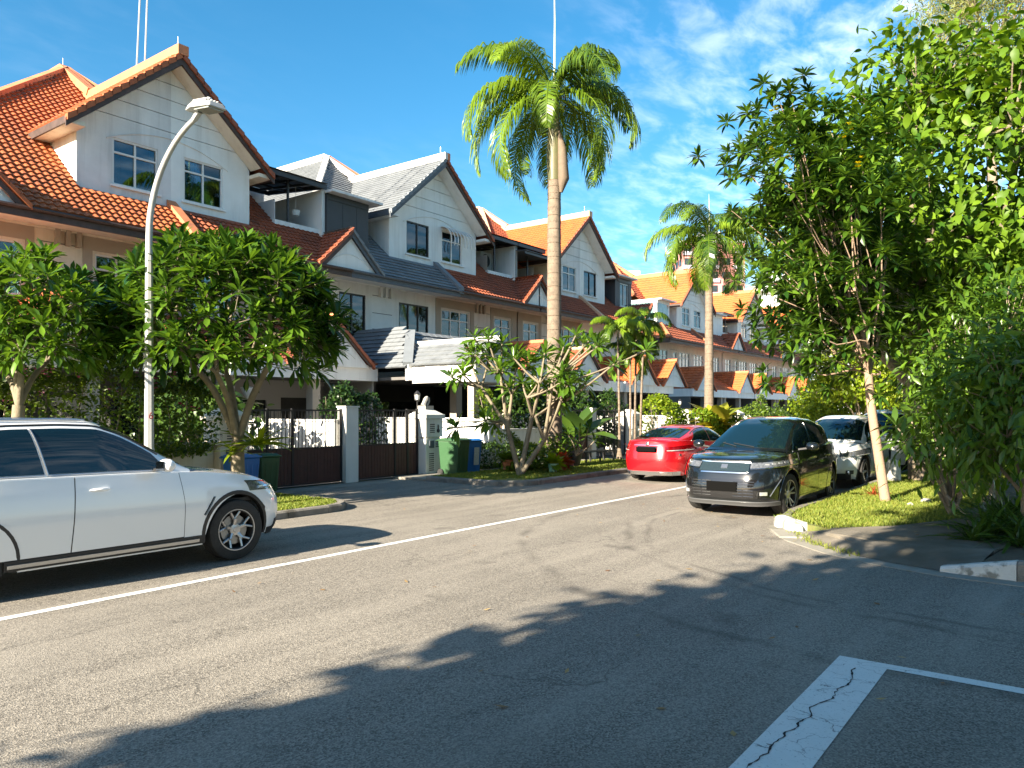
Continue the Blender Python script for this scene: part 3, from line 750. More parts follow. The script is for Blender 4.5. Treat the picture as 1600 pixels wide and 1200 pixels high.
    m = B(); m.box(3.28, 3.33, 22.21, ym, zd(3.28) - .22, zd(3.28) - .02); m.build('fascia', fascia if not lod else fascia, root)
    m = B(); m.box(2.8, 3.27, 22.25, ym + .2, 9.72, 9.84); m.add([(0, 22.22, 12.42), (0, 22.79, 12.42), (2.85, 22.79, zd(2.85) - .3), (2.85, 22.22, zd(2.85) - .3)], [(0, 1, 2, 3)]); m.build('soffit', cheek, root)
    nv = 14 if lod == 0 else 0
    if nv:
        t0 = B(); L0 = math.hypot(3.3, 3.3 * .88) / nv
        for q in range(nv):
            s1_, s0_ = 3.34 * (1 - q / nv), 3.34 * (1 - (q + 1) / nv)
            k = B(); k.extrude([(s0_ - .02, 22.10, zd(s0_) + .02), (s1_, 22.10, zd(s1_) + .055), (s1_, 22.10, zd(s1_) - .12), (s0_ - .02, 22.10, zd(s0_) - .14)], (0, .17, 0)); k.build('verge_tile', o.get('vtile', tile), root)
    else:
        k = B(); k.extrude([(0, 22.1, zd(0) + .05), (3.34, 22.1, zd(3.34) + .05), (3.34, 22.1, zd(3.34) - .12), (0, 22.1, zd(0) - .12)], (0, .17, 0)); k.build('verge_tiles', tile, root)
    dw = o.get('dwin', (.42, 1.80, 8.47, 9.85)); gy = YW
    m = B(); holes_wall(m, 0, 2.8, 7.4, 10.0, gy, gy + .2, [dw]); m.box(2.6, 2.8, gy + .2, 26.5, 7.6, 10.25)
    m.build('dormer_wall', gwall, root)
    m = B(); m.box(2.8, 2.812, gy + .01, 26.4, 7.9, 9.72); m.build('dormer_cheek', cheek, root)
    m = B(); m.box(0, 2.5, gy + .4, gy + .5, 7.6, 10.35); m.build('interior', VOID, root)
    for za, zb in ((10.0, 10.5), (10.5, 11.0), (11.0, 11.5), (11.5, 12.0), (12.0, 12.6)):
        zb2 = zb - .022; a = min(2.8, (12.62 - za) / .88); b_ = min(2.8, (12.62 - zb2) / .88)
        k = B(); k.extrude([(0, gy, za), (a, gy, za), (b_, gy, zb2), (0, gy, zb2)], (0, .2, 0)); k.build('wall_panel', gwall, root)
    # shallow arch moulding that spans both halves
    m = B(); m.tube([(s, gy - .012, 10.28 - .13 * s * s) for s in np.linspace(0, 1.98, 9)], .022, 5); m.build('arch_moulding', gwall, root)
    window(*dw, gy, 2, not o.get('plain_dormer'), fr, gl)
    if o.get('curtain'):
        m = B(); m.box(dw[0] + .1, dw[0] + .38, gy + .1, gy + .12, dw[2] + .1, dw[3] - .1); m.box(dw[1] - .3, dw[1] - .1, gy + .1, gy + .12, dw[2] + .1, dw[3] - .1)
    # eave board, gutter, soffit, party upstand
    m = B(); m.box(0, W if not hipend else W + .75, YE - .05, YE, 6.70, 6.99); m.build('fascia', fascia, root)
    m = B(); m.tube([(0, YE - .1, 6.93), (W + ext, YE - .1, 6.93)], .055, 6); m.build('gutter', fascia, root)
    m = B(); m.poly([(0, YE, 6.72), (W, YE, 6.72), (W, YW - .002, 6.86), (0, YW - .002, 6.86)]); m.box(0, W, YW - .09, YW - .031, 6.80, 6.96); m.build('soffit', wall, root)
    m = B(); m.extrude([(0, YE - .12, ZE - .16), (0, YE - .12, ZE + .12), (0, YW - .01, zmain(YW) + .17), (0, YW - .01, zmain(YW) - .1)], (.15, 0, 0)); m.build('party_upstand', o.get('upstand', ridge), root)
    # ---- small gable over the other party wall
    if not hipend:
        def in_sg(u, v):
            y = 21.3 + u; s = W - 1.5 + v * c43; z = 7.03 + v * s43
            return z > zmain(y) - .1 and s < W
        c43, s43 = 1 / math.hypot(1, .93), .93 / math.hypot(1, .93)
        m = B(); tiles(m, (W - 1.5, 21.3, 7.03), (0, 1, 0), (c43, 0, s43), 2.0, 1.5 / c43, in_sg, tw, th, tpr, seed=sd_ + 4); tag(m.build('gablet_tiles', tile, root), kind='stuff')
        m = B(); m.poly([(W - 1.5, 21.3, 7.0), (W - 1.5, 21.4, 7.0), (W, 23.0, 8.40), (W, 21.3, 8.40)]); m.build('roof_deck', tile, root)
        for q in range(6 if not lod else 1):
            n_ = 6 if not lod else 1
            a, b_ = W - 1.55 * (1 - q / n_), W - 1.55 * (1 - (q + 1) / n_)
            zz = lambda s: 8.43 - .93 * (W - s)
            k = B(); k.extrude([(a, 21.24, zz(a) + .05), (b_ + (.02 if q < n_ - 1 else 0), 21.24, zz(b_) + .02), (b_, 21.24, zz(b_) - .10), (a, 21.24, zz(a) - .10)], (0, .13, 0)); k.build('verge_tile', o.get('vtile', tile), root)
        k = B(); k.extrude([(W - 1.5, 21.30, 6.90), (W, 21.30, 8.30), (W, 21.30, 8.14), (W - 1.3, 21.30, 6.90)], (0, .04, 0)); k.build('bargeboard', fascia, root)
        k = B(); k.extrude([(W - 1.32, 21.42, 6.92), (W, 21.42, 6.92), (W, 21.42, 8.16)], (0, .25, 0)); k.build('gablet_wall', o.get('gablet', P_WHITE), root)
        k = B(); k.tube([(W - s, 21.412, 7.52 - .42 * s * s) for s in np.linspace(0, .95, 7)], .016, 5); k.build('arch_moulding', o.get('gablet', P_WHITE), root)
    # ---- the slot beside the dormer: open roof terrace or closed annexe
    slot = o.get('slot', 'terrace')
    if slot == 'terrace':
        pw = o.get('partywall', P_WHITE)
        m = B(); m.box(W - .14, W - .002, oy - .3, 27, 7.6, 10.12); m.build('terrace_side_wall', pw, root)
        m = B(); m.box(W - ow - .02, W - ow, oy, 27, 7.6, 9.4); m.box(W - ow - .2, W - .14, 26.4, 26.6, 7.6, 11.0); m.box(W - ow, W - .14, oy, 26.4, 7.55, 7.7)
        m.build('terrace_back_wall', o.get('backwall', P_TAUPE), root)
        m = B(); m.box(W - ow - .1, W - .01, oy - .12, oy + .1, zmain(oy) - .02, zmain(oy) + .14); m.build('parapet', P_WHITE, root)
        g_ = B(); g_.box(W - ow + .3, W - .9, 26.35, 26.39, 7.75, 9.7); g_.build('terrace_door', G_DARK, root)
        # canopy: beams, rafters, sheets
        zc, s0, y0, y1 = 10.2, W - 2.5, 22.75, 26.2
        m = B()
        for p, q in (((s0, y0, zc), (W - .02, y0, zc)), ((s0, y0, zc), (s0, y1, zc + .35)), ((W - .1, y0, zc), (W - .1, y1, zc + .35)), ((s0, y1, zc + .35), (W - .02, y1, zc + .35))): m.bar(p, q, .09, .16)
        for k in (1, 2, 3): m.bar((s0 + (W - s0) * k / 4, y0, zc), (s0 + (W - s0) * k / 4, y1, zc + .35), .05, .09)
        for k in (1, 2): m.bar((s0, y0 + (y1 - y0) * k / 3, zc + .35 * k / 3), (W - .05, y0 + (y1 - y0) * k / 3, zc + .35 * k / 3), .05, .07)
        m.build('canopy_frame', DKMET, root)
        m = B(); m.add([(s0 - .1, y0 - .1, zc + .1), (W, y0 - .1, zc + .1), (W, y1, zc + .46), (s0 - .1, y1, zc + .46)], [(0, 1, 2, 3)]); m.add([(s0 - .1, y0 - .1, zc + .12), (W, y0 - .1, zc + .12), (W, y1, zc + .48), (s0 - .1, y1, zc + .48)], [(0, 1, 2, 3)]); m.build('canopy_sheet', SHEETM, root)
        m = B(); m.bar((s0 + 1.05, oy, zmain(oy)), (s0 + 1.05, oy, zc), .07, .07); m.build('canopy_post', DKMET, root)
        if o.get('aircon'):
            for q in range(2):
                m = B(); m.box(W - 1.2, W - .35, 24.2, 24.6, 8.0 + q * 1.0, 8.85 + q * 1.0); a_ = m.build('air_conditioner', F_ALU, root)
                k = B(); k.lathe([(.02, -.02), (.3, -.02), (.34, 0)], (W - .8, 24.19, 8.42 + q * 1.0), 14, 'y'); k.build('fan_grille', DKMET, a_)
        if o.get('planter'):
            k = B(); k.lathe([(.02, 0), (.13, .02), (.16, .2), (.14, .22)], (W - .75, 23.6, 9.1), 12); k.tube([(W - .75, 23.6, 9.3), (W - .75, 23.6, 10.2)], .008, 4); k.build('hanging_planter', P_WHITE, root)
    elif slot in ('annex', 'annex_white', 'annex_glass'):
        am = CLAD if slot == 'annex' else P_WHITE
        m = B(); zt = o.get('annex_top', 10.0); ya = o.get('annex_y', 22.75)
        aw = o.get('annex_win')
        holes_wall(m, W - ow - .1, W - .02, 7.6, zt, ya, ya + .1, [aw] if aw else []); m.box(W - ow - .1, W - ow, ya + .1, 27, 7.6, zt)
        m.box(W - .12, W - .02, ya + .1, 27, 7.6, zt); m.box(W - ow, W - .12, 26.9, 27, 7.6, zt)
        m.build('annexe_wall', am, root)
        m = B(); m.box(W - ow - .5, W + .05, ya - .42, 27.2, zt + .002, zt + .09); m.build('annexe_roof', P_GREYW if slot != 'annex_glass' else P_WHITE, root)
        m = B(); m.box(W - ow - .1, W, ya - .03, ya - .001, zt - .22, zt - .002); m.build('annexe_trim', DKMET if slot == 'annex' else P_WHITE, root)
        if aw: window(*aw, ya, 2, False, F_ALU, G_DARK)
        elif slot == 'annex':
            m = B()
            for q in (.5, 1.2): m.box(W - ow + q, W - ow + q + .02, ya - .008, ya - .001, 7.9, zt - .24)
            m.build('cladding_joint', DKMET, root)
        if slot == 'annex_glass':
            for (ya_, yb_) in ((23.0, 24.1), (24.2, 25.3), (25.4, 26.5)):
                g_ = B(); g_.box(W + .0 - .02, W + .01, ya_, yb_, 8.3, 9.75); g_.build('annexe_pane', G_PALE, root)
            g_ = B(); g_.box(W - 1.9, W - .2, ya - .02, ya - .004, 8.3, 9.75); g_.build('annexe_pane', G_PALE, root)
    if o.get('second_canopy'):
        m = B()
        m.bar((W - 3.0, 22.3, 9.75), (W - .02, 22.3, 9.75), .07, .12); m.bar((W - 3.0, 22.3, 9.75), (W - 3.0, 25.6, 9.95), .07, .12); m.bar((W - 2.9, 22.35, 9.7), (W - 2.9, 22.35, 8.0), .06, .06)
        m.build('canopy_frame', DKMET, root)
        m = B(); m.extrude([(W - 3.1, 22.2, 9.83), (W, 22.2, 9.83), (W, 25.8, 10.05), (W - 3.1, 25.8, 10.05)], (0, 0, .03)); m.build('canopy_sheet', SHEETM, root)
    # ---- porch
    po = o.get('porch', {})
    pw, ptile = po.get('wall', P_WHITE), po.get('tile', tile)
    yp = po.get('y', 20.0)
    fz0, fz1 = 2.87, 3.42
    m = B(); m.box(0, W, yp, yp + .15, fz0, fz1); m.box(0, .12, yp + .15, YW, fz0, fz1)
    if not po.get('hip'): m.box(W - .12, W, yp + .15, YW, fz0, fz1)
    m.build('porch_beam', pw, root)
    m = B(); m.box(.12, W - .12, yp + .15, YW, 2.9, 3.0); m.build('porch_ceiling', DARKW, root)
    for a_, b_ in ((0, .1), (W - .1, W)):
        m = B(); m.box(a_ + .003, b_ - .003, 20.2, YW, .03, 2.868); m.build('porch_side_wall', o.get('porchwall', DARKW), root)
    hp = po.get('hip'); yt = yp + 1.45 if hp else YW
    sl = (4.72 - 3.42) / (yt - yp - .1); cl, sn = 1 / math.hypot(1, sl), sl / math.hypot(1, sl)
    G = po.get('gables', [3.95])
    gh = po.get('gh', 1.72); gp = po.get('gp', 4.95); gs = (gp - 3.42) / gh; yg = po.get('yg', yp - .1)
    def in_lean(u, v):
        z = 3.42 + v * sn
        if hp and W - u < v * cl + .08: return False
        for g0 in G:
            if abs(u - g0) < gh and z < gp - gs * abs(u - g0): return False
        return True
    m = B(); tiles(m, (0, yp + .05, fz1 + .01), (1, 0, 0), (0, cl, sn), W, (yt - yp - .1) / cl, in_lean, tw, th, tpr, seed=sd_ + 6)
    if len(m.f): tag(m.build('porch_tiles', ptile, root), kind='stuff')
    m = B(); m.poly([(0, yp + .05, 3.40), (W, yp + .05, 3.40), (W - (1.65 if hp else 0), yt, 4.70), (0, yt, 4.70)])
    if hp: m.poly([(W, yp + .05, 3.40), (W, YW, 3.40), (W - 1.65, YW, 4.70), (W - 1.65, yt, 4.70)]); m.poly([(0, yt, 4.70), (W - 1.65, yt, 4.70), (W - 1.65, YW, 4.70), (0, YW, 4.70)])
    m.build('roof_deck', ptile, root)
    if hp:
        m = B(); tiles(m, (W + .1, yp + .05, 3.30), (0, 1, 0), (-cl, 0, sn), YW - yp, 1.75 / cl, lambda u, v: v * cl < u + .06, tw, th, tpr, seed=sd_ + 8); tag(m.build('porch_tiles', ptile, root), kind='stuff')
        m = B(); m.bar((W + .02, yp + .02, 3.44), (W - 1.6, yt, 4.78), .34, .12); m.build('hip_cap', R_DG, root)
    cg, sg = 1 / math.hypot(1, gs), gs / math.hypot(1, gs)
    for g0 in G:
        m = B(); m.extrude([(g0 - gh + .08, yg, 3.3), (g0 + gh - .08, yg, 3.3), (g0, yg, gp - .12)], (0, .2, 0)); m.build('porch_gable', pw, root)
        if yg < yp - .3:
            m = B(); m.box(g0 - gh + .05, g0 + gh - .05, yg - .01, yg + .14, fz0 - .1, 3.32); m.box(g0 - gh + .05, g0 - gh + .17, yg + .14, yp, fz0 - .1, 3.42); m.box(g0 + gh - .17, g0 + gh - .05, yg + .14, yp, fz0 - .1, 3.42)
            m.box(g0 - gh + .17, g0 + gh - .17, yg + .14, yp, 2.9, 2.98); m.build('carport_beam', pw, root)
            for ss in (g0 - gh + .3, g0 + gh - .35):
                m = B(); m.box(ss - .13, ss + .13, yg + .2, yg + .46, .03, 2.8); m.build('column', P_TAUPE, root)
        m = B(); m.tube([(g0 + s, yg - .012, 3.95 - .35 * s * s) for s in np.linspace(-1.0, 1.0, 11)], .018, 5); m.build('arch_moulding', pw, root)
        for sg_ in (-1, 1):
            m = B(); tiles(m, (g0 + sg_ * (gh + .08), yg - .1, gp - gs * (gh + .08)), (0, 1, 0), (-sg_ * cg, 0, sg), YW - yg + .1, (gh + .08) / cg, lambda u, v: True, tw, .3, tpr, seed=sd_ + 7)
            tag(m.build('porch_tiles', ptile, root), kind='stuff')
            m = B(); m.poly([(g0 + sg_ * gh, yg, gp - gs * gh - .02), (g0, yg, gp - .02), (g0, YW, gp - .02), (g0 + sg_ * gh, YW, gp - gs * gh - .02)]); m.build('roof_deck', ptile, root)
            k = B(); a, b_ = g0 + sg_ * (gh + .08), g0
            k.extrude([(a, yg - .10, gp - gs * (gh + .08) - .02), (b_, yg - .10, gp - .02), (b_, yg - .10, gp - .2), (a - sg_ * .16, yg - .10, gp - gs * (gh + .08) - .02)], (0, .04, 0)); k.build('bargeboard', fascia, root)
            nv = 6 if not lod else 2
            for q in range(nv):
                s1_, s0_ = (gh + .1) * (1 - q / nv), (gh + .1) * (1 - (q + 1) / nv)
                k = B(); k.extrude([(g0 + sg_ * s0_, yg - .14, gp - gs * s0_ + .05), (g0 + sg_ * s1_, yg - .14, gp - gs * s1_ + .08), (g0 + sg_ * s1_, yg - .14, gp - gs * s1_ - .07), (g0 + sg_ * s0_, yg - .14, gp - gs * s0_ - .07)], (0, .14, 0)); k.build('verge_tile', ptile, root)
        m = B(); m.tube([(g0, yg - .2, gp + .05), (g0, YW, gp + .05)], .1, 7); m.build('ridge_band', ridge if ptile is tile else R_OR, root)
    for ss in po.get('columns', (3.55, .35)):
        m = B(); m.box(ss - .16, ss + .16, yp + .2, yp + .52, .03, 2.9); m.build('column', P_TAUPE, root)
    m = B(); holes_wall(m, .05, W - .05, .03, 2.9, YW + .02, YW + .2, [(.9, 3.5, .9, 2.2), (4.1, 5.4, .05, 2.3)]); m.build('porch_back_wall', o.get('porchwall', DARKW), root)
    m = B(); m.box(.9, 3.5, YW + .1, YW + .12, .9, 2.2); m.build('window', G_DARK, root)
    m = B(); m.box(4.1, 5.4, YW + .1, YW + .12, .05, 2.3); m.build('door', VOID, root)
    return root

base = dict(tile=T_OR, ridge=R_OR, fascia=BROWN, wall=P_CREAM, gwall=P_GREYW, bay=P_TAUPE)
XC = (12.9, 25.1, 37.2)
h1 = house(XC[0], -1, {**base, 'label': 'leftmost terrace house, orange tiled roof and cream walls behind the street lamp', 'slot': 'none', 'porch': dict(wall=P_CREAM)})
h2 = house(XC[0], 1, {**base, 'wall': P_CREAM, 'gwall': P_WHITE, 'tile': T_BR, 'planter': 1, 'upstand': R_OR, 'label': 'orange roofed terrace house with a roof terrace under a black framed canopy', 'porch': dict(wall=P_WHITE), 'backwall': P_GREYW, 'porchwall': mat('porch_wall_grey', (0.30, 0.29, 0.28), .85)})
h3 = house(XC[1], -1, {**base, 'tile': T_GR, 'prof': 'flat', 'ridge': R_GR, 'upstand': R_DG, 'fascia': SLATEP, 'vtile': R_DG, 'wall': P_WHITE, 'gwall': P_WHITE, 'cheek': P_WHITE, 'bay': None, 'slot': 'annex', 'frame': F_BLACK, 'glass2': G_DARK, 'plain': 1, 'plain_dormer': 1,
           'porchwall': VOID, 'narrow': (4.1, 5.45, 4.25, 6.4), 'wide': (.45, 2.25, 4.9, 6.35), 'label': 'white terrace house with a slate grey roof and black framed windows',  # porch walls near black, standing in for the deep porch shade
           'porch': dict(y=18.5, hip=1, gables=[4.75], gh=1.22, gp=4.2, yg=15.7, columns=(.4, 3.2))})
h4 = house(XC[1], 1, {**base, 'upstand': R_DG, 'tile': T_BR, 'wall': P_PEACH, 'gwall': P_WHITE, 'cheek': P_WHITE, 'aircon': 1, 'label': 'peach and brown terrace house with a bulging ribbed awning on its gable window'})
h5 = house(XC[2], -1, {**base, 'tile': T_BR, 'dtile': T_NEW, 'ridge': R_PK, 'upstand': R_PK, 'wall': P_PEACH, 'gwall': P_GREYW, 'second_canopy': 1, 'label': 'brown terrace house with the bright orange gable slope behind the tall palm trunk'})
h6 = house(XC[2], 1, {**base, 'tile': T_BR, 'ridge': R_PK, 'upstand': R_PK, 'wall': P_WHITE, 'gwall': P_WHITE, 'cheek': P_WHITE, 'bay': None, 'slot': 'annex', 'annex_win': (4.6, 5.7, 8.3, 9.7), 'frame': F_BLACK, 'glass': G_DARK, 'frame2': F_BLACK, 'glass2': G_DARK, 'plain_dormer': 1, 'gable_end': 1,
           'label': 'end terrace house with a charcoal annexe beside its white gable', 'porch': dict(gables=[2.0, 6.0], y=19.9, gh=1.6, gp=4.85, tile=T_NEW, columns=(.4, 4.0))})
b2 = dict(tile=T_BR, dtile=T_NEW, ridge=R_OR, fascia=BROWN, wall=P_PEACH, gwall=P_WHITE, cheek=P_WHITE, bay=None, lod=1, dy=1.9, W=6.3, annex_top=9.9, porch=dict(tile=T_NEW, gables=[4.2]))
XD = (57.1, 69.9, 82.5)
ex = [(2.8, 3.4, 4.9, 6.3)]
house(XD[0], -1, {**b2, 'hip_end': 1, 'gable_end': 1, 'slot': 'annex_glass', 'extra_windows': ex, 'label': 'far corner terrace house with a glazed white rooftop annexe and hipped orange roof'})
house(XD[0], 1, {**b2, 'slot': 'annex_white', 'extra_windows': ex, 'label': 'far terrace house just right of the second palm trunk, white rooftop annexe'})
house(XD[1], -1, {**b2, 'slot': 'terrace', 'extra_windows': ex, 'label': 'far terrace house with an open covered rooftop beside its gable'})
house(XD[1], 1, {**b2, 'slot': 'annex_white', 'extra_windows': ex, 'label': 'far terrace house whose white gable rises behind the black car'})
house(XD[2], -1, {**b2, 'slot': 'annex_white', 'extra_windows': ex, 'label': 'second farthest terrace house, half hidden by the yellow flowering tree'})
house(XD[2], 1, {**b2, 'slot': 'annex_white', 'extra_windows': ex, 'label': 'farthest terrace house at the right end of the row behind leaves'})

# ribbed awning on the gable window of the peach house
W = 6.1; d = 1; T4 = lambda s, y, z: (s - W / 2, y - YW, z)
aw = MB(T4); P = []
for t in np.linspace(0, math.pi / 2, 8):
    P.append([(s, YW - .62 * math.sin(t), 9.35 + .62 * math.cos(t)) for s in np.linspace(.35, 1.9, 9)])
aw.grid(P[:5]); a_ = aw.build('awning', AWN, h4)
for s in np.linspace(.35, 1.95, 8):
    k = MB(T4); k.tube([(s, YW - .64 * math.sin(t), 9.35 + .64 * math.cos(t)) for t in np.linspace(0, math.pi / 2 + .35, 10)], .022, 5); k.build('awning_rib', F_WHITE, a_)
# lightning rods / aerial masts
def mast(xy, z, h, lean, parent_label):
    k = MB(); k.tube([(0, 0, 0), (lean, 0, h)], .028, 6); o_ = k.build('aerial_mast', F_ALU, M=Matrix.Translation((xy[0], xy[1], z))); tag(o_, parent_label, 'aerial', 'aerial masts on the first ridge'); return o_
mast((12.86, 24.3), 12.95, 5.5, .2, 'left thin pole rising from the ridge of the leftmost gable')
mast((12.95, 25.0), 12.95, 6.5, .3, 'right thin pole rising from the ridge of the leftmost gable')
for x_, y_ in ((12.9, 22.4), (12.9, 30.2), (25.1, 22.5), (37.2, 22.5)):
    k = MB(); k.tube([(0, 0, 0), (0, 0, .35)], .012, 5); o_ = k.build('lightning_rod', F_ALU, M=Matrix.Translation((x_, y_, 13.02 if y_ < 29 else 14.5)))
    tag(o_, {(12.9, 22.4): 'short rod on the front tip of the leftmost orange gable', (12.9, 30.2): 'short rod on the roof apex behind the leftmost gable', (25.1, 22.5): 'short rod on the front tip of the grey tiled gable', (37.2, 22.5): 'short rod on the tip of the gable behind the palm'}[(x_, y_)], 'rod', 'lightning rods on the gables')
# ------------------------------------------------------------------ boundary walls, gates, street furniture
GATE_BR = mat('gate_board_maroon', (0.075, 0.028, 0.022), 0.55, noise=(8, 0.6), col2=(0.04, 0.018, 0.015), var=0.4, streak=(9, 0.3, (0.12, 0.06, 0.05)))
IRON = mat('wrought_iron', (0.018, 0.018, 0.02), 0.5)
WOODP = mat('wood_brown', (0.16, 0.07, 0.03), 0.6)
TERRA = mat('terracotta', (0.42, 0.15, 0.07), 0.8, noise=(14, 0.5), stains=(9, 0.5, 0.7, (0.55, 0.42, 0.34), 0.4))
POTGR = mat('pot_mint', (0.20, 0.42, 0.30), 0.6, noise=(10, 0.3))
POTGY = mat('pot_dark_glazed', (0.05, 0.055, 0.06), 0.4, noise=(8, 0.5), col2=(0.10, 0.10, 0.10))
BIN_G = mat('bin_green', (0.025, 0.085, 0.030), 0.45, noise=(6, 0.5), col2=(0.04, 0.10, 0.045), bump=0.1)
BIN_B = mat('bin_blue', (0.02, 0.14, 0.42), 0.45, noise=(6, 0.4), col2=(0.03, 0.18, 0.50))
LABELM = mat('printed_label', (0.62, 0.62, 0.58), 0.6, noise=(26, 0.8), col2=(0.30, 0.32, 0.33))
POLEM = mat('galvanised_paint', (0.38, 0.39, 0.385), 0.55, noise=(5, 0.4), col2=(0.30, 0.30, 0.29), streak=(8, 0.4, (0.33, 0.29, 0.24)))
REDP = mat('red_number_paint', (0.42, 0.03, 0.02), 0.6)
LAMPGL = mat('lamp_glass_frosted', (0.62, 0.62, 0.60), 0.3)
STONE = mat('pale_stone', (0.34, 0.33, 0.31), 0.8, noise=(10, 0.6), bump=0.4)

def wall_box(name, label, x0, x1, y0, y1, z0, z1, m, cap=None, cat='wall', group=None):
    t = thing(name, label, cat, ((x0 + x1) / 2, (y0 + y1) / 2, 0), 0, group)
    ox, oy = (x0 + x1) / 2, (y0 + y1) / 2
    k = MB(); k.box(x0 - ox, x1 - ox, y0 - oy, y1 - oy, z0, z1); k.build('wall_body', m, t)
    if cap: k = MB(); k.box(x0 - ox - .03, x1 - ox + .03, y0 - oy - .03, y1 - oy + .03, z1 + .001, z1 + cap); bevel(k.build('coping', m, t), .012)
    return t
def pillar(x, y, w, h, label, m=P_WHITE, fancy=True, lantern=False, urn=False, mailbox=True):
    t = thing('gate_pillar', label, 'pillar', (x, y, 0), 0, 'pillars beside the house gates')
    k = MB(); k.box(-w / 2, w / 2, -w * .45, w * .45, .0, h * .60); bevel(k.build('pillar_base', m, t), .012)
    k = MB(); k.box(-w / 2 + .03, w / 2 - .03, -w * .45 + .03, w * .45 - .03, h * .60 + .001, h * .63); k.box(-w / 2 - .02, w / 2 + .02, -w * .45 - .02, w * .45 + .02, h * .63 + .001, h * .93); bevel(k.build('pillar_head', m, t), .012)
    k = MB(); k.box(-w / 2 - .07, w / 2 + .07, -w * .45 - .07, w * .45 + .07, h * .93 + .001, h); q = w * .5 + .04
    k.add([(-q, -q * .9, h), (q, -q * .9, h), (q, q * .9, h), (-q, q * .9, h), (-.1, -.1, h + .17), (.1, -.1, h + .17), (.1, .1, h + .17), (-.1, .1, h + .17)], [(0, 1, 5, 4), (1, 2, 6, 5), (2, 3, 7, 6), (3, 0, 4, 7), (4, 5, 6, 7)])
    bevel(k.build('pillar_cap', m, t), .01)
    if fancy:
        yf = -w * .45
        for j in range(5):
            k = MB(); z = h * .70 + j * .055; k.box(-w * .28, w * .02, yf - .026, yf - .0205, z, z + .026); k.build('louvre_slot', IRON, t)
        for j in range(4):
            k = MB(); z = h * .46 + j * .05; k.box(w * .10, w * .34, yf - .006, yf - .0008, z, z + .024); k.build('louvre_slot', IRON, t)
        for j in range(9):
            k = MB(); z = h * .08 + j * .058; k.box(-w * .3, w * .0, yf - .006, yf - .0008, z, z + .026); k.build('louvre_slot', IRON, t)
        k = MB(); k.tube([(w * .22, yf - .04, h * .83), (w * .22, yf - .04, h * .76)], .018, 6); k.lathe([(0, -.02), (.055, -.02), (.055, .0)], (w * .22, yf - .03, h * .73), 14, 'y'); k.build('bell_push', IRON, t)
        if mailbox:
            k = MB(); k.box(-w * .30, -w * .02, yf - .03, yf - .001, h * .45, h * .57); k.build('letter_box', mat('letterbox_grey', (.10, .12, .14), .4), t)
    if urn:
        o = thing('stone_ornament', 'grey carved ornament on a square block on top of the white gate pillar', 'ornament', (x - .02, y, h + .175))
        k = MB(); k.box(-.17, .17, -.15, .15, -.05, .07); k.build('block', STONE, o)
        k = MB(); k.tube([(-.10, 0, .07), (-.06, 0, .15), (.0, 0, .24), (.04, 0, .31)], [.075, .06, .07, .05], 8); k.tube([(.04, 0, .31), (.13, 0, .28), (.14, 0, .20), (.09, 0, .12), (.03, 0, .08)], [.04, .035, .03, .03, .04], 7); k.build('figure', STONE, o, smooth=True)
    if lantern:
        o = thing('lantern', lantern, 'lantern', (x - .10, y + .25, 0))
        k = MB(); k.tube([(0, 0, .0), (0, 0, h + .42)], .02, 6); k.build('lantern_post', IRON, o)
        k = MB(); k.lathe([(.0, .68), (.03, .66), (.10, .58), (.09, .565)], (0, 0, h), 8); k.lathe([(.02, .38), (.075, .40), (.075, .42)], (0, 0, h), 8)
        for j in range(6):
            a = j * math.pi / 3; k.tube([(.075 * math.cos(a), .075 * math.sin(a), h + .41), (.09 * math.cos(a), .09 * math.sin(a), h + .57)], .006, 4)
        k.build('lantern_frame', IRON, o)
        k = MB(); k.lathe([(.02, .415), (.065, .42), (.078, .56), (.02, .565)], (0, 0, h), 10); k.build('lantern_glass', LAMPGL, o, smooth=True)
    return t
def gate(x0, x1, y, label, cuts=None, z1=1.85, zb=.92, mat_=GATE_BR, step=.105, solid=True):
    t = thing('gate', label, 'gate', ((x0 + x1) / 2, y, 0), 0, 'driveway gates'); ox = (x0 + x1) / 2
    cuts = [x0] + (cuts or []) + [x1]
    k = MB()
    for c in cuts: k.box(c - ox - .03, c - ox + .03, -.03, .03, .04, z1 + .02)
    k.build('gate_posts', IRON, t) if False else None
    bar_me = None; board_me = None
    for c in cuts:
        q = MB(); q.box(-.03, .03, -.03, .03, .04, z1 + .02); q.build('gate_stile', IRON, t, M=Matrix.Translation((c - ox, 0, 0)))
    for a, b_ in zip(cuts, cuts[1:]):
        for z in (.06, zb, z1 - .02):
            q = MB(); q.box(a - ox + .031, b_ - ox - .031, -.02, .02, z - .02, z + .02); q.build('gate_rail', IRON, t)
        n = max(1, round((b_ - a - .06) / step))
        for j in range(n):
            xx = a + .03 + (j + .5) * (b_ - a - .06) / n
            if bar_me is None:
                q = MB(); q.box(-.008, .008, -.008, .008, zb + .021, z1 - .041); bar_me = q.mesh('gate_bar', IRON)
                q = MB(); q.box(-step / 2 + .004, step / 2 - .004, -.012, .012, .081, zb - .021); board_me = q.mesh('gate_board', mat_)
            link('gate_bar', bar_me, t, Matrix.Translation((xx - ox, 0, 0)))
            if solid: link('gate_board', board_me, t, Matrix.Translation((xx - ox, random.uniform(-.002, .002), 0)))
            else: link('gate_bar', bar_me, t, Matrix.Translation((xx - ox, 0, -.93)))
    return t
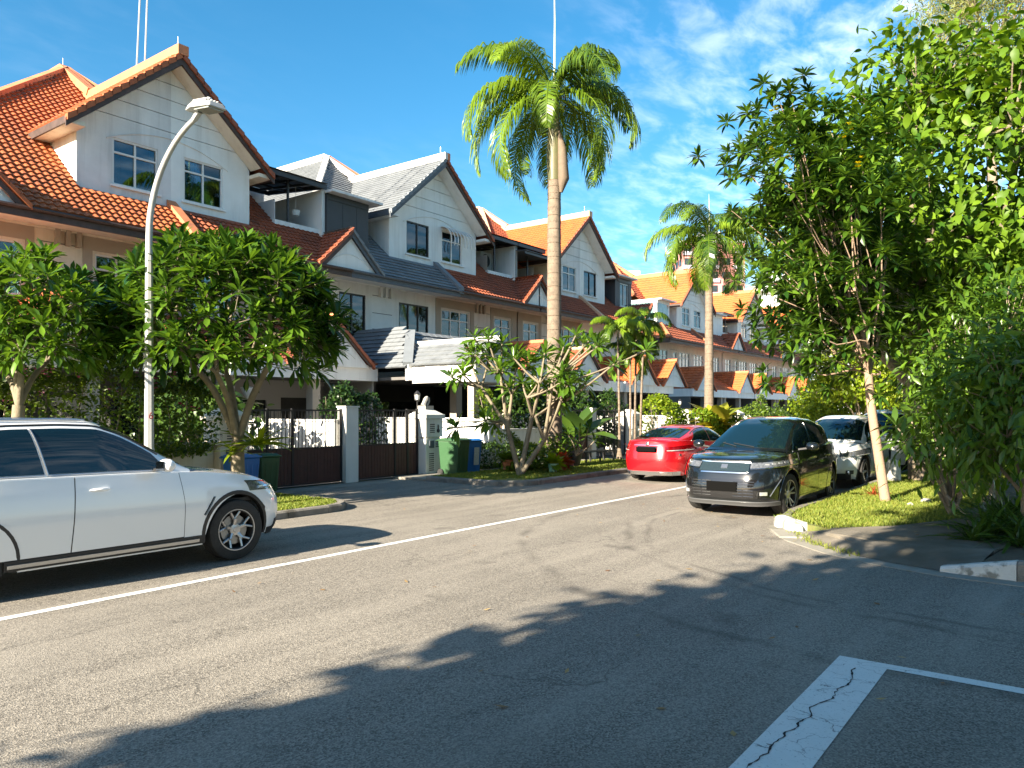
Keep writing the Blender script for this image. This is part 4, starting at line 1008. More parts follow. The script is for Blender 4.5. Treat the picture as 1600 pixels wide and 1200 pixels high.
def grille(x0, x1, y, label, z0=.75, z1=1.5, m=IRON):
    t = thing('iron_grille', label, 'railing', ((x0 + x1) / 2, y, 0), 0, 'railings between the pillars'); ox = (x0 + x1) / 2
    for z in (z0, z1 - .18, z1):
        q = MB(); q.box(x0 - ox, x1 - ox, -.012, .012, z - .012, z + .012); q.build('rail', m, t)
    n = int((x1 - x0) / .11); q = MB(); q.tube([(0, 0, z0), (0, 0, z1 + .06)], [.008, .004], 5); me = q.mesh('bar', m)
    q = MB(); q.tube([(.05 * math.cos(a), 0, z1 - .09 + .08 * math.sin(a)) for a in np.linspace(0, 2 * math.pi, 12)], .006, 4); me2 = q.mesh('scroll', m)
    for j in range(n):
        link('bar', me, t, Matrix.Translation((x0 + (j + .5) * (x1 - x0) / n - ox, 0, 0)))
        if j % 4 == 2: link('scroll', me2, t, Matrix.Translation((x0 + (j + 1) * (x1 - x0) / n - ox, 0, 0)))
    return t

YB = 15.0
WALLW = mat('boundary_white', (0.74, 0.74, 0.71), 0.85, noise=(2, 0.4), col2=(0.60, 0.58, 0.53), streak=(4, 0.5, (0.36, 0.34, 0.30)), bump=0.12)
# party walls that run back from the street
for x, lab in ((6.9, 'low party wall behind the hedge at far left'), (12.93, 'white party wall dappled with sun behind the left driveway gate'), (19.0, 'sunlit white party wall behind the iron railing right of the bins'), (25.1, 'white party wall behind the white gate post near the red car'), (31.2, 'party wall behind the bushes left of the second palm'), (37.2, 'party wall behind the second palm'), (43.3, 'end party wall of the nearer terrace')):
    wall_box('party_wall', lab, x - .06, x + .06, YB + .12, 20.0, .03, 1.55, WALLW, .05, group='party walls between the front yards')
pb = [(9.75, 'cream gate pillar behind the frangipani trunk at left', False, False), (16.12, 'white gate pillar with a carved ornament, beside the green bin', 'black lantern with frosted glass above the ornament pillar', True),
      (28.35, 'white gate pillar with pyramid cap left of the red car', False, False), (34.0, 'gate pillar behind the bushes near the second palm', 'pale lantern on the pillar behind the bushes left of the second palm', False), (40.5, 'gate pillar between the second palm and the black car', False, False)]
for x, lab, la, ur in pb: pillar(x, YB, .66, 1.72, lab, P_CREAM if x < 10 else WALLW, lantern=la, urn=ur)
for x, lab in ((13.22, 'white square post between the two maroon gates'), (25.25, 'slim white post left of the iron gate near the red car'), (37.3, 'white post behind the second palm')):
    t = thing('gate_post', lab, 'post', (x, YB, 0), 0, 'posts between paired gates'); k = MB(); k.box(-.21 if x < 20 else -.16, .21 if x < 20 else .16, -.16, .16, 0, 1.9); bevel(k.build('post_shaft', WALLW, t), .01)
    k = MB(); k.box(-.23 if x < 20 else -.18, .23 if x < 20 else .18, -.18, .18, 1.901, 1.94); k.build('post_cap', WALLW, t)
gate(10.22, 12.98, YB, 'left maroon boarded driveway gate with iron bars above', [10.8, 11.5])
gate(13.46, 15.74, YB, 'maroon boarded driveway gate between the white post and the ornament pillar', [14.87, 15.35])
gate(21.9, 24.95, YB, 'dark driveway gate behind the potted plants', [23.4])
gate(25.45, 27.95, YB, 'open barred iron gate left of the pyramid-capped pillar', [26.3, 27.1], solid=False)
gate(34.5, 37.0, YB, 'dark gate left of the second palm', [35.7])
gate(37.6, 40.1, YB, 'dark gate right of the second palm', [38.8])
grille(16.5, 18.9, YB, 'black iron railing with scrolls between the bins and the white wall end')
grille(28.75, 31.1, YB, 'iron railing behind the bushes right of the pyramid-capped pillar')
wall_box('front_wall', 'low wall below the scrolled railing', 16.47, 18.93, YB - .06, YB + .06, 0, .72, WALLW, .04, group='low front walls')
wall_box('front_wall', 'low wall below the railing behind the red car', 28.72, 31.13, YB - .06, YB + .06, 0, .72, WALLW, .04, group='low front walls')
wall_box('front_wall', 'low wall behind the frangipani by the island', 19.07, 21.85, YB - .06, YB + .06, 0, 1.2, WALLW, .04, group='low front walls')
wall_box('front_wall', 'long low wall behind the bushes near the second palm', 31.26, 34.4, YB - .06, YB + .06, 0, 1.2, WALLW, .04, group='low front walls')
wall_box('front_wall', 'cream wall under the flowering hedge at left', -4, 9.4, YB - .08, YB + .08, 0, 1.1, P_CREAM, .05, group='low front walls')
wall_box('front_wall', 'far white garden wall beyond the second palm', 40.9, 90, YB + .9, YB + 1.1, 0, 1.5, WALLW, .05, group='low front walls')
t = thing('column', 'rounded white wall end right of the railing by the bins', 'post', (18.95, YB, 0)); k = MB(); k.box(-.14, .14, -.15, .15, 0, 1.5); k.lathe([(.14, 0), (.13, .06), (.09, .12), (0, .15)], (0, 0, 1.5), 16); k.build('post_shaft', WALLW, t)
# lantern hanging in the left car porch, plants seen dark inside are with the vegetation
t = thing('hanging_lamp', 'bell-shaped lamp hanging in the left car porch', 'lamp', (14.0, 19.0 + 1.4, 2.87)); k = MB(); k.tube([(0, 0, 0), (0, 0, -.3)], .01, 5); k.build('cord', IRON, t); k = MB(); k.lathe([(.03, -.3), (.22, -.34), (.16, -.5), (.05, -.66), (0, -.68)], (0, 0, 0), 14); k.build('shade', LAMPGL, t, smooth=True)

# wheeled bins
def bin_(x, y, rz, m, label, s=1.0):
    t = thing('wheelie_bin', label, 'bin', (x, y, 0), rz, 'wheeled bins')
    k = MB(); a, b_ = .24 * s, .29 * s; A, B2 = .29 * s, .35 * s; h = .98 * s
    k.prism([(-a, -b_, .04), (a, -b_, .04), (a, b_, .04), (-a, b_, .04)], [(-A, -B2, h), (A, -B2, h), (A, B2, h), (-A, B2, h)]); bevel(k.build('bin_body', m, t), .03, 3)
    k = MB(); k.box(-A - .025, A + .025, -B2 - .03, B2 + .02, h + .001, h + .035); k.prism([(-A, -B2, h + .035), (A, -B2, h + .035), (A, B2, h + .035), (-A, B2, h + .035)], [(-A * .8, -B2 * .8, h + .075), (A * .8, -B2 * .8, h + .075), (A * .8, B2 * .8, h + .075), (-A * .8, B2 * .8, h + .075)]); bevel(k.build('lid', m, t), .012)
    k = MB(); k.tube([(-A, B2 + .06, h + .0), (A, B2 + .06, h + .0)], .014, 8); k.build('handle', m, t)
    for sg in (-1, 1):
        k = MB(); k.lathe([(0, -.03), (.09, -.03), (.10, -.02), (.10, .02), (.09, .03), (0, .03)], (0, 0, 0), 18, 'y'); k.build('bin_wheel', TYRE_, t, smooth=35, M=Matrix.Translation((sg * (a + .03), b_ - .02, .10)) @ Matrix.Rotation(R(90), 4, 'Z'))
    for j in range(3):
        k = MB(); k.box(-.006, .006, -.008, .0, .1, h * .85); k.build('rib', m, t, M=Matrix.Translation(((j - 1) * .16 * s, -(b_ + (B2 - b_) * .48) - .006, 0)) @ Matrix.Rotation(R(3.6), 4, 'X'))
    return t
TYRE_ = mat('bin_tyre', (0.02, 0.02, 0.02), 0.8)
bin_(16.35, 14.15, R(4), BIN_G, 'dark green wheeled bin in front of the ornament pillar')
t = bin_(17.0, 14.22, R(-6), BIN_B, 'blue wheeled recycling bin with a pale label, right of the green bin', .97)
k = MB(); k.box(-.10, .10, -.004, 0, .28, .78); k.build('label_panel', LABELM, t, M=Matrix.Translation((.02, -.335, 0)) @ Matrix.Rotation(R(3.6), 4, 'X'))
t = bin_(9.55, 14.15, R(10), BIN_B, 'blue wheeled bin behind the frangipani trunk by the white car', .85)
bin_(10.35, 14.5, R(-4), BIN_G, 'dark green bin before the left maroon gate', .82)
# pots
def pot(x, y, r, h, m, label, z=.11):
    t = thing('plant_pot', label, 'plant pot', (x, y, z), 0, 'plant pots on the verge')
    k = MB(); k.lathe([(0, 0), (r * .68, 0), (r * .95, h * .84), (r * 1.05, h * .84), (r * 1.05, h), (r * .92, h), (r * .88, h * .88), (0, h * .88)], (0, 0, 0), 22); k.build('pot_body', m, t, smooth=35)
    k = MB(); k.lathe([(0, h * .885), (r * .9, h * .885)], (0, 0, 0), 16); k.build('potting_soil', M_SOIL, t)
    return t
POTS = [(17.3, 12.95, .19, .34, TERRA, 'leftmost terracotta pot on the verge'), (17.75, 11.75, .15, .26, POTGR, 'mint green plastic pot near the kerb'), (18.5, 11.95, .18, .22, TERRA, 'low terracotta pot right of the mint pot'), (20.1, 12.6, .34, .50, POTGY, 'large dark glazed pot holding a small frangipani')]
for p in POTS: pot(*p)
# low dark bench-like grate on legs over the drain, left of the red car
t = thing('metal_bench', 'low dark slatted metal frame on legs left of the red car', 'bench', (22.2, 13.0, .11))
for j in range(5): k = MB(); k.box(-1.0, 1.0, -.22 + j * .1, -.16 + j * .1, .36, .39); k.build('slat', IRON, t)
for sx in (-.9, 0, .9):
    for sy in (-.18, .2): k = MB(); k.box(sx - .025, sx + .025, sy - .025, sy + .025, 0, .359); k.build('leg', IRON, t)

# street lamp
t = thing('street_lamp', 'tall pale street lamp with a curved arm behind the white SUV', 'street lamp', (6.42, 12.0, 0))
k = MB(); ps = [(0, 0, 0), (0, 0, 1.2), (0, 0, 1.22), (0, 0, 4.6)]; k.tube([(0, 0, 0), (0, 0, 1.2), (0, 0, 1.22), (0, 0, 4.3)], [.088, .084, .076, .058], 8); k.build('pole', POLEM, t)
k = MB(); cv = [(0, 0, 4.28), (0, 0, 4.6)] + [(0, -1.85 * (1 - math.cos(a)) , 4.6 + 1.66 * math.sin(a)) for a in np.linspace(.12, 1.27, 12)]
k.tube(cv, [.056] + [.052 - .012 * i / 12 for i in range(13)], 10); k.build('arm', POLEM, t, smooth=50)
e = Vector(cv[-1])
k = MB(); k.tube([tuple(e), tuple(e + Vector((0, -.14, .09)))], [.045, .05], 8); k.build('neck', POLEM, t)
hd = bpy.data.objects.new('lamp_head', None); COL.objects.link(hd); hd.parent = t; hd.matrix_local = Matrix.Scale(1, 4) @ Matrix.Translation(e + Vector((0, -.26, .08))) @ Matrix.Rotation(R(8), 4, 'X') @ Matrix.Scale(1.12, 4)
k = MB(); k.prism([(-.13, -.33, 0), (.13, -.33, 0), (.15, .1, 0), (.08, .33, 0), (-.08, .33, 0), (-.15, .1, 0)], [(-.10, -.28, .075), (.10, -.28, .075), (.12, .1, .09), (.06, .3, .08), (-.06, .3, .08), (-.12, .1, .09)]); bevel(k.build('lamp_housing', mat('lamp_housing_grey', (.36, .37, .36), .5), hd), .012)
for j in range(5): k = MB(); k.box(-.10 + j * .042, -.085 + j * .042, -.2, .12, .088, .115); k.build('cooling_fin', POLEM, hd)
k = MB(); k.box(-.11, .11, -.28, .06, -.022, -.001); k.build('lamp_lens', mat('lamp_lens', (.25, .27, .25), .15), hd)
k = MB(); k.lathe([(.035, .09), (.04, .12), (.03, .15), (0, .155)], (0, -.1, 0), 12); k.build('photocell', LAMPGL, hd, smooth=True)
fc = bpy.data.curves.new('pole_number', 'FONT'); fc.body = '6'; fc.size = .16; fc.extrude = .002; fc.align_x = 'CENTER'
fc.materials.append(REDP); tmp = bpy.data.objects.new('tmp_text', fc); COL.objects.link(tmp); bpy.context.view_layer.update()
me = bpy.data.meshes.new_from_object(tmp); bpy.data.objects.remove(tmp); me.name = 'pole_number'; fo = link('pole_number', me, t)
fo.matrix_local = Matrix.Translation((-.012, -.082, 1.68)) @ Matrix.Rotation(R(90), 4, 'X')
for z in (.9, 1.15): k = MB(); k.box(-.05, .05, -.092, -.086, z, z + .12) if False else k.tube([(.05, -.07, z), (.05, -.085, z)], .012, 6); k.build('bolt', POLEM, t)
# farther lamps
def far_lamp(x, y, h, label):
    t = thing('street_lamp', label, 'street lamp', (x, y, 0)); k = MB(); k.tube([(0, 0, 0), (0, 0, h - 1.2)], [.10, .06], 8); k.build('pole', POLEM, t)
    k = MB(); k.tube([(0, -1.3 * (1 - math.cos(a)), h - 1.2 + 1.3 * math.sin(a)) for a in np.linspace(0, 1.2, 8)], .05, 7); k.build('arm', POLEM, t)
    k = MB(); k.box(-.14, .14, -1.5, -.85, h - .08, h + .02); k.build('lamp_head', POLEM, t)
far_lamp(55.5, 12.2, 7.3, 'far curved street lamp in front of the small orange gables')
far_lamp(70.0, 7.6, 6.0, 'distant lamp post beyond the parked white cars')
# letter-free white drum and stones on the right verge
t = thing('white_drum', 'white painted round block at the foot of the big tree', 'block', (20.2, 3.62, .11)); k = MB(); k.lathe([(0, 0), (.16, 0), (.17, .1), (.15, .46), (.11, .54), (0, .56)], (0, 0, 0), 18); k.build('drum_body', M_KERBW, t, smooth=35)
for i, (x, y, r_, lab) in enumerate(((15.9, 2.3, .10, 'larger pale stone lying in the right grass'), (15.2, 2.45, .06, 'small upright pale stone in the right grass'))):
    g = np.random.default_rng(i + 40); bm = bmesh.new(); bmesh.ops.create_icosphere(bm, subdivisions=2, radius=r_)
    for v in bm.verts: v.co *= 1 + g.uniform(-.15, .15); v.co.z *= .7
    me = bpy.data.meshes.new('stone'); bm.to_mesh(me); bm.free(); me.materials.append(STONE); o = link('stone', me, M=Matrix.Translation((x, y, .14))); tag(o, lab, 'stone')

# ------------------------------------------------------------------ far buildings
PINK = mat('render_pink', (0.56, 0.24, 0.22), 0.85, noise=(.3, 0.3)); LILAC = mat('render_lilac', (0.55, 0.50, 0.60), 0.85)
PALEB = mat('cladding_pale_blue', (0.60, 0.64, 0.70), 0.6, noise=(.2, 0.3)); YEL = mat('panel_yellow', (0.80, 0.55, 0.03), 0.5); BLUEP = mat('panel_blue', (0.10, 0.45, 0.68), 0.4)
def block(name, label, cx, cy, rz, L_, D_, H, floors, bays, m, m2, win=G_DARK, band=None):
    t = thing(name, label, 'building', (cx, cy, 0), rz)
    k = MB(); k.box(-L_ / 2, L_ / 2, -D_ / 2, D_ / 2, 0, H); k.build('wall', m, t)
    k = MB(); k.box(-L_ / 2 - .3, L_ / 2 + .3, -D_ / 2 - .3, D_ / 2 + .3, H, H + .6); k.box(-L_ / 6, L_ / 6, -D_ / 3, D_ / 3, H + .6, H + 3.2); k.build('roof', P_GREYW, t)
    fh = H / floors; bw = L_ / bays
    q = MB(); q.box(-bw * .32, bw * .32, -.12, .12, 0, fh * .48); me = q.mesh('window', win)
    q = MB(); q.box(-bw * .46, bw * .46, -.5, 0, 0, fh * .25); me2 = q.mesh('balcony', m2)
    nb = 0
    for f in range(floors):
        if (f + 1) * fh < H * .35: continue
        for b_ in range(bays):
            nb += 1
            x = -L_ / 2 + (b_ + .5) * bw
            link('window', me, t, Matrix.Translation((x, -D_ / 2, f * fh + fh * .38)))
            if b_ % 2 == 0: link('parapet', me2, t, Matrix.Translation((x, -D_ / 2 - .01, f * fh + fh * .08)))
    q = MB(); q.box(-bw * .32, bw * .32, -.12, .12, 0, fh * .48)
    for b_ in range(max(2, int(D_ / bw))):
        for f in range(floors):
            if (f + 1) * fh < H * .35: continue
            link('window', me, t, Matrix.Translation((-L_ / 2, -D_ / 2 + (b_ + .5) * D_ / max(2, int(D_ / bw)), f * fh + fh * .38)) @ Matrix.Rotation(R(90), 4, 'Z'))
    return t
def far(u, d):  # a place seen in direction u at depth d
    lat = (u - 800) / 1200 * d; return d * .8032 + lat * .5957, d * .5957 - lat * .8032
def put(u, d): x, y = far(u, d); return x, y
x, y = put(1103, 190); block('apartment_block', 'pink and lilac apartment block rising behind the second palm', x, y, R(-53), 15, 14, 42, 13, 5, PINK, LILAC)
x, y = put(1198, 205); block('apartment_block', 'reddish brown apartment block between palm and yellow panelled building', x, y, R(-53), 7, 14, 35, 12, 3, mat('render_brick_red', (.36, .12, .10), .85), PINK)
x, y = put(1226, 215); block('apartment_block', 'pale grey apartment block beside the reddish one', x, y, R(-53), 8, 14, 36.5, 12, 3, P_GREYW, P_WHITE)
x, y = put(1138, 235); block('apartment_block', 'low pale apartment block seen under the second palm crown', x, y, R(-53), 26, 12, 34, 11, 9, P_GREYW, P_WHITE)
x, y = put(988, 230); block('apartment_block', 'white flat roofed block just showing above the far orange roof', x, y, R(-53), 10, 12, 40, 12, 4, P_WHITE, P_GREYW)
x, y = put(1300, 130)
t = thing('shopping_building', 'white building with yellow and blue panels behind the right trees', 'building', (x, y, 0), R(-50))
k = MB(); k.box(-12, 70, 0, 30, 0, 22); k.build('wall', P_WHITE, t)
for x0, x1, z0, z1, mm in ((-8, 14, 18.0, 20.8, YEL), (-6, 10, 13.8, 17.2, BLUEP), (-3, 12, 10.4, 12.4, YEL), (18, 60, 5, 15, PALEB)):
    k = MB(); k.box(x0, x1, -.25, -.01, z0, z1); k.build('wall_panel', mm, t)
k = MB(); k.box(-14, 72, -1, 31, 22, 22.8); k.build('roof', P_WHITE, t)
x, y = put(1330, 105)
t = thing('warehouse', 'low pale grey-blue building behind the far trees', 'building', (x, y, 0), R(-50)); k = MB(); k.box(-10, 60, 0, 20, 0, 13); k.build('wall', PALEB, t)
for j in range(16): k = MB(); k.box(-8 + j * 4, -5.6 + j * 4, -.15, -.01, 6, 8.2); k.build('window', G_PALE, t)
k = MB(); k.box(-10.5, 60.5, -.5, 20.5, 13, 13.5); k.build('roof', P_GREYW, t)
# ------------------------------------------------------------------ cars
def car_paint(name, col, metal=0.0, rough=0.35, coat=1.0):
    m = mat(name, col, rough, metal, 0.5, coat); return m
TYRE = mat('tyre_rubber', (0.018, 0.018, 0.018), 0.85, noise=(20, 0.5), col2=(0.045, 0.042, 0.038), bump=0.2, bscale=90)
RIM = mat('alloy_silver', (0.42, 0.42, 0.43), 0.32, 0.9)
RIMD = mat('brake_dark', (0.03, 0.03, 0.03), 0.5, 0.5)
CHROME = mat('chrome', (0.72, 0.73, 0.75), 0.12, 1.0)
SATIN = mat('satin_trim', (0.45, 0.46, 0.47), 0.3, 0.9)
PLASTIC = mat('black_plastic', (0.020, 0.020, 0.021), 0.55, noise=(15, 0.3))
GLOSSB = mat('gloss_black', (0.008, 0.008, 0.009), 0.08, coat=1.0)
CGLASS = mat('car_glass', (0.004, 0.013, 0.018), 0.02, spec=0.75)
LAMPG = mat('headlamp_glass', (0.20, 0.215, 0.23), 0.05, 0.3, 0.9, coat=1.0, noise=(30, 0.9), col2=(0.05, 0.05, 0.055))
LAMPD = mat('headlamp_dark', (0.05, 0.052, 0.055), 0.05, 0.3, 0.9, coat=1.0)
LED = mat('lamp_reflector', (0.85, 0.87, 0.9), 0.12, 0.7)
RLAMP = mat('tail_lamp_red', (0.13, 0.001, 0.003), 0.08, coat=1.0)
GREYT = mat('dark_chrome', (0.22, 0.225, 0.23), 0.25, 0.9)
PLATE = mat('plate_black', (0.002, 0.002, 0.002), 0.6, spec=0.05)
WDISC = mat('windscreen_sticker', (0.75, 0.76, 0.62), 0.6)
SEATM = mat('seat_fabric', (0.08, 0.08, 0.085), 0.8)

def smooth_fn(xs, ys, k=0.09):
    X = np.linspace(min(xs) - .3, max(xs) + .3, 700); Y = np.interp(X, xs, ys)
    n = max(3, int(k / (X[1] - X[0]))) | 1; w = np.hanning(n + 2)[1:-1]; w /= w.sum()
    Yp = np.pad(Y, n // 2, mode='edge'); Y = np.convolve(Yp, w, 'valid')
    return lambda x: float(np.interp(x, X, Y))

class Car:
    def __init__(s, name, label, c, loc, rz, paint):
        s.c = c; s.root = thing(name, label, 'car', loc, rz); s.paint = paint
        s.a0 = c['L'] / 2; s.b0 = c['Wd'] / 2; s.p = c.get('p', 5.5)
        s.zsh = smooth_fn(*zip(*sorted(c['shoulder'])), k=.30); s.zr = smooth_fn(*zip(*sorted(c['roof'])), k=c.get('ks', .32))
        s.clear = c['clear']
        s.fA = smooth_fn(c['nose_f'], c['nose_x'], k=.12); s.rA = smooth_fn(c['tail_f'], c['tail_x'], k=.12)
        s.fB = smooth_fn([0, .12, .3, .5, .62, .8, 1], c.get('wid', [.945, .97, .985, 1.0, .995, .975, .93]), k=.14)
    def axles(s): return [s.a0 - s.c['fo'], s.a0 - s.c['fo'] - s.c['WB']]
    def pt(s, c_, s_, f):
        xf, xr = s.a0 * s.fA(f), s.a0 * s.rA(f); a = (xf + xr) / 2; xc = (xf - xr) / 2
        x = xc + a * c_; tap = 1 - .06 * max(0, x / s.a0 - .45) - .05 * max(0, -x / s.a0 - .5)
        return x, s.b0 * s.fB(f) * s_ * tap
    def side(s, x, z, sg, off=0.0):
        """point of the body side at length x, height z"""
        zs = s.zsh(x); f = min(1, max(0, (z - s.clear) / (zs - s.clear)))
        xf, xr = s.a0 * s.fA(f), s.a0 * s.rA(f); a = (xf + xr) / 2; xc = (xf - xr) / 2
        c_ = max(-1, min(1, (x - xc) / a)); s_ = (1 - abs(c_) ** s.p) ** (1 / s.p)
        X, Y = s.pt(c_, s_, f); return Vector((x, sg * (Y + off), z))
    def rim_pt(s, th, z, off=0.0):
        """point by plan angle (0 = nose, 180 = tail) and height"""
        ct, st = math.cos(th), math.sin(th)
        c_ = math.copysign(abs(ct) ** (2 / s.p), ct); s_ = math.copysign(abs(st) ** (2 / s.p), st)
        x0 = s.a0 * c_ * .96
        f = min(1.0, max(0, (z - s.clear) / (s.zsh(x0) - s.clear))); X, Y = s.pt(c_, s_, f)
        n = Vector((math.copysign(abs(c_) ** (s.p - 1), c_) / s.a0, math.copysign(abs(s_) ** (s.p - 1), s_) / s.b0, 0)).normalized()
        return Vector((X, Y, z)) + n * off
    def th_of_y(s, yf): return math.asin(min(1, abs(yf)) ** (s.p / 2)) * (1 if yf >= 0 else -1)
    def body(s):
        c = s.c; p = s.p; ra = c['rw'] + .075; ax = s.axles(); wz = c['rw']
        xs = set(np.round(np.linspace(-.90, .90, 45) * s.a0, 4))
        for a in ax:
            xs = {x for x in xs if abs(x - a) > ra + .02}
            xs |= {round(a + ra * math.cos(t), 4) for t in np.linspace(0, math.pi, 19)}
        xs = sorted(xs)
        C = [(x / s.a0, (1 - abs(x / s.a0) ** p) ** (1 / p)) for x in xs]
        smax = C[-1][1]; smin = C[0][1]
        fr = [((1 - q ** p) ** (1 / p), q) for q in np.linspace(smax, 0, 14)[1:]]
        re_ = [(-(1 - q ** p) ** (1 / p), q) for q in np.linspace(0, smin, 14)[:-1]]
        C = re_ + C + fr
        lev = np.linspace(0, 1, 17); nc = len(C)
        def zb(x):
            z = s.clear + .05 * max(0, (abs(x) - s.a0 * .8) / (s.a0 * .2))
            for a in ax:
                if abs(x - a) < ra + 1e-3: z = max(z, wz + math.sqrt(max(0, ra * ra - (x - a) ** 2)))
            return z
        m = MB(); sides = {}
        for sg in (-1, 1):
            P = []
            for c_, s_ in C:
                x0, _ = s.pt(c_, s_, .05); z0 = zb(x0) if s_ > .5 else s.clear + .05; z1 = s.zsh(x0)
                col = []
                for t in lev:
                    z = z0 + (z1 - z0) * t; f = (z - s.clear) / (z1 - s.clear); X, Y = s.pt(c_, s_, min(1, max(0, f)))
                    col.append((X, sg * Y, z))
                P.append(col)
            sides[sg] = P
            m.grid(P if sg < 0 else [r for r in P[::-1]])
        # bonnet / boot / waist top
        rows = []; K = 12
        for i in range(nc):
            L_, R__ = Vector(sides[1][i][-1]), Vector(sides[-1][i][-1])
            row = []
            for k in range(K + 1):
                t = k / K; q = L_.lerp(R__, t); u = 2 * t - 1
                cr = s.c.get('crown', .055) * min(1, (L_ - R__).length / s.b0)
                q.z += cr * (1 - abs(u) ** 2.6); q.x += 0
                row.append(tuple(q))
            rows.append(row)
        m.grid(rows)
        o = m.build('body', s.paint, s.root, smooth=38)
        bm = bmesh.new(); bm.from_mesh(o.data); bmesh.ops.remove_doubles(bm, verts=bm.verts, dist=.0008); bmesh.ops.recalc_face_normals(bm, faces=bm.faces); bm.to_mesh(o.data); bm.free()
        for q in o.data.polygons: q.use_smooth = True
        o.data.set_sharp_from_angle(angle=R(38))
        s.body_o = o
        # underbody with open wheel wells
        k = MB(); e = .12
        xa = sorted(ax); cuts = [-s.a0 * .86, xa[0] - ra, xa[0] + ra, xa[1] - ra, xa[1] + ra, s.a0 * .86]
        for x0, x1 in ((cuts[0], cuts[1]), (cuts[2], cuts[3]), (cuts[4], cuts[5])): k.box(x0, x1, -s.b0 * (.80 if abs(x0 + x1) < 1.5 else .62), s.b0 * (.80 if abs(x0 + x1) < 1.5 else .62), s.clear - .02, s.clear + .25)
        for x0, x1 in ((cuts[1], cuts[2]), (cuts[3], cuts[4])): k.box(x0, x1, -s.b0 * .60, s.b0 * .60, s.clear - .03, .55)
        k.box(-s.a0 * .85, s.a0 * .85, -s.b0 * .85, s.b0 * .85, .70, .74)
        k.build('underbody', PLASTIC, s.root)
        # arch lips
        am = s.c.get('arch', s.paint)
        for a in ax:
            for sg in (-1, 1):
                k = MB(); rows = []
                t0 = math.asin(max(-1, min(1, (s.clear + .02 - wz) / ra)))
                for t in np.linspace(t0, math.pi - t0, 25):
                    row = []
                    for rr, of in ((ra - .015, -.06), (ra - .004, .004), (ra + s.c.get('lipw', .02), .010), (ra + s.c.get('lipw', .02) + .006, .0)):
                        x, z = a + rr * math.cos(t), wz + rr * math.sin(t)
                        row.append(tuple(s.side(x, max(z, s.clear), sg, of)))
                    rows.append(row)
                k.grid(rows); k.build('wheel_arch', am, s.root, smooth=True)
    def gh(s, x, hf, sg, off=0.0):
        """greenhouse surface at length x, height fraction hf of the local section"""
        zb, zt = s.zsh(x) - .01, s.zr(x); h = max(.005, zt - zb); q = s.c.get('ghp', 4.6)
        f = min(1, max(0, hf)); sn = f ** (q / 2); cs = math.sqrt(max(0, 1 - sn * sn)) ** (2 / q) if sn < 1 else 0
        base = s.side(x, s.zsh(x), 1).y - s.c.get('inset', .045)
        y = base * cs * (1 - s.c.get('lean', .20) * f * min(1, h / .5))
        return Vector((x, sg * y, zb + h * f))
    def ghp_y(s, x, yf):
        """greenhouse surface at length x, width fraction yf"""
        zb, zt = s.zsh(x) - .01, s.zr(x); h = max(.005, zt - zb); q = s.c.get('ghp', 4.6)
        base = s.side(x, s.zsh(x), 1).y - s.c.get('inset', .045)
        cs = abs(yf) ** (q / 2); f = math.sqrt(max(0, 1 - cs * cs)) ** (2 / q)
        y = base * abs(yf) * (1 - s.c.get('lean', .20) * f * min(1, h / .5))
        bow = s.c.get('bow', .12) * (1 - abs(yf) ** 2) * max(0, min(1, (s.c['roof'][0][0] - x) / -.01 if False else 1)) * s.bowk(x)
        return Vector((x + bow, math.copysign(y, yf), zb + h * f))
    def bowk(s, x):
        x0, x1 = s.c['ws']; r0, r1 = s.c['rs']      # windscreen base/top, rear screen top/base
        if x > x1: return min(1, (x - x1) / (x0 - x1)) 
        if x < r0: return -min(1, (r0 - x) / (r0 - r1)) 
        return 0
    def greenhouse(s):
        x0, x1 = s.c['gh']; N = 56; K = 26; rows = []
        for x in np.linspace(x0, x1, N):
            rows.append([tuple(s.ghp_y(x, math.cos(math.pi * k / K) if True else 0)) for k in range(K + 1)])
        m = MB(); m.grid(rows); o = m.build('roof', s.paint, s.root, smooth=50)
    def patch(s, name, fn, nu, nv, mt, parent=None, th=.006, smooth=35):
        """panel laid on a surface fn(u,v,off), u,v in 0..1, with thickness"""
        m = MB(); P = [[fn(i / nu, j / nv) for j in range(nv + 1)] for i in range(nu + 1)]
        V = [[Vector(q) for q in r] for r in P]; Nn = []
        cen = Vector((0, 0, .7))
        for i in range(nu + 1):
            r = []
            for j in range(nv + 1):
                du = V[min(i + 1, nu)][j] - V[max(i - 1, 0)][j]; dv = V[i][min(j + 1, nv)] - V[i][max(j - 1, 0)]
                n = du.cross(dv); n = n.normalized() if n.length > 1e-12 else Vector((0, 0, 1))
                if n.dot(V[i][j] - Vector((V[i][j].x * .6, 0, .7))) < 0: n = -n
                r.append(n)
            Nn.append(r)
        m.grid([[tuple(V[i][j] + Nn[i][j] * th) for j in range(nv + 1)] for i in range(nu + 1)])
        edge = [(i, 0) for i in range(nu + 1)] + [(nu, j) for j in range(1, nv + 1)] + [(i, nv) for i in range(nu - 1, -1, -1)] + [(0, j) for j in range(nv - 1, 0, -1)]
        m.grid([[tuple(V[i][j] + Nn[i][j] * th) for i, j in edge + edge[:1]], [tuple(V[i][j] - Nn[i][j] * .01) for i, j in edge + edge[:1]]])
        return m.build(name, mt, parent or s.root, smooth=smooth)
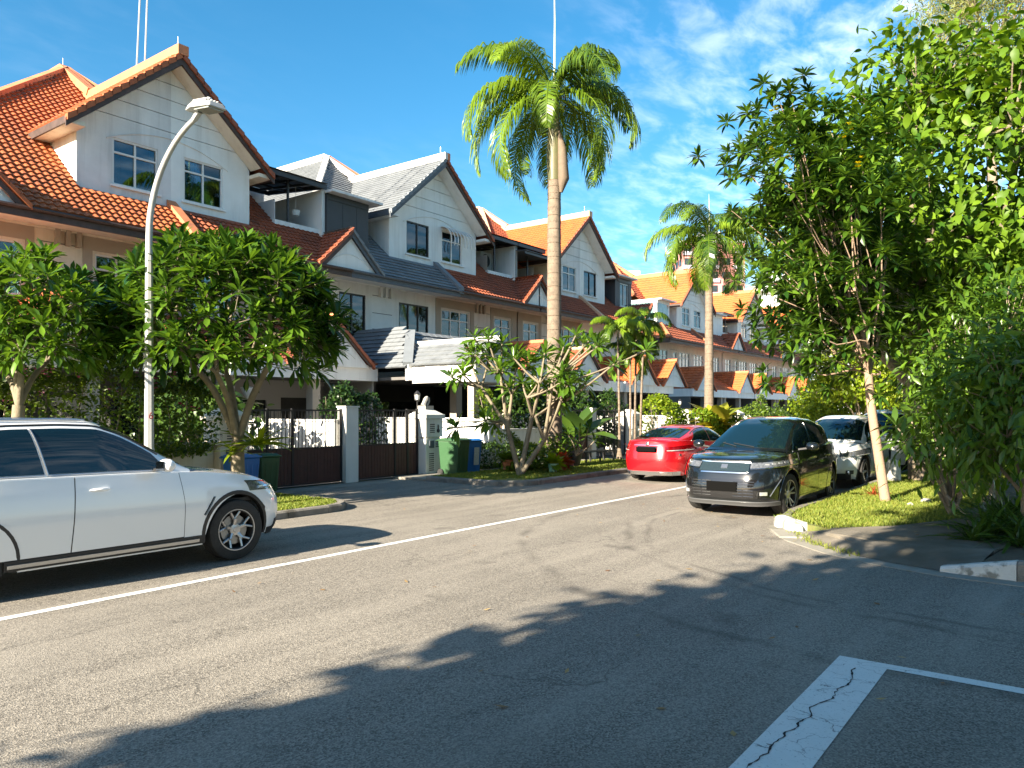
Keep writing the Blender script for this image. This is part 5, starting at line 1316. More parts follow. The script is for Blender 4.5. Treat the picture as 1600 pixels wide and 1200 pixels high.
    def side_window(s, name, xa, xb, sg, slant_a=0.0, slant_b=0.0, lo=.035, hi=.085, mt=None, th=.006, trim=None):
        """xa rear edge, xb front edge"""
        def fn(u, v):
            f = v
            x = (xa + slant_a * v) * (1 - u) + (xb + slant_b * v) * u
            h = max(.03, s.zr(x) - s.zsh(x)); f0, f1 = min(.45, lo / h), max(.5, 1 - hi / h)
            return s.gh(x, f0 + (f1 - f0) * v, sg)
        w = s.patch(name, fn, 26, 18, mt or CGLASS, th=th)
        if trim:
            k = MB()
            pts = [tuple(fn(u, 0) + Vector((0, sg * .004, -.012))) for u in np.linspace(0, 1, 12)]
            k.tube(pts, .010, 6); k.build('window_trim', trim, w, smooth=True)
        return w
    def windscreen(s, name='windscreen', rear=False, wy=.90, m0=.05, m1=.04):
        a, b_ = s.c['rs'][::-1] if rear else s.c['ws']
        a, b_ = (a + m0, b_ - m1) if rear else (a - m0, b_ + m1)
        def fn(u, v):
            x = a + (b_ - a) * u; return s.ghp_y(x, (2 * v - 1) * wy * (1 - .04 * u))
        return s.patch(name, fn, 14, 16, CGLASS, th=.005, smooth=60)
    def front_panel(s, name, t0, t1, z0, z1, mt, th=.008, nu=14, nv=3, parent=None, tail=False):
        """t0..t1 plan angles; z0,z1 floats or functions of u"""
        zf = lambda z, u: z(u) if callable(z) else z
        def fn(u, v):
            t = t0 + (t1 - t0) * u
            return s.rim_pt(t, zf(z0, u) * (1 - v) + zf(z1, u) * v)
        return s.patch(name, fn, nu, nv, mt, parent, th)
    def side_panel(s, name, x0, x1, z0, z1, sg, mt, th=.004, nu=8, nv=8, parent=None):
        zf = lambda z, u: z(u) if callable(z) else z
        def fn(u, v):
            x = x0(v) * (1 - u) + x1(v) * u if callable(x0) else x0 + (x1 - x0) * u
            return s.side(x, zf(z0, u) * (1 - v) + zf(z1, u) * v, sg)
        return s.patch(name, fn, nu, nv, mt, parent, th)
    def doors(s, cuts, sg, z0=.34, handle=True, hm=None, hz=.86):
        """cuts: rear edge, middle, front edge"""
        for a, b_ in zip(cuts, cuts[1:]):
            g = .006
            def fa(v, a=a): return a + g + (.05 * (v - .4) if a == cuts[1] else (.10 * max(0, .35 - v) * 1.5 if a == cuts[0] else 0))
            def fb(v, b_=b_): return b_ - g + (.05 * (v - .4) if b_ == cuts[1] else -.10 * max(0, v - .55))
            # dark shut line beneath the door edges, then the skin
            def zt(u, a=a, b_=b_): return s.zsh(a + (b_ - a) * u) - .012
            dgap = s.side_panel('door_gap', lambda v: fa(v) - g * 1.6, lambda v: fb(v) + g * 1.6, z0 - .006, zt, sg, PLASTIC, th=.0012, nu=8, nv=10)
            d_ = s.side_panel('door', fa, fb, z0 + .006, zt, sg, s.paint, th=.0055, nu=10, nv=14)
            if handle:
                hx = a + .17 if True else b_ - .2
                k = MB(); P = []
                for t in np.linspace(0, 1, 9):
                    q = s.side(hx + .20 * t, hz, sg, .012 + .028 * math.sin(math.pi * t) ** .6); P.append(tuple(q))
                k.tube(P, [.008 + .010 * math.sin(math.pi * t) ** .5 for t in np.linspace(0, 1, 9)], 8); k.build('handle', hm or s.paint, d_, smooth=True)
    def wheel(s, a, sg, spokes=5, style='y', steer=0.0):
        c = s.c; r = c['rw']; w = .235; rr = r * c.get('rimf', .70)
        yo = s.b0 - .045
        M = Matrix.Translation((a, sg * (yo - w / 2), r)) @ Matrix.Rotation(steer, 4, 'Z')
        o = bpy.data.objects.new('wheel', None); COL.objects.link(o); o.parent = s.root; o.matrix_local = M
        k = MB(); h = w / 2
        k.lathe([(rr, -h * .8), (rr + .01, -h), (r * .90, -h), (r * .975, -h * .88), (r, -h * .6), (r, -h * .22), (r - .008, -h * .2), (r - .008, -h * .15), (r, -h * .13), (r, h * .13), (r - .008, h * .15), (r - .008, h * .2), (r, h * .22), (r, h * .6), (r * .975, h * .88), (r * .90, h), (rr + .01, h), (rr, h * .8)], (0, 0, 0), 40, 'y')
        k.build('tyre', TYRE, o, smooth=35)
        k = MB(); f = sg * h
        k.lathe([(rr - .004, f * .86), (rr - .012, f * .90), (rr - .022, f * .84), (rr - .03, f * .2), (rr - .03, -f * .6), (.0, -f * .6)], (0, 0, 0), 36, 'y'); k.build('rim_barrel', RIMD, o, smooth=30)
        k = MB(); k.lathe([(rr + .004, f * .80), (rr + .002, f * .93), (rr - .008, f * .93), (rr - .016, f * .86)], (0, 0, 0), 40, 'y')
        k.lathe([(.0, f * .70), (.030, f * .70), (.034, f * .66), (.07, f * .62), (.078, f * .45), (.07, f * .3)], (0, 0, 0), 20, 'y')
        def spoke(ang, r0, r1, w0, w1, da=0.0):
            ca, sa = math.cos(ang), math.sin(ang); cb, sb = math.cos(ang + da), math.sin(ang + da)
            a0 = Vector((r0 * ca, f * .60, r0 * sa)); a1 = Vector((r1 * cb, f * .84, r1 * sb)); d_ = (a1 - a0).normalized(); n = Vector((-d_.z, 0, d_.x)).normalized()
            t = Vector((0, f * .22, 0)); ch = Vector((0, f * .05, 0))
            A = [a0 - n * w0 - t, a0 - n * w0 - ch, a0 - n * w0 * .4, a0 + n * w0 * .4, a0 + n * w0 - ch, a0 + n * w0 - t]
            B_ = [a1 - n * w1 - t, a1 - n * w1 - ch, a1 - n * w1 * .4, a1 + n * w1 * .4, a1 + n * w1 - ch, a1 + n * w1 - t]
            k.prism([tuple(q) for q in A], [tuple(q) for q in B_])
        for q in range(spokes):
            an = 2 * math.pi * q / spokes + .35
            if style == 'y':
                spoke(an, .04, rr * .52, .026, .020); spoke(an, rr * .48, rr - .008, .015, .013, .30); spoke(an, rr * .48, rr - .008, .015, .013, -.30)
            elif style == 'v':
                spoke(an - .09, .05, rr - .008, .014, .017, -.14); spoke(an + .09, .05, rr - .008, .014, .017, .14)
            else:
                spoke(an, .05, rr - .008, .03, .022, .12)
        k.build('rim', RIM, o, smooth=25)
        k = MB(); k.lathe([(.0, f * .35), (rr * .72, f * .35), (rr * .72, f * .15)], (0, 0, 0), 30, 'y'); k.build('brake_disc', mat('brake_steel', (.25, .25, .25), .35, .9), o, smooth=30)
    def wheels(s, **kw):
        for i, a in enumerate(s.axles()):
            for sg in (-1, 1): s.wheel(a, sg, steer=kw.get('steer', 0) if i == 0 else 0, spokes=kw.get('spokes', 5), style=kw.get('style', 'y'))
    def mirror(s, x, z, sg, cap=None):
        k = MB(); b_ = s.side(x, s.zsh(x), sg); rows = []
        y0 = b_.y + sg * .10
        for t in np.linspace(0, math.pi, 9):
            rr = math.sin(t) ** .55
            rows.append([(x - .02 + (.075 * math.cos(2 * math.pi * q / 14) + .02) * rr, y0 + sg * (.11 - .11 * math.cos(t)), z + .075 * math.sin(2 * math.pi * q / 14) * rr) for q in range(15)])
        k.grid(rows); o = k.build('wing_mirror', cap or s.paint, s.root, smooth=60)
        k = MB(); k.bar((x, b_.y - sg * .03, z - .06), (x - .01, y0 + sg * .05, z - .03), .05, .03); k.build('mirror_arm', PLASTIC, o)
        k = MB(); k.box(x - .082, x - .072, min(y0 + sg * .03, y0 + sg * .19), max(y0 + sg * .03, y0 + sg * .19), z - .05, z + .05); k.build('mirror_glass', CHROME, o)

COLW = car_paint('paint_white', (0.78, 0.79, 0.80), 0.0, 0.2)
COLB = car_paint('paint_black', (0.006, 0.008, 0.010), 0.0, 0.15)
COLR = car_paint('paint_red', (0.50, 0.006, 0.012), 0.25, 0.28)
COLP = car_paint('paint_pearl', (0.70, 0.70, 0.66), 0.0, 0.25)

# --- white SUV, driving away to the right, cut by the left frame edge
Lb = 4.72
bmw = dict(L=Lb, Wd=1.90, WB=2.86, fo=.86, rw=.365, rimf=.68, clear=.25, p=5.0, crown=.05, lipw=.035, arch=PLASTIC,
    shoulder=[(-2.4, 1.08), (-2.1, 1.15), (-1.0, 1.145), (.2, 1.13), (.7, 1.12), (1.2, 1.09), (1.7, 1.03), (2.05, .965), (2.30, .88), (2.36, .83)],
    roof=[(-2.30, 1.15), (-2.1, 1.38), (-1.85, 1.58), (-1.5, 1.68), (-.9, 1.725), (-.40, 1.73), (-.04, 1.715), (.19, 1.63), (.37, 1.525), (.53, 1.415), (.72, 1.285), (.94, 1.135)],
    ks=.20, gh=(-2.28, .92), ws=(.88, .0), rs=(-1.75, -2.22), nose_f=[0, .15, .4, .65, .85, 1], nose_x=[.955, .985, 1.0, .995, .965, .90], tail_f=[0, .2, .5, .8, 1], tail_x=[.95, .99, 1.0, .98, .94], inset=.04, lean=.20, bow=.10)
B = Car('parked_car', 'white SUV in the left foreground, only its front half inside the frame', bmw, (6.36 - Lb / 2, 9.13, 0), 0, COLW)
B.body(); B.greenhouse(); B.wheels(style='y', spokes=5)
for sg in (-1, 1):
    B.doors((-1.60, -.40, .80), sg, z0=.37, hz=.99)
    B.side_window('rear_side_window', -1.52, -.63, sg, .12, -.08, lo=.04, hi=.105, trim=SATIN)
    B.side_window('front_side_window', -.60, .72, sg, -.08, -.22, lo=.04, hi=.105, trim=SATIN)
    B.side_window('quarter_window', -2.0, -1.56, sg, .25, .12, lo=.05, hi=.12, trim=SATIN)
    k = MB(); pts = [tuple(B.gh(x, 1 - .065 / max(.12, B.zr(x) - B.zsh(x)), sg) + Vector((0, sg * .008, 0))) for x in np.linspace(-1.9, .58, 30)]; k.tube(pts, .011, 6); k.build('window_frame_trim', PLASTIC, B.root, smooth=True)
    k = MB(); pts = [tuple(B.gh(x, .945, sg) + Vector((0, sg * .0, .022))) for x in np.linspace(-1.75, -.1, 22)]; k.tube(pts, [.006] + [.015] * 20 + [.006], 8); k.build('roof_rail', SATIN, B.root, smooth=True)
    k = MB(); pts = [tuple(B.gh(x0, f0, sg) + Vector((0, sg * .010, 0))) for x0, f0 in zip(np.linspace(-.60, -.69, 8), np.linspace(.06, .84, 8))]; k.tube(pts, .008, 5); k.build('pillar_trim', SATIN, B.root, smooth=True)
    B.mirror(.50, 1.21, sg)
    B.side_panel('sill_trim', -1.0, .98, .30, .335, sg, SATIN, th=.03, nu=20, nv=3)
    B.side_panel('sill_cladding', -1.02, 1.04, .27, .365, sg, PLASTIC, th=.012, nu=20, nv=3)
    B.side_panel('side_vent', lambda v: 1.035 + .13 * v, lambda v: 1.06 + .13 * v, .60, .80, sg, PLASTIC, th=.006, nu=3, nv=6)
    k = MB(); k.tube([tuple(B.side(1.05 + .135 * t, .59 + .21 * t, sg, .008)) for t in np.linspace(0, 1, 6)], .007, 5); k.build('vent_trim', SATIN, B.root)
    th0 = B.th_of_y(.70 * sg)
    t1 = B.th_of_y(.955 * sg)
    hl = B.front_panel('headlight', th0, t1, lambda u: .805 + .02 * u, lambda u: .90 + .05 * u, LAMPG, th=.006)
    k = MB(); k.tube([tuple(B.rim_pt(th0 + (t1 - th0) * t, .90 + .05 * t, .012)) for t in np.linspace(0, 1, 8)], .008, 5); k.build('lamp_brow', GLOSSB, hl)
    k = MB(); k.tube([tuple(B.rim_pt(th0 + (t1 - th0) * t, .86, .010)) for t in np.linspace(.2, .8, 6)], .018, 6); k.build('lamp_ring', LED, hl)
    B.front_panel('tail_light', math.pi - B.th_of_y(.62) if sg > 0 else -(math.pi - B.th_of_y(.62)), math.pi - B.th_of_y(.985) if sg > 0 else -(math.pi - B.th_of_y(.985)), .86, .98, RLAMP)
    k = MB(); pts = [tuple(B.side(x, B.zsh(x) - .008, sg, -.012)) for x in np.linspace(-1.9, .62, 20)]; k.tube(pts, .008, 5); k.build('waist_trim', SATIN, B.root, smooth=True)
B.windscreen(); B.windscreen('rear_screen', True)
for sg in (-1, 1): B.front_panel('grille', B.th_of_y(.06 * sg), B.th_of_y(.42 * sg), .56, .78, PLASTIC, th=.012)
B.front_panel('lower_grille', B.th_of_y(-.8), B.th_of_y(.8), .30, .42, PLASTIC, th=.01)
B.side_panel('bumper_lower', 2.0, 2.26, .24, .33, -1, PLASTIC, th=.01)
# seats and wheel behind the glass are hidden by the tint

# --- black SUV facing the camera
bl = dict(L=4.72, Wd=1.84, WB=2.66, fo=.96, rw=.365, rimf=.68, clear=.22, p=5.0, crown=.05, lipw=.012, ghp=5.5,
    shoulder=[(-2.4, 1.08), (-2.1, 1.18), (-1.0, 1.15), (.2, 1.11), (.8, 1.09), (1.3, 1.07), (1.8, 1.02), (2.15, .965), (2.36, .90)],
    roof=[(-2.28, 1.18), (-2.0, 1.42), (-1.6, 1.60), (-1.0, 1.68), (-.4, 1.70), (.05, 1.665), (.4, 1.55), (.85, 1.32), (1.28, 1.09)],
    ks=.22, gh=(-2.26, 1.27), ws=(1.22, .12), rs=(-1.65, -2.2), nose_f=[0, .15, .4, .6, .8, 1], nose_x=[.95, .99, 1.0, .985, .965, .91], tail_f=[0, .3, .6, 1], tail_x=[.95, 1, .99, .93], inset=.085, lean=.21, bow=.12)
K = Car('parked_car', 'black SUV parked facing the camera beside the kerb nose', bl, (12.62 + 2.36, 4.92, 0), math.pi, COLB)
K.body(); K.greenhouse(); K.wheels(style='v', spokes=5, steer=-.12)
K.windscreen(wy=.93); K.windscreen('rear_screen', True)
for sg in (-1, 1):
    K.doors((-1.15, -.16, 1.0), sg, z0=.32, hm=CHROME, hz=.96)
    K.side_window('rear_side_window', -1.25, -.20, sg, .15, -.06, hi=.10, trim=CHROME)
    K.side_window('front_side_window', -.14, .93, sg, -.06, -.18, hi=.10, trim=CHROME)
    K.mirror(.80, 1.18, sg)
    t0, t1 = K.th_of_y(.52 * sg), K.th_of_y(.995 * sg)
    hl = K.front_panel('headlight', t0, t1, lambda u: .835 + .055 * u, lambda u: .925 + .05 * u, LAMPG, th=.008, nu=18)
    k = MB(); k.tube([tuple(K.rim_pt(t0 + (t1 - t0) * t, .83 + .055 * t, .012)) for t in np.linspace(0, 1, 12)], .007, 5); k.build('lamp_underline', CHROME, hl)
    for q in (.28, .44, .60, .74):
        k = MB(); p_ = K.rim_pt(t0 + (t1 - t0) * q, .885 + .05 * q, .006); p2 = K.rim_pt(t0 + (t1 - t0) * (q + .09), .885 + .05 * q, .006)
        k.bar(tuple(p_), tuple(p2), .012, .04); k.build('projector', LED, hl)
    fg = K.front_panel('fog_lamp', K.th_of_y(.70 * sg), K.th_of_y(.80 * sg), .40, .455, LED, th=.02)
    k = MB(); k.tube([tuple(K.rim_pt(K.th_of_y(.84 * sg) + (K.th_of_y(.93 * sg) - K.th_of_y(.84 * sg)) * t, .38 + .27 * t, .006)) for t in np.linspace(0, 1, 6)], .008, 5); k.build('bumper_crease', SATIN, K.root)
K.front_panel('grille', K.th_of_y(-.50), K.th_of_y(.50), .78, .925, mat('grille_smoke', (.05, .075, .08), .12, .6, coat=1), th=.010, nu=20)
K.front_panel('grille_bar', K.th_of_y(-.52), K.th_of_y(.52), .925, .962, CHROME, th=.016, nu=20)
K.front_panel('grille_underline', K.th_of_y(-.46), K.th_of_y(.46), .752, .772, CHROME, th=.010, nu=20)
K.front_panel('emblem', K.th_of_y(-.065), K.th_of_y(.065), .825, .885, SATIN, th=.020, nu=6)
K.front_panel('lower_grille', K.th_of_y(-.76), K.th_of_y(.76), lambda u: .33 + .06 * abs(2 * u - 1) ** 4, lambda u: .66 - .05 * abs(2 * u - 1) ** 4, GLOSSB, th=.006, nu=24)
for j, z in enumerate((.375, .425, .475, .525, .575, .62)):
    for sg in (-1, 1):
        for a_, b_ in ((.22, .40), (.42, .60)):
            k = MB(); t0, t1 = K.th_of_y(a_ * sg), K.th_of_y(b_ * sg)
            k.tube([tuple(K.rim_pt(t0 + (t1 - t0) * t, z, .012)) for t in np.linspace(0, 1, 5)], .0065, 5); k.build('grille_slat', GREYT, K.root)
K.front_panel('bumper_lip', K.th_of_y(-.93), K.th_of_y(.93), .215, .285, mat('lip_grey', (.11, .112, .115), .4, .3), th=.022, nu=30)
k = MB(); k.box(2.352, 2.385, -.26, .26, .45, .61); k.build('number_plate', PLATE, K.root)
for yy, zz in ((-.60, 1.50), (-.59, 1.43)):
    def fn(u, v, yy=yy, zz=zz):
        x = .30 + (zz - 1.43) * -1.0 + .055 * u; return K.ghp_y(x, yy / .78 - .07 * v + .035)
    K.patch('tax_disc', fn, 2, 2, WDISC, th=.008)
k = MB(); x_ = 1.13
for a_, b_ in (((1.17, .25), (1.07, -.32)), ((1.16, -.2), (1.06, -.62))):
    k.tube([tuple(K.ghp_y(a_[0] + (b_[0] - a_[0]) * t, (a_[1] + (b_[1] - a_[1]) * t)) + Vector((0, 0, .016))) for t in np.linspace(0, 1, 7)], .008, 4)
k.build('wiper', PLASTIC, K.root)

# --- white crossover behind it
nx = dict(L=4.64, Wd=1.82, WB=2.705, fo=.93, rw=.355, clear=.23, p=4.4, crown=.07, lipw=.03, arch=PLASTIC,
    shoulder=[(-2.35, 1.05), (-1.0, 1.08), (.2, 1.05), (.8, 1.04), (1.3, 1.02), (1.8, .97), (2.12, .91), (2.32, .83)],
    roof=[(-2.25, 1.15), (-2.0, 1.45), (-1.6, 1.64), (-.8, 1.71), (-.2, 1.70), (.15, 1.64), (.5, 1.50), (.9, 1.26), (1.25, 1.05)],
    ks=.22, gh=(-2.22, 1.22), ws=(1.17, .18), rs=(-1.65, -2.2), nose_f=[0, .15, .4, .7, 1], nose_x=[.95, .99, 1.0, .975, .92], tail_f=[0, .3, .6, 1], tail_x=[.96, 1, .99, .94], inset=.05, lean=.17, bow=.18)
N = Car('parked_car', 'white crossover parked behind the black SUV', nx, (18.55 + 2.32, 4.95, 0), math.pi, COLP)
N.body(); N.greenhouse(); N.wheels(style='o', spokes=5); N.windscreen(wy=.93); N.windscreen('rear_screen', True)
for sg in (-1, 1):
    N.doors((-1.15, -.16, 1.0), sg, z0=.36); N.side_window('rear_side_window', -1.3, -.2, sg, .15, -.05, hi=.11, trim=CHROME); N.side_window('front_side_window', -.14, .9, sg, -.05, -.18, hi=.11, trim=CHROME); N.mirror(.78, 1.14, sg)
    t0, t1 = N.th_of_y(.55 * sg), N.th_of_y(.995 * sg)
    hl = N.front_panel('headlight', t0, t1, lambda u: .74 + .06 * u, lambda u: .84 + .10 * u, LAMPG, th=.008, nu=16)
    k = MB(); k.tube([tuple(N.rim_pt(t0 + (t1 - t0) * t, .745 + .06 * t, .010)) for t in np.linspace(.1, .95, 10)], .010, 5); k.build('daytime_lamp', LED, hl)
    fg = N.front_panel('fog_lamp', N.th_of_y(.70 * sg), N.th_of_y(.84 * sg), .36, .45, PLASTIC, th=.012)
    k = MB(); p_ = N.rim_pt(N.th_of_y(.77 * sg), .405, .02); k.lathe([(.0, .0), (.05, .0), (.055, -.03)], tuple(p_), 12, 'y'); k.build('lamp_lens', LED, fg)
N.front_panel('grille', N.th_of_y(-.5), N.th_of_y(.5), .60, .78, PLASTIC, th=.008, nu=16)
N.front_panel('lower_grille', N.th_of_y(-.8), N.th_of_y(.8), .24, .38, PLASTIC, th=.01, nu=16)
k = MB(); k.box(2.31, 2.34, -.26, .26, .46, .58); k.build('number_plate', PLATE, N.root)
N.patch('tax_disc', lambda u, v: N.ghp_y(.42 + .07 * u, -.70 - .07 * v), 2, 2, mat('sticker_yellow', (.7, .62, .12), .6), th=.008)

# --- taller white people carrier behind that
vn = dict(L=4.7, Wd=1.80, WB=2.85, fo=.85, rw=.335, clear=.22, p=5.5, crown=.05, lipw=.01,
    shoulder=[(-2.35, 1.02), (-1.0, 1.05), (.6, 1.05), (1.2, 1.05), (1.7, 1.0), (2.1, .92), (2.35, .82)],
    roof=[(-2.30, 1.10), (-2.2, 1.60), (-2.0, 1.80), (-1.0, 1.86), (.3, 1.86), (.75, 1.78), (1.2, 1.45), (1.75, 1.04)],
    ks=.2, gh=(-2.29, 1.72), ws=(1.68, .72), rs=(-2.1, -2.28), nose_f=[0, .2, .5, .8, 1], nose_x=[.96, 1, 1, .98, .94], tail_f=[0, .3, 1], tail_x=[.98, 1, .97], inset=.04, lean=.12, bow=.15)
Vn = Car('parked_van', 'tall white people carrier, third in the line of parked vehicles on the right', vn, (24.6 + 2.35, 4.95, 0), math.pi, COLP)
Vn.root['category'] = 'van'
Vn.body(); Vn.greenhouse(); Vn.wheels(style='o', spokes=6); Vn.windscreen(wy=.94, m0=.08, m1=.08)
for sg in (-1, 1):
    Vn.side_window('rear_side_window', -1.9, -.7, sg, .05, 0, hi=.14); Vn.side_window('middle_side_window', -.65, .3, sg, hi=.14); Vn.side_window('front_side_window', .36, 1.45, sg, 0, -.3, hi=.14); Vn.doors((-.7, .33, 1.4), sg, z0=.33); Vn.mirror(1.2, 1.2, sg)
    Vn.front_panel('headlight', Vn.th_of_y(.6 * sg), Vn.th_of_y(.99 * sg), .72, .90, LAMPG, th=.008)
Vn.front_panel('grille', Vn.th_of_y(-.55), Vn.th_of_y(.55), .55, .78, PLASTIC, th=.008)

# --- red saloon seen from behind on the far side
rd = dict(L=4.69, Wd=1.81, WB=2.84, fo=.80, rw=.33, clear=.19, p=4.2, crown=.05, lipw=.010, wid=[.93, .96, .985, 1.0, .995, .97, .90],
    shoulder=[(-2.34, 1.0), (-2.1, 1.055), (-1.6, 1.06), (-.8, 1.03), (.4, .98), (1.0, .96), (1.6, .90), (2.1, .80), (2.34, .70)],
    roof=[(-1.78, 1.08), (-1.35, 1.21), (-.95, 1.33), (-.6, 1.405), (-.1, 1.44), (.3, 1.425), (.65, 1.32), (1.0, 1.14), (1.3, .97)],
    ks=.22, gh=(-1.74, 1.26), ws=(1.22, .40), rs=(-.78, -1.66), nose_f=[0, .2, .5, 1], nose_x=[.95, 1, 1, .93], tail_f=[0, .2, .45, .7, .9, 1], tail_x=[.955, .99, 1.0, .985, .965, .95], inset=.06, lean=.24, bow=.22)
D = Car('parked_car', 'shiny red saloon parked by the far kerb, seen from behind', rd, (17.55 + 2.345, 8.82, 0), 0, COLR)
D.body(); D.greenhouse(); D.wheels(style='v', spokes=5); D.windscreen(); D.windscreen('rear_screen', True, wy=.88)
pi_ = math.pi
def tt(y): return (pi_ - D.th_of_y(abs(y))) * (1 if y > 0 else -1)
for sg in (-1, 1):
    D.doors((-1.0, -.02, 1.02), sg, z0=.28, hz=.82, hm=CHROME)
    D.side_window('rear_side_window', -1.22, -.06, sg, .32, -.05, lo=.03, hi=.075, trim=CHROME); D.side_window('front_side_window', .0, .95, sg, -.05, -.2, lo=.03, hi=.075, trim=CHROME); D.mirror(.80, 1.03, sg)
    k = MB(); pts = [tuple(D.gh(x, 1 - .055 / max(.10, D.zr(x) - D.zsh(x)), sg) + Vector((0, sg * .01, 0))) for x in np.linspace(-1.15, .85, 24)]; k.tube(pts, .010, 6); k.build('window_frame_trim', CHROME, D.root, smooth=True)
    tl = D.front_panel('tail_light', tt(.56 * sg), tt(.985 * sg), lambda u: .79 + .03 * u, lambda u: .91 + .05 * u, RLAMP, th=.008, nu=16)
    k = MB(); t0, t1 = tt(.60 * sg), tt(.97 * sg); k.tube([tuple(D.rim_pt(t0 + (t1 - t0) * t, .82 + .02 * t, .012)) for t in np.linspace(0, 1, 8)], .012, 6); k.build('reverse_lamp', LED, tl)
    D.front_panel('exhaust_trim', tt(.42 * sg), tt(.72 * sg), .215, .275, CHROME, th=.02, nu=8)
D.front_panel('rear_valance', -tt(-.0001) - .0 if False else pi_ - D.th_of_y(.86), pi_ + D.th_of_y(.86), .20, .30, SATIN, th=.012, nu=24)
D.front_panel('boot_trim', pi_ - D.th_of_y(.45), pi_ + D.th_of_y(.45), .935, .958, CHROME, th=.012, nu=12)
D.front_panel('plate_recess', pi_ - D.th_of_y(.33), pi_ + D.th_of_y(.33), .775, .925, GLOSSB, th=.004, nu=8)
k = MB(); k.box(-2.372, -2.335, -.26, .26, .79, .905); k.build('number_plate', PLATE, D.root)
k = MB(); k.lathe([(.0, .0), (.04, .0), (.045, .012), (.035, .014)], (0, 0, 0), 16, 'z'); e_ = k.build('emblem', CHROME, D.root); e_.matrix_local = Matrix.Translation((-2.275, 0, .985)) @ Matrix.Rotation(R(-80), 4, 'Y')
for yy in (.60,):
    k = MB(); k.bar((-2.275, yy, .965), (-2.26, yy + .12, .965), .006, .022); k.build('badge', CHROME, D.root)
# ------------------------------------------------------------------ vegetation
BARK_G = mat('bark_grey', (0.26, 0.21, 0.15), 0.9, noise=(7, 0.8), col2=(0.13, 0.10, 0.07), bump=0.7, bscale=30, stains=(4, 0.5, 0.7, (0.33, 0.30, 0.22), 0.6))
BARK_F = mat('bark_frangipani', (0.24, 0.20, 0.135), 0.85, noise=(6, 0.8), col2=(0.12, 0.10, 0.07), bump=0.5, bscale=25)
BARK_P = mat('bark_palm', (0.215, 0.165, 0.12), 0.9, noise=(5, 0.9), col2=(0.15, 0.115, 0.085), stains=(9, 0.5, 0.62, (0.10, 0.08, 0.06), 0.6), bump=0.5, bscale=30)
BARK_T = mat('bark_pale_pink', (0.30, 0.21, 0.145), 0.85, noise=(9, 0.6), col2=(0.30, 0.21, 0.15), bump=0.6, bscale=35)
LF_FR = leaf_mat('frangipani_leaf', (0.014, 0.052, 0.007), (0.12, 0.23, 0.02), .27, .35, .6)
LF_BIG = leaf_mat('broad_leaf', (0.030, 0.085, 0.008), (0.14, 0.235, 0.014), .45, .32, .2)
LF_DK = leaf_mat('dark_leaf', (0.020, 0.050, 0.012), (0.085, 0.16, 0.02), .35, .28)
LF_TR = leaf_mat('trumpet_tree_leaf', (0.018, 0.055, 0.008), (0.11, 0.20, 0.015), .32, .3)
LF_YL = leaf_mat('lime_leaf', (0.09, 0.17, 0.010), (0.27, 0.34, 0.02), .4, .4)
LF_FINE = leaf_mat('fine_leaf', (0.11, 0.14, 0.03), (0.26, 0.28, 0.09), .5, .4)
LF_PALM = leaf_mat('palm_leaflet', (0.018, 0.055, 0.008), (0.17, 0.26, 0.015), .33, .22)
LF_DEAD = leaf_mat('dead_frond', (0.20, 0.12, 0.06), (0.42, 0.29, 0.17), .7, .2)
LF_HEDGE = leaf_mat('hedge_leaf', (0.035, 0.075, 0.010), (0.16, 0.24, 0.02), .4, .3)
FL_Y = leaf_mat('yellow_flower', (0.82, 0.66, 0.01), (0.88, 0.76, 0.03), .5, .3)
FL_P = leaf_mat('pink_flower', (0.60, 0.16, 0.30), (0.78, 0.42, 0.48), .5, .3)
FL_M = leaf_mat('magenta_bract', (0.45, 0.04, 0.16), (0.70, 0.18, 0.36), .5, .3)
LF_RED = leaf_mat('red_leaf', (0.22, 0.03, 0.015), (0.42, 0.12, 0.03), .45, .3)

def leaf_tmpl(l, w, kind='lance', droop=.25, fold=.18, seg=4):
    """leaf along +X, width along Y, face up +Z; a folded midrib, a droop towards the tip"""
    V, F = [], []
    prof = {'lance': (0.06, .62, 1.0, .72, 0.0), 'obov': (.05, .45, .92, 1.0, 0.0), 'oval': (.08, .85, 1.0, .75, 0.0), 'strap': (.8, 1.0, .9, .6, 0.0)}[kind]
    for i in range(5):
        t = i / 4; x = l * t; z = -droop * l * t * t; ww = w / 2 * prof[i]
        V += [(x, -ww, z + fold * ww), (x, 0, z), (x, ww, z + fold * ww)] if i < 4 else [(x, 0, z)]
    for i in range(3):
        a = i * 3; F += [(a, a + 1, a + 4, a + 3), (a + 1, a + 2, a + 5, a + 4)]
    F += [(9, 10, 12, 12), (10, 11, 12, 12)]
    return np.array(V, float), F
def tmpl_mesh(name, T, m, tint=.5):
    V, F = T; me = bpy.data.meshes.new(name); me.from_pydata([tuple(v) for v in V], [], [tuple(dict.fromkeys(f)) for f in F]); me.materials.append(m)
    at = me.attributes.new('tint', 'FLOAT', 'POINT'); at.data.foreach_set('value', [tint] * len(V)); me.polygons.foreach_set('use_smooth', [True] * len(F)); me.update(); return me
def frames(D, up, roll):
    """rotation matrices with X along D, Z near up, rolled"""
    D = D / np.linalg.norm(D, axis=1, keepdims=True)
    Y = np.cross(up, D); n = np.linalg.norm(Y, axis=1, keepdims=True); bad = (n < 1e-3)[:, 0]; Y[bad] = (1, 0, 0); n[bad] = 1; Y /= n
    Z = np.cross(D, Y); c, s_ = np.cos(roll)[:, None], np.sin(roll)[:, None]
    Y2 = Y * c + Z * s_; Z2 = Z * c - Y * s_
    return np.stack([D, Y2, Z2], axis=2)
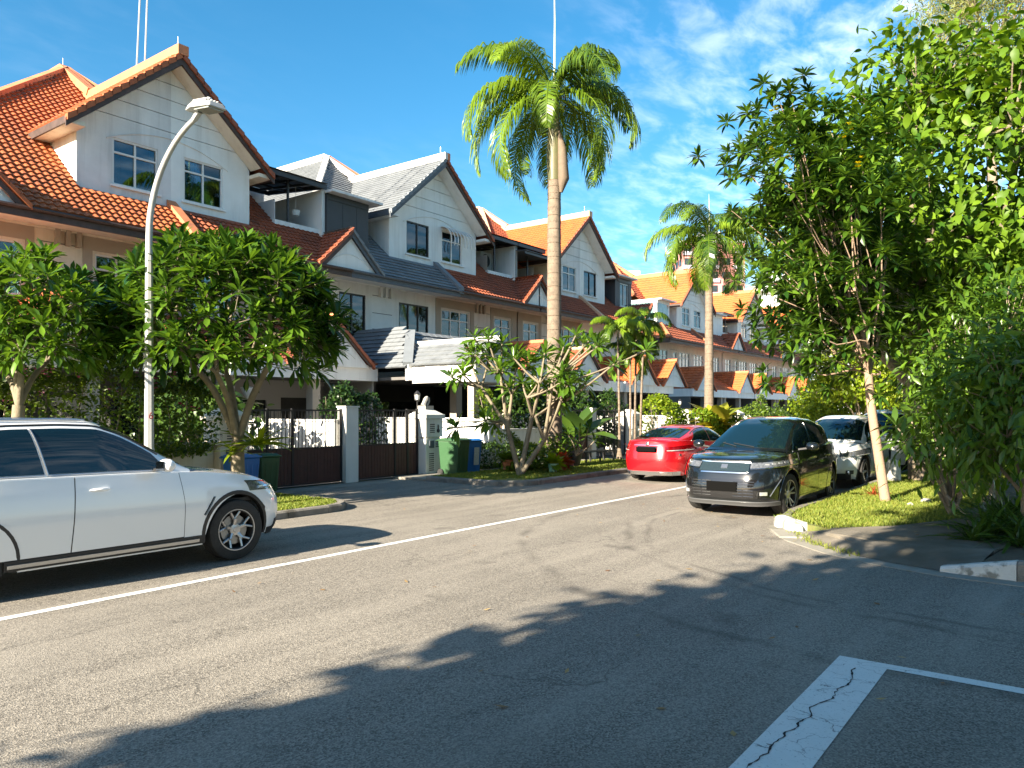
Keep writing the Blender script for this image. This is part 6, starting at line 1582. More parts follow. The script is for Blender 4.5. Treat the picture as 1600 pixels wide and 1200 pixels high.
def leaves(name, parent, T, m, P, Rm, sc, tint, n_parts=0, kind='stuff', part_name='leaf'):
    """P positions, Rm rotations, sc sizes: the n_parts nearest as single leaves, the rest as one mass"""
    V, F = T; N = len(P)
    if N == 0: return
    base = np.array(parent.location) if parent is not None else np.zeros(3)
    P = np.asarray(P) ; cam_ = np.array(CAM)
    if n_parts:
        dist = np.linalg.norm(P - cam_, axis=1) + np.random.default_rng(3).uniform(0, .6, N); order = np.argsort(dist); near = order[:n_parts]; rest = order[n_parts:]
        variants = [tmpl_mesh(part_name, T, m, t_) for t_ in (.25, .5, .75)]
        for i in near:
            M = Matrix.Identity(4); A = Rm[i] * sc[i]
            for r in range(3):
                for c in range(3): M[r][c] = A[r, c]
                M[r][3] = P[i][r] - base[r]
            link(part_name, variants[min(2, int(tint[i] * 3))], parent, M)
    else: rest = np.arange(N)
    if len(rest) == 0: return
    A = Rm[rest] * sc[rest][:, None, None]
    VV = np.einsum('nij,vj->nvi', A, V) + (P[rest] - base)[:, None, :]
    Fa = np.array([f for f in F]); nv = len(V)
    FF = (np.arange(len(rest))[:, None, None] * nv + Fa[None]).reshape(-1, 4)
    tri = FF[FF[:, 2] == FF[:, 3]][:, :3]; qd = FF[FF[:, 2] != FF[:, 3]]
    # split quads to triangles so one array serves
    allt = np.concatenate([qd[:, [0, 1, 2]], qd[:, [0, 2, 3]], tri])
    o = np_mesh(part_name + 's', VV.reshape(-1, 3), allt, [m], tint=np.repeat(np.clip(tint[rest], 0, 1), nv), parent=parent)
    if kind: tag(o, kind=kind)
    return o
def rosettes(g, tips, axes, n, l, spread=(15, 95), jit=.12, elev_pow=1.0):
    """whorls of leaves round each tip; returns positions, rotations, sizes"""
    P, D, S_ = [], [], []
    for p, a in zip(tips, axes):
        a = np.array(a) / np.linalg.norm(a); b_ = np.cross(a, (.3, .8, .1)); b_ /= np.linalg.norm(b_); c = np.cross(a, b_)
        k = int(n * g.uniform(.75, 1.2)); ph = g.uniform(0, 6.28)
        for i in range(k):
            t = (i + .5) / k; th = R(spread[0] + (spread[1] - spread[0]) * t ** elev_pow + g.normal(0, 6)); az = ph + i * 2.399 + g.normal(0, .15)
            d = a * math.cos(th) + (b_ * math.cos(az) + c * math.sin(az)) * math.sin(th)
            P.append(np.array(p) - a * l * .18 * t + g.normal(0, .008, 3)); D.append(d); S_.append(l * g.uniform(.8, 1.15) * (.7 + .3 * min(1, t * 2.5)))
    P, D, S_ = np.array(P), np.array(D), np.array(S_)
    D[:, 2] -= .08
    up = np.tile(np.array([0, 0, 1.0]), (len(P), 1)) + g.normal(0, jit, (len(P), 3))
    return P, frames(D, up, g.normal(0, .25, len(P))), S_
def limb(mb, pts, r0, r1, n=8, wob=.0, g=None):
    pts = [np.array(p, float) for p in pts]; out = []
    # Catmull-Rom through the points
    for i in range(len(pts) - 1):
        p0, p1, p2, p3 = pts[max(i - 1, 0)], pts[i], pts[i + 1], pts[min(i + 2, len(pts) - 1)]
        for t in np.linspace(0, 1, 5)[:-1]:
            out.append(.5 * ((2 * p1) + (-p0 + p2) * t + (2 * p0 - 5 * p1 + 4 * p2 - p3) * t * t + (-p0 + 3 * p1 - 3 * p2 + p3) * t ** 3))
    out.append(pts[-1]); k = len(out)
    if g is not None: out = [o + g.normal(0, wob, 3) * (0 < i < k - 1) for i, o in enumerate(out)]
    mb.tube([tuple(o) for o in out], [r0 + (r1 - r0) * (i / (k - 1)) ** .8 for i in range(k)], n)
def px(u, v, d):
    """the place seen at photo pixel (u, v) at depth d along the view axis (measuring aid)"""
    lat = (u - 800) / 1200 * d; return np.array([d * .8032 + lat * .5957, d * .5957 - lat * .8032, 1.8 + (643 - v) / 1200 * d])

def branch_tree(g, root, trunk_top, crown_c, crown_r, ntips, mb, base, r_trunk, levels=3, low=-.25, shell=.55, first=5):
    """grows limbs from trunk_top out to tips in an ellipsoid; returns tips and outward directions"""
    c = np.array(crown_c); rr = np.array(crown_r); tips = []
    while len(tips) < ntips:
        q = g.normal(0, 1, 3); q /= np.linalg.norm(q)
        if q[2] < low: continue
        rad = g.uniform(shell, 1.0) ** .6; tips.append(c + q * rr * rad)
    tips = np.array(tips); top = np.array(trunk_top)
    # hierarchical k-means-ish grouping
    def grow(start, idx, r, depth, dirn):
        pts = tips[idx]
        if len(idx) == 1 or depth == 0:
            for i in idx:
                e = tips[i]; mid = (start + e) / 2 + np.array([0, 0, -.06 * np.linalg.norm(e - start)]) + g.normal(0, .04, 3)
                limb(mb, [start - base, mid - base, e - base], r * .7, .011 if r > .02 else .006, 5)
            return
        k = min(len(idx), first if depth == levels else 3)
        cen = pts[g.choice(len(pts), k, replace=False)]
        for _ in range(4):
            lab = np.argmin(((pts[:, None] - cen[None]) ** 2).sum(2), 1)
            cen = np.array([pts[lab == j].mean(0) if (lab == j).any() else cen[j] for j in range(k)])
        for j in range(k):
            sub = idx[lab == j]
            if len(sub) == 0: continue
            frac = .55 if depth == levels else .6
            e = start + (cen[j] - start) * frac; e = e + g.normal(0, .05, 3)
            rj = r * max(.45, min(.8, math.sqrt(len(sub) / len(idx)) * 1.05))
            mid = (start + e) / 2 + np.array([0, 0, .04]) + dirn * .08 + g.normal(0, .04, 3)
            limb(mb, [start - base, mid - base, e - base], r * .85 if depth == levels else r * .9, rj, 8 if r > .05 else 6)
            grow(e, sub, rj, depth - 1, (e - start) / max(1e-3, np.linalg.norm(e - start)))
    grow(top, np.arange(len(tips)), r_trunk, levels, np.array([0, 0, 1.0]))
    ax = (tips - c) / rr; ax = ax / np.linalg.norm(ax, axis=1, keepdims=True) + np.array([0, 0, .55])
    return tips, ax

# --- frangipanis
TF = leaf_tmpl(1.0, .235, 'obov', .16, .35)
def frangipani(label, base, top, cc, cr, ntips, seed, lsize=.33, n=15, extra=None, parts=280, r0=.12, low=-.3, levels=3, stems=None, fl=0):
    g = np.random.default_rng(seed); t = thing('frangipani_tree', label, 'tree', tuple(base), 0, 'frangipani trees'); b0 = np.array(base)
    mb = MB()
    limb(mb, [b0 - b0, (np.array(top) - b0) * .5 + g.normal(0, .03, 3), np.array(top) - b0], r0, r0 * .8, 10)
    tips, ax = branch_tree(g, t, top, cc, cr, ntips, mb, b0, r0 * .62, levels, low, first=4)
    mb.build('trunk', BARK_F, t, smooth=60)
    P, Rm, S_ = rosettes(g, tips, ax, n, lsize, (12, 88))
    leaves('leaf', t, TF, LF_FR, P, Rm, S_, np.clip(g.normal(.5, .22, len(P)) + .12, 0, 1), parts)
    if fl: flowers(t, g, tips[g.choice(len(tips), fl, replace=False)], ax, FL_P, .05)
    return t
TFl = leaf_tmpl(1.0, .7, 'oval', -.2, .3)
def flowers(t, g, pts, ax, m, size, n=10):
    P, D = [], []
    for p in pts:
        for _ in range(n):
            c = p + g.normal(0, size * 1.1, 3) + np.array([0, 0, size * 2.2])
            for k in range(5): a = k * 1.2566 + g.uniform(0, .3); P.append(c); D.append((math.cos(a), math.sin(a), .35))
    P, D = np.array(P), np.array(D)
    leaves('petal', t, TFl, m, P, frames(D, np.tile((0, 0, 1.0), (len(P), 1)), np.zeros(len(P))), np.full(len(P), size), g.uniform(0, 1, len(P)), 0, part_name='flower')
frangipani('round-crowned frangipani behind the bonnet of the white SUV, just right of the street lamp', (8.55, 12.7, .1), (8.5, 12.7, 1.25), px(350, 508, 14.2), (2.2, 2.15, 1.62), 400, 11, .40, 15, r0=.15, low=-.55)
frangipani('frangipani at the left frame edge, left of the street lamp', (4.9, 13.2, .1), (5.0, 13.2, 1.9), px(38, 515, 12.6), (1.3, 1.8, 1.28), 260, 12, .34, 15, r0=.11, low=-.6)
# multi-stemmed frangipani on the island: stems placed one by one
def stem_tree(label, base, stems, seed, m=BARK_F, r0=.06, lsize=.34, n=15, parts=280, TL=TF, lm=LF_FR, cat='tree', name='frangipani_tree', group='frangipani trees', fl=None):
    g = np.random.default_rng(seed); t = thing(name, label, cat, tuple(base), 0, group); b0 = np.array(base); mb = MB(); tips, ax = [], []
    done = set()
    for st in stems:
        pts = [np.array(p) for p in st]; key = tuple(np.round(pts[2], 2)) if len(pts) > 3 else None
        if key is None: limb(mb, [p - b0 for p in pts], r0, r0 * .35, 7)
        else:
            k1 = tuple(np.round(pts[1], 2))
            if k1 not in done: limb(mb, [pts[0] - b0, (pts[0] + pts[1]) / 2 - b0 + np.array([.03, .02, 0]), pts[1] - b0], r0, r0 * .8, 8); done.add(k1)
            if key not in done: limb(mb, [pts[1] - b0, (pts[1] + pts[2]) / 2 - b0 + np.array([.02, 0, -.04]), pts[2] - b0], r0 * .72, r0 * .5, 7); done.add(key)
            limb(mb, [pts[2] - b0, (pts[2] + pts[3]) / 2 - b0 + np.array([0, 0, -.05]), pts[3] - b0], r0 * .48, r0 * .28, 6)
        tips.append(pts[-1]); ax.append((pts[-1] - pts[-2]) / np.linalg.norm(pts[-1] - pts[-2]) + np.array([0, 0, .6]))
    mb.build('trunk', m, t, smooth=60)
    P, Rm, S_ = rosettes(g, tips, ax, n, lsize, (15, 110))
    leaves('leaf', t, TL, lm, P, Rm, S_, np.clip(g.normal(.55, .22, len(P)), 0, 1), parts)
    if fl: flowers(t, g, np.array([tips[i] for i in fl]), None, FL_P, .06)
    return t
d3 = 20.3
A = px(812, 742, d3); A[2] = .1
gj = np.random.default_rng(77)
def jt(p, s_): return p + np.array([gj.normal(0, s_), gj.normal(0, s_), 0])
def at(u, v, s_=.0): return jt(px(u, v, d3), s_)
nL, nM, nR = at(792, 665), at(815, 650, .1), at(850, 688)
st = []
for n0, (mu, mv), tips_ in ((nL, (768, 605), [(708, 566), (736, 552), (724, 590)]), (nL, (785, 588), [(766, 552), (748, 530), (790, 536), (775, 575)]), (nL, (800, 615), [(803, 556), (822, 566), (790, 606)]), (nL, (786, 655), [(768, 662), (752, 668)]),
                            (nM, (832, 622), [(828, 585), (846, 598), (812, 592), (838, 612)]), (nM, (852, 600), [(850, 562), (866, 548), (842, 560)]),
                            (nR, (872, 640), [(905, 576), (925, 573), (890, 600), (912, 596)]), (nR, (868, 590), [(905, 530), (886, 522), (872, 545)]), (nR, (876, 598), [(945, 534), (962, 546)]), (nR, (866, 650), [(890, 616), (908, 624)])):
    m_ = at(mu, mv, .25)
    for tu, tv in tips_:
        for q in range(1 if gj.random() < .45 else 2): st.append([A, n0, m_, at(tu + gj.normal(0, 9) * q, tv + gj.normal(0, 7) * q, .45)])
stem_tree('sparse many-stemmed frangipani with pink blooms on the grassy island', tuple(A), st, 21, fl=[0, 4], parts=290, r0=.075, lsize=.46, n=20)
d4 = 21.8
A = px(900, 712, d4); st = [[A, (A + px(u, v, d4)) / 2 + np.array([.1, 0, 0]), px(u, v, d4)] for u, v in ((905, 672), (920, 668), (888, 680), (930, 688), (902, 690))]
stem_tree('small frangipani growing in the large dark pot', tuple(A), st, 22, r0=.03, lsize=.30, n=13, parts=60)

# --- palms
def frond(name, parent, base, d, L_, n=72, m=LF_PALM, seed=0, arch=1.0, ll=.75, droop=.9, tint=.5, up0=.6):
    """feather leaf: arching rib with leaflets that hang"""
    g = np.random.default_rng(seed); K = 16; p = np.array(base, float); d = np.array(d, float); d /= np.linalg.norm(d); h = np.array([d[0], d[1], 0]); h /= max(1e-6, np.linalg.norm(h))
    pitch = math.asin(max(-1, min(1, d[2]))); pts = [p.copy()]; dirs = []
    side = np.array([-h[1], h[0], 0]); bend = g.normal(0, .15)
    for i in range(K):
        a = pitch - arch * 2.1 * (i / K) ** 1.25; hh = h + side * bend * (i / K)
        v = hh * math.cos(a) + np.array([0, 0, math.sin(a)]); dirs.append(v / np.linalg.norm(v)); p = p + v * L_ / K; pts.append(p.copy())
    dirs.append(dirs[-1]); mb = MB(); base_l = np.array(parent.location)
    mb.tube([tuple(q - base_l) for q in pts], [.035 * (1 - .85 * i / K) + .004 for i in range(K + 1)], 5)
    V, F, T_ = [], [], []
    for i in range(n):
        t = .14 + .86 * (i + .5) / n; fi = t * K; a = int(min(K - 1, fi)); fr = fi - a; q = pts[a] * (1 - fr) + pts[a + 1] * fr; dv = dirs[a]
        sd = np.cross(dv, (0, 0, 1.0)); sn = np.linalg.norm(sd); sd = sd / sn if sn > .05 else side
        nn = np.cross(sd, dv)
        for sg in (-1, 1):
            l = ll * (math.sin(math.pi * min(1, t * .92 + .08)) ** .5) * g.uniform(.85, 1.1); w = .026 * ll ** .7
            e0 = sd * sg * .85 + dv * .55 + nn * g.uniform(-.1, .35); e0 /= np.linalg.norm(e0)
            e1 = e0 * .65 + np.array([0, 0, -droop * g.uniform(.7, 1.2)]); e1 /= np.linalg.norm(e1)
            e2 = e0 * .25 + np.array([0, 0, -1.2 * droop]) + dv * .2; e2 /= np.linalg.norm(e2)
            q1 = q + e0 * l * .33; q2 = q1 + e1 * l * .36; q3 = q2 + e2 * l * .33
            wv = dv * w; b_ = len(V); tw = nn * w * .5 * sg
            V += [q - wv * .6, q + wv * .6, q1 - wv, q1 + wv, q2 - wv * .9 + tw, q2 + wv * .9 - tw, q3]
            F += [(b_, b_ + 1, b_ + 3), (b_, b_ + 3, b_ + 2), (b_ + 2, b_ + 3, b_ + 5), (b_ + 2, b_ + 5, b_ + 4), (b_ + 4, b_ + 5, b_ + 6)]
            T_ += [max(0, min(1, tint + g.normal(0, .15)))] * 7
    off = len(mb.v); Vr = np.array(mb.v); Fr = [f for f in mb.f]
    Fr3 = []
    for f in Fr:
        for j in range(1, len(f) - 1): Fr3.append((f[0], f[j], f[j + 1]))
    VV = np.concatenate([Vr, np.array(V) - base_l]); FF = np.array(Fr3 + [tuple(x + off for x in f) for f in F])
    return np_mesh(name, VV, FF, [m], tint=np.array([.65] * off + T_), parent=parent)
def palm(label, x, y, h, r0, r1, fr, L_, ll, seed, dead=(), shaft=1.5, spear=3.0, lean=(0, 0), group='tall palms'):
    g = np.random.default_rng(seed); t = thing('palm_tree', label, 'palm', (x, y, .1), 0, group)
    K = 40; pts = []; rad = []
    for i in range(K + 1):
        f = i / K; pts.append((lean[0] * f * f, lean[1] * f * f, h * f)); rr = r0 + (r1 - r0) * f + .10 * math.exp(-f * 16) + .004 * (-1) ** i
        rad.append(rr)
    mb = MB(); mb.tube(pts, rad, 14); mb.build('trunk', BARK_P, t, smooth=70)
    k = MB()
    for i in range(1, K):   # leaf scars ring the trunk
        zz = h * (i + g.uniform(-.2, .2)) / K; f = zz / h; rr = r0 + (r1 - r0) * f + .10 * math.exp(-f * 16)
        k.lathe([(rr - .004, -.012), (rr + .006, -.004), (rr + .006, .006), (rr - .004, .014)], (lean[0] * f * f, lean[1] * f * f, zz), 14)
    tag(k.build('trunk_rings', mat('palm_scar', (.13, .10, .07), .9), t), kind='stuff')
    tx, ty = lean
    k = MB(); k.tube([(tx, ty, h - .05), (tx, ty, h + shaft * .3), (tx, ty, h + shaft * .7), (tx, ty, h + shaft)], [r1 * 1.05, r1 * 1.12, r1 * .8, r1 * .4], 14); k.build('crownshaft', mat('crownshaft', (.09, .10, .04), .5, noise=(4, .7), col2=(.14, .11, .06)), t, smooth=60)
    if spear: k = MB(); k.tube([(tx, ty, h + shaft * .8), (tx + .03, ty, h + shaft + spear * .5), (tx - .02, ty, h + shaft + spear)], [.040, .024, .006], 6); k.build('spear_leaf', mat('spear_leaf', (.40, .42, .26), .5), t, smooth=60)
    top = (x + tx, y + ty, .1 + h + shaft * .90)
    for i in range(fr):
        el = 72 - 92 * (i / fr) ** .9; az = i * 137.5 + g.normal(0, 10)
        d = (math.cos(R(az)) * math.cos(R(el)), math.sin(R(az)) * math.cos(R(el)), math.sin(R(el)))
        f_ = frond('frond', t, top, d, L_ * g.uniform(.88, 1.08), seed=seed * 100 + i, ll=ll, arch=g.uniform(.95, 1.25), tint=g.uniform(.3, .75))
    for j, az in enumerate(dead):
        b_ = (top[0], top[1], top[2] - .2); f_ = frond('dead_frond', t, b_, (math.cos(R(az)) * .5, math.sin(R(az)) * .5, -.7), L_ * .62, n=30, m=LF_DEAD, seed=seed * 77 + j, ll=ll * .6, arch=.25, tint=.5)
    return t
x, y = far(866, 23.3)
pm = palm('tallest palm with a thick pale trunk on the island', x, y, 8.75, .235, .20, 20, 3.7, 1.0, 5, shaft=2.75, spear=4.2)
k = MB(); k.tube([(-.02, -.26, 8.3), (.0, -.34, 8.7), (-.02, -.30, 9.6), (0, -.16, 10.2)], [.05, .17, .13, .04], 10); o = k.build('hanging_sheath', mat('dry_sheath', (.16, .12, .085), .8, noise=(6, .6)), pm, smooth=60)
k = MB(); k.tube([(.12, -.05, 8.9), (.36, -.12, 9.2), (.38, -.14, 9.9), (.2, -.05, 10.2)], .025, 6); k.build('flower_stalk', IRON, pm, smooth=60)
x, y = far(1108, 36)
palm('second palm, farther along the kerb, with a brown dead frond hanging', x, y, 7.7, .24, .17, 19, 3.9, 1.05, 6, dead=(200, 262, 20), shaft=2.4, spear=1.8)
for i, (u, d_, h_) in enumerate(((968, 27, 4.1), (992, 27.6, 4.0), (1001, 27.3, 4.45), (985, 27.9, 3.3))):
    x, y = far(u, d_); palm(('slender yard palm with a reddish crownshaft, leftmost of the clump', 'slender yard palm, second from left in the clump', 'tallest slender yard palm, rightmost of the clump', 'shortest slender yard palm in the clump')[i], x, y, h_, .045, .035, 8, 1.35, .42, 30 + i, shaft=.55, spear=0, lean=((-.12, .1, .25, .0)[i], 0), group='slender palms behind the gate')

# --- trees of the right verge
TB = leaf_tmpl(1.0, .52, 'oval', .30, .22); TL_ = leaf_tmpl(1.0, .29, 'lance', .22, .25); TS = leaf_tmpl(1.0, .55, 'oval', .15, .2); TFN = leaf_tmpl(1.0, .14, 'lance', .2, .1)
def cloud_leaves(g, centres, rad, n, squash=.8):
    """leaf positions round twig ends: clumps with gaps between"""
    P = np.repeat(centres, n, axis=0) + g.normal(0, 1, (len(centres) * n, 3)) * rad * np.array([1, 1, squash]); return P
def leafy(t, g, tips, cen, n, rad, size, T_, m, parts=0, tint=(.5, .22), hang=.35, name='leaf', outward=.6, squash=.8):
    P = cloud_leaves(g, tips, rad, n, squash); D = g.normal(0, 1, P.shape); D /= np.linalg.norm(D, axis=1, keepdims=True)
    out = P - np.array(cen); out /= np.linalg.norm(out, axis=1, keepdims=True); D = D * .8 + out * outward; D[:, 2] -= hang
    up = np.tile((0, 0, 1.0), (len(P), 1)) + out * .5 + g.normal(0, .35, P.shape)
    return leaves('leaf', t, T_, m, P, frames(D, up, g.normal(0, .4, len(P))), size * g.uniform(.65, 1.2, len(P)), np.clip(g.normal(*tint, len(P)), 0, 1), parts, part_name=name)
def tree(label, base, trunk, cc, cr, ntips, seed, T_, m, n, rad, size, bark=BARK_G, r0=.2, parts=0, low=-.4, name='tree', cat='tree', tint=(.5, .22), hang=.35, group=None, ends=None, shell=.35, extra=None, levels=3):
    g = np.random.default_rng(seed); t = thing(name, label, cat, tuple(base), 0, group); b0 = np.array(base, float); mb = MB()
    pts = [np.array(p, float) - b0 for p in [base] + trunk]; limb(mb, pts, r0, r0 * .75, 12)
    tips, ax = branch_tree(g, t, trunk[-1], cc, cr, ntips, mb, b0, r0 * .7, levels, low, shell)
    if extra is not None:
        for p in extra(g): tips = np.vstack([tips, p])
    mb.build('trunk', bark, t, smooth=60)
    leafy(t, g, tips, cc, n, rad, size, T_, m, parts, tint, hang)
    return t, g, tips
d5 = 18.6
bs = px(1440, 760, d5); bs[2] = .1
big, g, tips = tree('big spreading tree with large bright green leaves filling the right side', tuple(bs), [tuple(px(1436, 690, d5)), tuple(px(1428, 620, d5)), tuple(px(1432, 575, d5))], px(1515, 330, 18.0), (3.9, 4.4, 4.2), 420, 51, TB, LF_BIG, 46, .38, .27, r0=.30, parts=300, low=-.8, shell=.35, tint=(.55, .25))
# its lower fork reaching left
mb = MB(); limb(mb, [px(1432, 612, d5) - bs, px(1405, 580, d5) - bs, px(1375, 545, d5 - .3) - bs, px(1365, 480, d5 - .5) - bs, px(1350, 420, d5 - .6) - bs], .17, .06, 9); limb(mb, [px(1378, 548, d5 - .3) - bs, px(1330, 500, d5 - .8) - bs, px(1290, 430, d5 - 1) - bs], .08, .03, 7); mb.build('limb', BARK_G, big, smooth=60)
d6 = 14.3
bs = px(1384, 795, d6); bs[2] = .1
g = np.random.default_rng(61)
slim = thing('slender_tree', 'slender pale-trunked tree with yellow trumpet flowers beside the black SUV', 'tree', tuple(bs)); mb = MB()
top = px(1357, 585, d6); limb(mb, [bs - bs, px(1374, 720, d6) - bs, px(1362, 640, d6) - bs, top - bs], .095, .075, 10)
limb(mb, [top - bs, px(1345, 500, d6) - bs, px(1325, 400, d6 + .2) - bs, px(1300, 280, d6 + .3) - bs], .06, .02, 8); limb(mb, [top - bs, px(1380, 480, d6 + .3) - bs, px(1370, 350, d6 + .6) - bs], .05, .02, 8)
specs = [(1215, 190, 12), (1240, 250, 14), (1200, 310, 14), (1235, 330, 14), (1270, 300, 14), (1320, 240, 14), (1300, 320, 14), (1225, 400, 12), (1260, 420, 14), (1310, 400, 14), (1350, 350, 14), (1235, 470, 12), (1290, 470, 14), (1340, 460, 14), (1250, 540, 10), (1300, 545, 10), (1385, 400, 10), (1350, 530, 7), (1265, 210, 10), (1330, 290, 14), (1375, 290, 12), (1230, 510, 6)]
tips, ax = [], []
for u, v, n_ in specs:
    e = px(u + max(0, (1280 - u) * (.28 if v < 380 else .62)), v, d6 + g.uniform(-1.2, 1.6)); mid = (top * .45 + e * .55) + np.array([0, 0, -.12]); mid2 = top * .75 + e * .25
    limb(mb, [top - bs, mid2 - bs + g.normal(0, .12, 3), mid - bs + g.normal(0, .2, 3), e - bs], .022, .008, 5)
    for _ in range(int(n_ * 2.5)):
        q = e + g.normal(0, 1, 3) * np.array([.46, .60, .36]); tips.append(q); ax.append((q - top) / np.linalg.norm(q - top) + np.array([0, 0, .5]))
        if _ % 12 == 0: limb(mb, [mid - bs, (mid + q) / 2 - bs, q - bs], .010, .005, 4)
mb.build('trunk', BARK_T, slim, smooth=60)
P, Rm, S_ = rosettes(g, tips, ax, 21, .26, (15, 115)); leaves('leaf', slim, TL_, LF_TR, P, Rm, S_, np.clip(g.normal(.5, .28, len(P)), 0, 1), 300)
flowers(slim, g, np.array([px(1210, 185, 13.6), px(1203, 245, 13.6), px(1322, 222, 13.4), px(1328, 212, 13.4), px(1340, 262, 13.3), px(1222, 257, 13.5)]), None, FL_Y, .065, 3)
d7 = 30
t_, g, _ = tree('tall feathery tree with fine pale foliage, top right corner behind', tuple(np.append(px(1560, 640, d7)[:2], .1)), [tuple(px(1555, 400, d7)), tuple(px(1550, 250, d7))], px(1560, 60, d7), (3.4, 3.6, 3.6), 260, 71, TFN, LF_FINE, 110, .55, .24, r0=.22, low=-.7, shell=.3)
# deep shade mass: further trees behind the big one
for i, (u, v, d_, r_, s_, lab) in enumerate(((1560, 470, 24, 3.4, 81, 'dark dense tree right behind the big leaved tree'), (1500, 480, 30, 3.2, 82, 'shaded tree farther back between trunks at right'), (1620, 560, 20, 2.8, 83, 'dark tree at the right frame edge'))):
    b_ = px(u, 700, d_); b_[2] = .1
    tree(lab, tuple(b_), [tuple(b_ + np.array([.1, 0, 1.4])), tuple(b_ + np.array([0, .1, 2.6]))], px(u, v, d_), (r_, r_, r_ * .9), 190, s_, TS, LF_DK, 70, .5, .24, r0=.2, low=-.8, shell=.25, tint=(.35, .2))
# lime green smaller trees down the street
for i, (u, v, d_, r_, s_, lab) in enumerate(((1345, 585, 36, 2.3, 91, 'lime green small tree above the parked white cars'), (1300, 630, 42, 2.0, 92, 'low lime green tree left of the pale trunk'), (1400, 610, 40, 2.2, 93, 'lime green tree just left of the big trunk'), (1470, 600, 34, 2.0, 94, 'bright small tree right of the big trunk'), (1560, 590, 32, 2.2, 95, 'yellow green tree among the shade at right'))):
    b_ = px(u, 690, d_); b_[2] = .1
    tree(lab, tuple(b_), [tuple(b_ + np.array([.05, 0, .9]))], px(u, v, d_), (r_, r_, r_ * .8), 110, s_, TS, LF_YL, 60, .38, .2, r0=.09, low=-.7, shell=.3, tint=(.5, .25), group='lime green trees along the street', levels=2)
# --- right foreground shrubs
TM = leaf_tmpl(1.0, .26, 'lance', .35, .3)
bs = px(1487, 812, 12.4); bs[2] = .1
g = np.random.default_rng(101); st = []
for u, v in ((1420, 650), (1440, 690), (1470, 660), (1500, 640), (1460, 720), (1500, 700), (1530, 680), (1412, 690), (1485, 735), (1530, 740), (1450, 645), (1560, 650), (1400, 665)):
    e = px(u, v, 12.4 + g.uniform(-.5, .5)); st.append([bs, (bs + e) / 2 + np.array([0, 0, .1]), e])
stem_tree('young mango-like tree with long drooping dark leaves in front of the big trunk', tuple(bs), st, 102, m=BARK_G, r0=.032, lsize=.42, n=15, parts=190, TL=TM, lm=LF_DK, name='young_tree', group=None)
for i, (u, v, d_, r_, s_, lab) in enumerate(((1600, 640, 10.5, 1.15, 111, 'leafy shrub at the right frame edge, nearest the camera'), (1560, 560, 13.5, 1.3, 112, 'taller bright shrub behind the nearest one'), (1550, 650, 14.5, 1.0, 113, 'shrub between the young tree and the frame edge'))):
    b_ = px(u, 800, d_); b_[2] = .1
    tree(lab, tuple(b_), [tuple(b_ + np.array([.0, 0, .55]))], px(u, v, d_), (r_, r_, r_ * 1.05), 150, s_, TL_, LF_TR, 34, .34, .20, r0=.05, low=-.85, shell=.2, parts=180, tint=(.6, .28), name='shrub', cat='shrub', group='shrubs of the right bed', levels=2, hang=.5)
# strap-leaved plants in the bed and by the kerb
TSt = leaf_tmpl(1.0, .07, 'strap', .55, .3)
def strappy(label, x, y, n, l, seed, m=LF_DK, z=.1, T_=TSt, name='strap_leaf_plant', spread=(5, 75), parts=0, group=None):
    g = np.random.default_rng(seed); t = thing(name, label, 'plant', (x, y, z), 0, group)
    P, Rm, S_ = rosettes(g, [(x, y, z + .04)], [(0, 0, 1)], n, l, spread); P[:, :2] += g.normal(0, l * .07, (len(P), 2)); P[:, 2] = z
    leaves('leaf', t, T_, m, P, Rm, S_, np.clip(g.normal(.5, .25, len(P)), 0, 1), parts or n)
for i, (u, v, d_, l) in enumerate(((1545, 845, 10.2, .75), (1575, 835, 10.6, .8), (1600, 860, 9.7, .8), (1560, 815, 11.4, .7), (1520, 858, 10.0, .55), (1590, 800, 12, .8))):
    q = px(u, v, d_); strappy(('dark strap-leaved plant behind the white kerb end', 'strap-leaved plant second from the kerb end', 'strap-leaved plant at the right frame edge', 'strap-leaved plant beside the path', 'small grassy tuft at the kerb end', 'farther strap-leaved plant in the bed')[i], q[0], q[1], 42, l, 120 + i, group='strap-leaved plants in the right bed')
q = px(1366, 778, 15.2); strappy('low red and green leaved clump by the pale trunk', q[0], q[1], 46, .34, 130, m=LF_RED)
q = px(1405, 792, 14.2); strappy('small green tuft at the foot of the pale trunk', q[0], q[1], 24, .25, 131, m=LF_DK)
# leaning stake across the bed
k = MB(); a_, b_ = px(1480, 775, 12.2), px(1545, 850, 10.2); b_[2] = .12; k.tube([tuple(a_ - b_), (0, 0, 0)], .02, 6); o = k.build('bamboo_stake', BARK_T, M=Matrix.Translation(tuple(b_))); tag(o, 'thin stake leaning over the planting bed', 'stake')

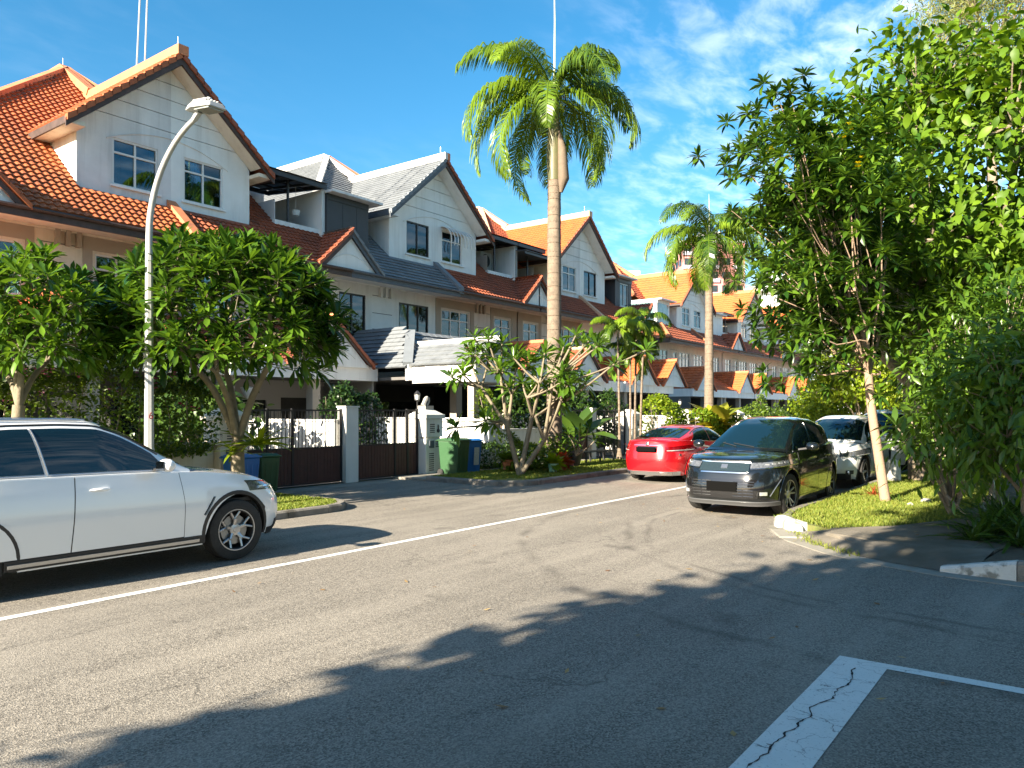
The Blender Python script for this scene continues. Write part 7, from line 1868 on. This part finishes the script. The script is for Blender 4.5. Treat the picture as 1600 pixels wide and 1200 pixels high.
# --- hedges and yard plants on the house side
def hedge(label, x0, x1, y, z0, z1, dpt, n, seed, m=LF_HEDGE, size=.10, tint=(.5, .25), name='hedge', cat='hedge', fl=0, flm=None, lump=.18, group=None):
    g = np.random.default_rng(seed); cx = (x0 + x1) / 2; t = thing(name, label, cat, (cx, y, 0), 0, group)
    mb = MB()
    for j in range(max(2, int((x1 - x0) * 2.0))):
        xx = x0 + (x1 - x0) * (j + .5) / max(2, int((x1 - x0) * 2.0)) - cx; limb(mb, [(xx, 0, z0 if z0 > .3 else 0), (xx + g.normal(0, .1), g.normal(0, .05), (z0 + z1) / 2), (xx + g.normal(0, .2), g.normal(0, .1), z1 - .1)], .025, .008, 5)
    mb.build('stem', BARK_G, t)
    X = g.uniform(x0, x1, n); ph = g.uniform(0, 6, 4)
    top = z1 + lump * (np.sin(X * 2.3 + ph[0]) + .6 * np.sin(X * 5.1 + ph[1])) ; th = g.uniform(-math.pi / 2 - .6, math.pi / 2 + .6, n)
    rad = g.uniform(.55, 1.0, n) ** .5 ; Y = y - np.cos(th) * dpt * rad * np.sign(np.cos(th) + .001) * np.where(g.random(n) < .78, 1, -1); Z = (z0 + top) / 2 + np.sin(th) * (top - z0) / 2 * rad
    P = np.stack([X, Y, Z], 1); D = g.normal(0, 1, P.shape); D[:, 1] -= .5
    leaves('leaf', t, TS, m, P, frames(D, np.tile((0, -.4, 1.0), (n, 1)) + g.normal(0, .4, P.shape), g.normal(0, .4, n)), size * g.uniform(.6, 1.25, n), np.clip(g.normal(*tint, n), 0, 1), 0)
    if fl:
        ii = g.choice(n, fl); flowers(t, g, P[ii] + np.array([0, -.05, 0]), None, flm, .045, 5)
    return t
hedge('bougainvillea hedge with magenta bracts between lamp post and cream pillar', 5.2, 9.0, 14.65, .9, 2.55, .75, 9000, 141, fl=26, flm=FL_M, size=.085, tint=(.45, .25))
hedge('dark part of the hedge at the far left behind the frangipani', -1, 5.2, 14.6, .6, 2.2, .8, 9000, 142, size=.09, tint=(.35, .2))
hedge('dark low hedge right of the blue bin', 17.5, 19.6, 14.55, .05, .82, .28, 2600, 143, m=LF_DK, size=.07, tint=(.2, .15), lump=.05)
hedge('bright rounded bush right of the pyramid-capped pillar', 29.6, 31.6, 14.7, .3, 2.3, .9, 4200, 144, m=LF_YL, size=.14, tint=(.3, .25))
hedge('bright low bush left of the second palm', 31.8, 35.5, 13.6, .2, 1.7, 1.0, 6500, 145, m=LF_YL, size=.15, tint=(.3, .25), lump=.22)
hedge('low clipped dome of bright hedge beyond the black car', 54.5, 59.5, 14.6, .2, 1.9, 1.6, 6000, 146, m=LF_YL, size=.16, tint=(.25, .2), lump=.0)
for i, (u, v, h_) in enumerate(((1178, 655, 2.4), (1188, 655, 2.9), (1165, 655, 2.0))):
    x, y = far(u, 50 + i); hedge(('slim conifer, middle of three beyond the second palm', 'tallest slim conifer beyond the second palm', 'shortest slim conifer beyond the second palm')[i], x - .4, x + .4, y, .1, h_, .4, 900, 150 + i, m=LF_HEDGE, size=.12, name='conifer', cat='shrub', lump=0, group='slim conifers')
hedge('slim sunlit conifer behind the island frangipani', 19.2, 19.75, 15.6, .9, 2.55, .3, 1600, 155, m=LF_YL, size=.06, tint=(.15, .15), name='conifer', cat='shrub', lump=.0)
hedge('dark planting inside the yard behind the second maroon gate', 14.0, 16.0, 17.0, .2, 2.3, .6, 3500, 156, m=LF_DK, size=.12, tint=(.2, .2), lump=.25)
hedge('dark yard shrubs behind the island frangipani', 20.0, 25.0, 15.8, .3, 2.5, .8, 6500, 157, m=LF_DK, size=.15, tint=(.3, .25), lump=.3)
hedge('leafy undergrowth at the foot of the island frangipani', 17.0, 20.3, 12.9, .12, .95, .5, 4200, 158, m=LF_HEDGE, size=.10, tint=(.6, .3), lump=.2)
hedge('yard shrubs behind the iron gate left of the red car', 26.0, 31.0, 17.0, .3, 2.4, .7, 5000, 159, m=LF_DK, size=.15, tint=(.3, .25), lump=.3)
hedge('shrubs lining the far garden wall', 42, 54, 15.2, .2, 1.8, .8, 8000, 160, m=LF_HEDGE, size=.17, lump=.3)
hedge('far greenery closing the end of the street', 95, 150, 12, .1, 4.5, 3, 9000, 161, m=LF_HEDGE, size=.6, lump=.8)
hedge('thick greenery behind the right-hand trees', 24, 60, -1.0, .1, 3.2, 1.5, 22000, 162, m=LF_DK, size=.22, tint=(.3, .2), lump=.5)
tree('small sparse tree added behind the left maroon gate to dapple the wall', (10.4, 17.6, .03), [(10.4, 17.6, .9)], (10.4, 17.4, 1.75), (.7, 1.7, .7), 46, 210, TS, LF_DK, 24, .3, .26, r0=.04, low=-.8, shell=.2, name='shrub', cat='shrub', levels=2)  # added so that its leaves break up the sun on the party wall
# potted plants
for i, (x, y, r_, h, m_, lab) in enumerate(POTS[:3]):
    strappy(('green leafy plant in the leftmost terracotta pot', 'tuft growing in the mint pot', 'reddish croton in the low terracotta pot')[i], x, y, 60, (.34, .38, .42)[i], 170 + i, m=(LF_HEDGE, LF_YL, LF_RED)[i], z=.11 + h * .9, T_=TS, name='potted_plant', spread=(0, 95))
# bird's nest fern on the frangipani trunk
strappy("bright bird's nest fern perched on the left frangipani trunk", 8.75, 12.5, 26, .72, 181, m=LF_YL, z=1.15, T_=leaf_tmpl(1, .16, 'strap', .35, .3), name='fern', spread=(25, 80))
strappy('small fern tuft on the left side of the frangipani trunk', 8.3, 12.55, 14, .5, 182, m=LF_YL, z=1.05, T_=leaf_tmpl(1, .16, 'strap', .35, .3), name='fern', spread=(35, 90))
# broad paddle-leaved plant behind the second palm
x, y = far(1118, 34.5); TP = leaf_tmpl(1, .48, 'oval', .35, .25)
strappy('big paddle-leaved plant with yellowing leaves at the second palm', x, y, 26, 1.6, 183, m=leaf_mat('paddle_leaf', (.05, .14, .015), (.55, .42, .04), .4, .35), z=1.1, T_=TP, name='paddle_leaf_plant', spread=(10, 85))
x, y = far(905, 27); strappy('dark banana-like plant in the yard behind the white post', x, y, 12, 1.7, 184, m=LF_DK, z=.9, T_=TP, name='banana_plant', spread=(5, 60))
# street trees behind the viewer, on the same verge line: they shade the near asphalt; tall and overhead crowns are added to deepen it
for i, (x, y, z, rx, ry, rz_, nt, s_) in enumerate(((-7.5, .85, 5.2, 3.6, 3.7, 2.8, 190, 201), (-15.0, 1.3, 5.5, 3.8, 3.9, 3.2, 150, 202), (-1.2, -.5, 6.7, 3.6, 3.7, 1.7, 190, 203), (-14, -3.2, 12.0, 5.0, 3.4, 4.5, 220, 205), (0.5, -1.9, 8.6, 5.0, 3.8, 1.8, 220, 206), (4.0, -9.5, 6.5, 3.8, 3.6, 2.4, 120, 204))):
    tree(('street tree just behind the viewpoint', 'second street tree behind the viewpoint', 'unseen tree added over the viewpoint to deepen the shade', 'tall unseen tree added behind the viewpoint to shade the right side', 'high unseen crown added over the viewpoint to cut sky light', 'side street tree right of the viewpoint')[i], (x, y - 1.0, .0), [(x + .1, y - .9, 1.5), (x, y - .6, z - 2.2)], (x, y, z), (rx, ry, rz_), nt * 2, s_, TS, LF_DK, 70, .45, .40, r0=.2, low=-.6, shell=.15)
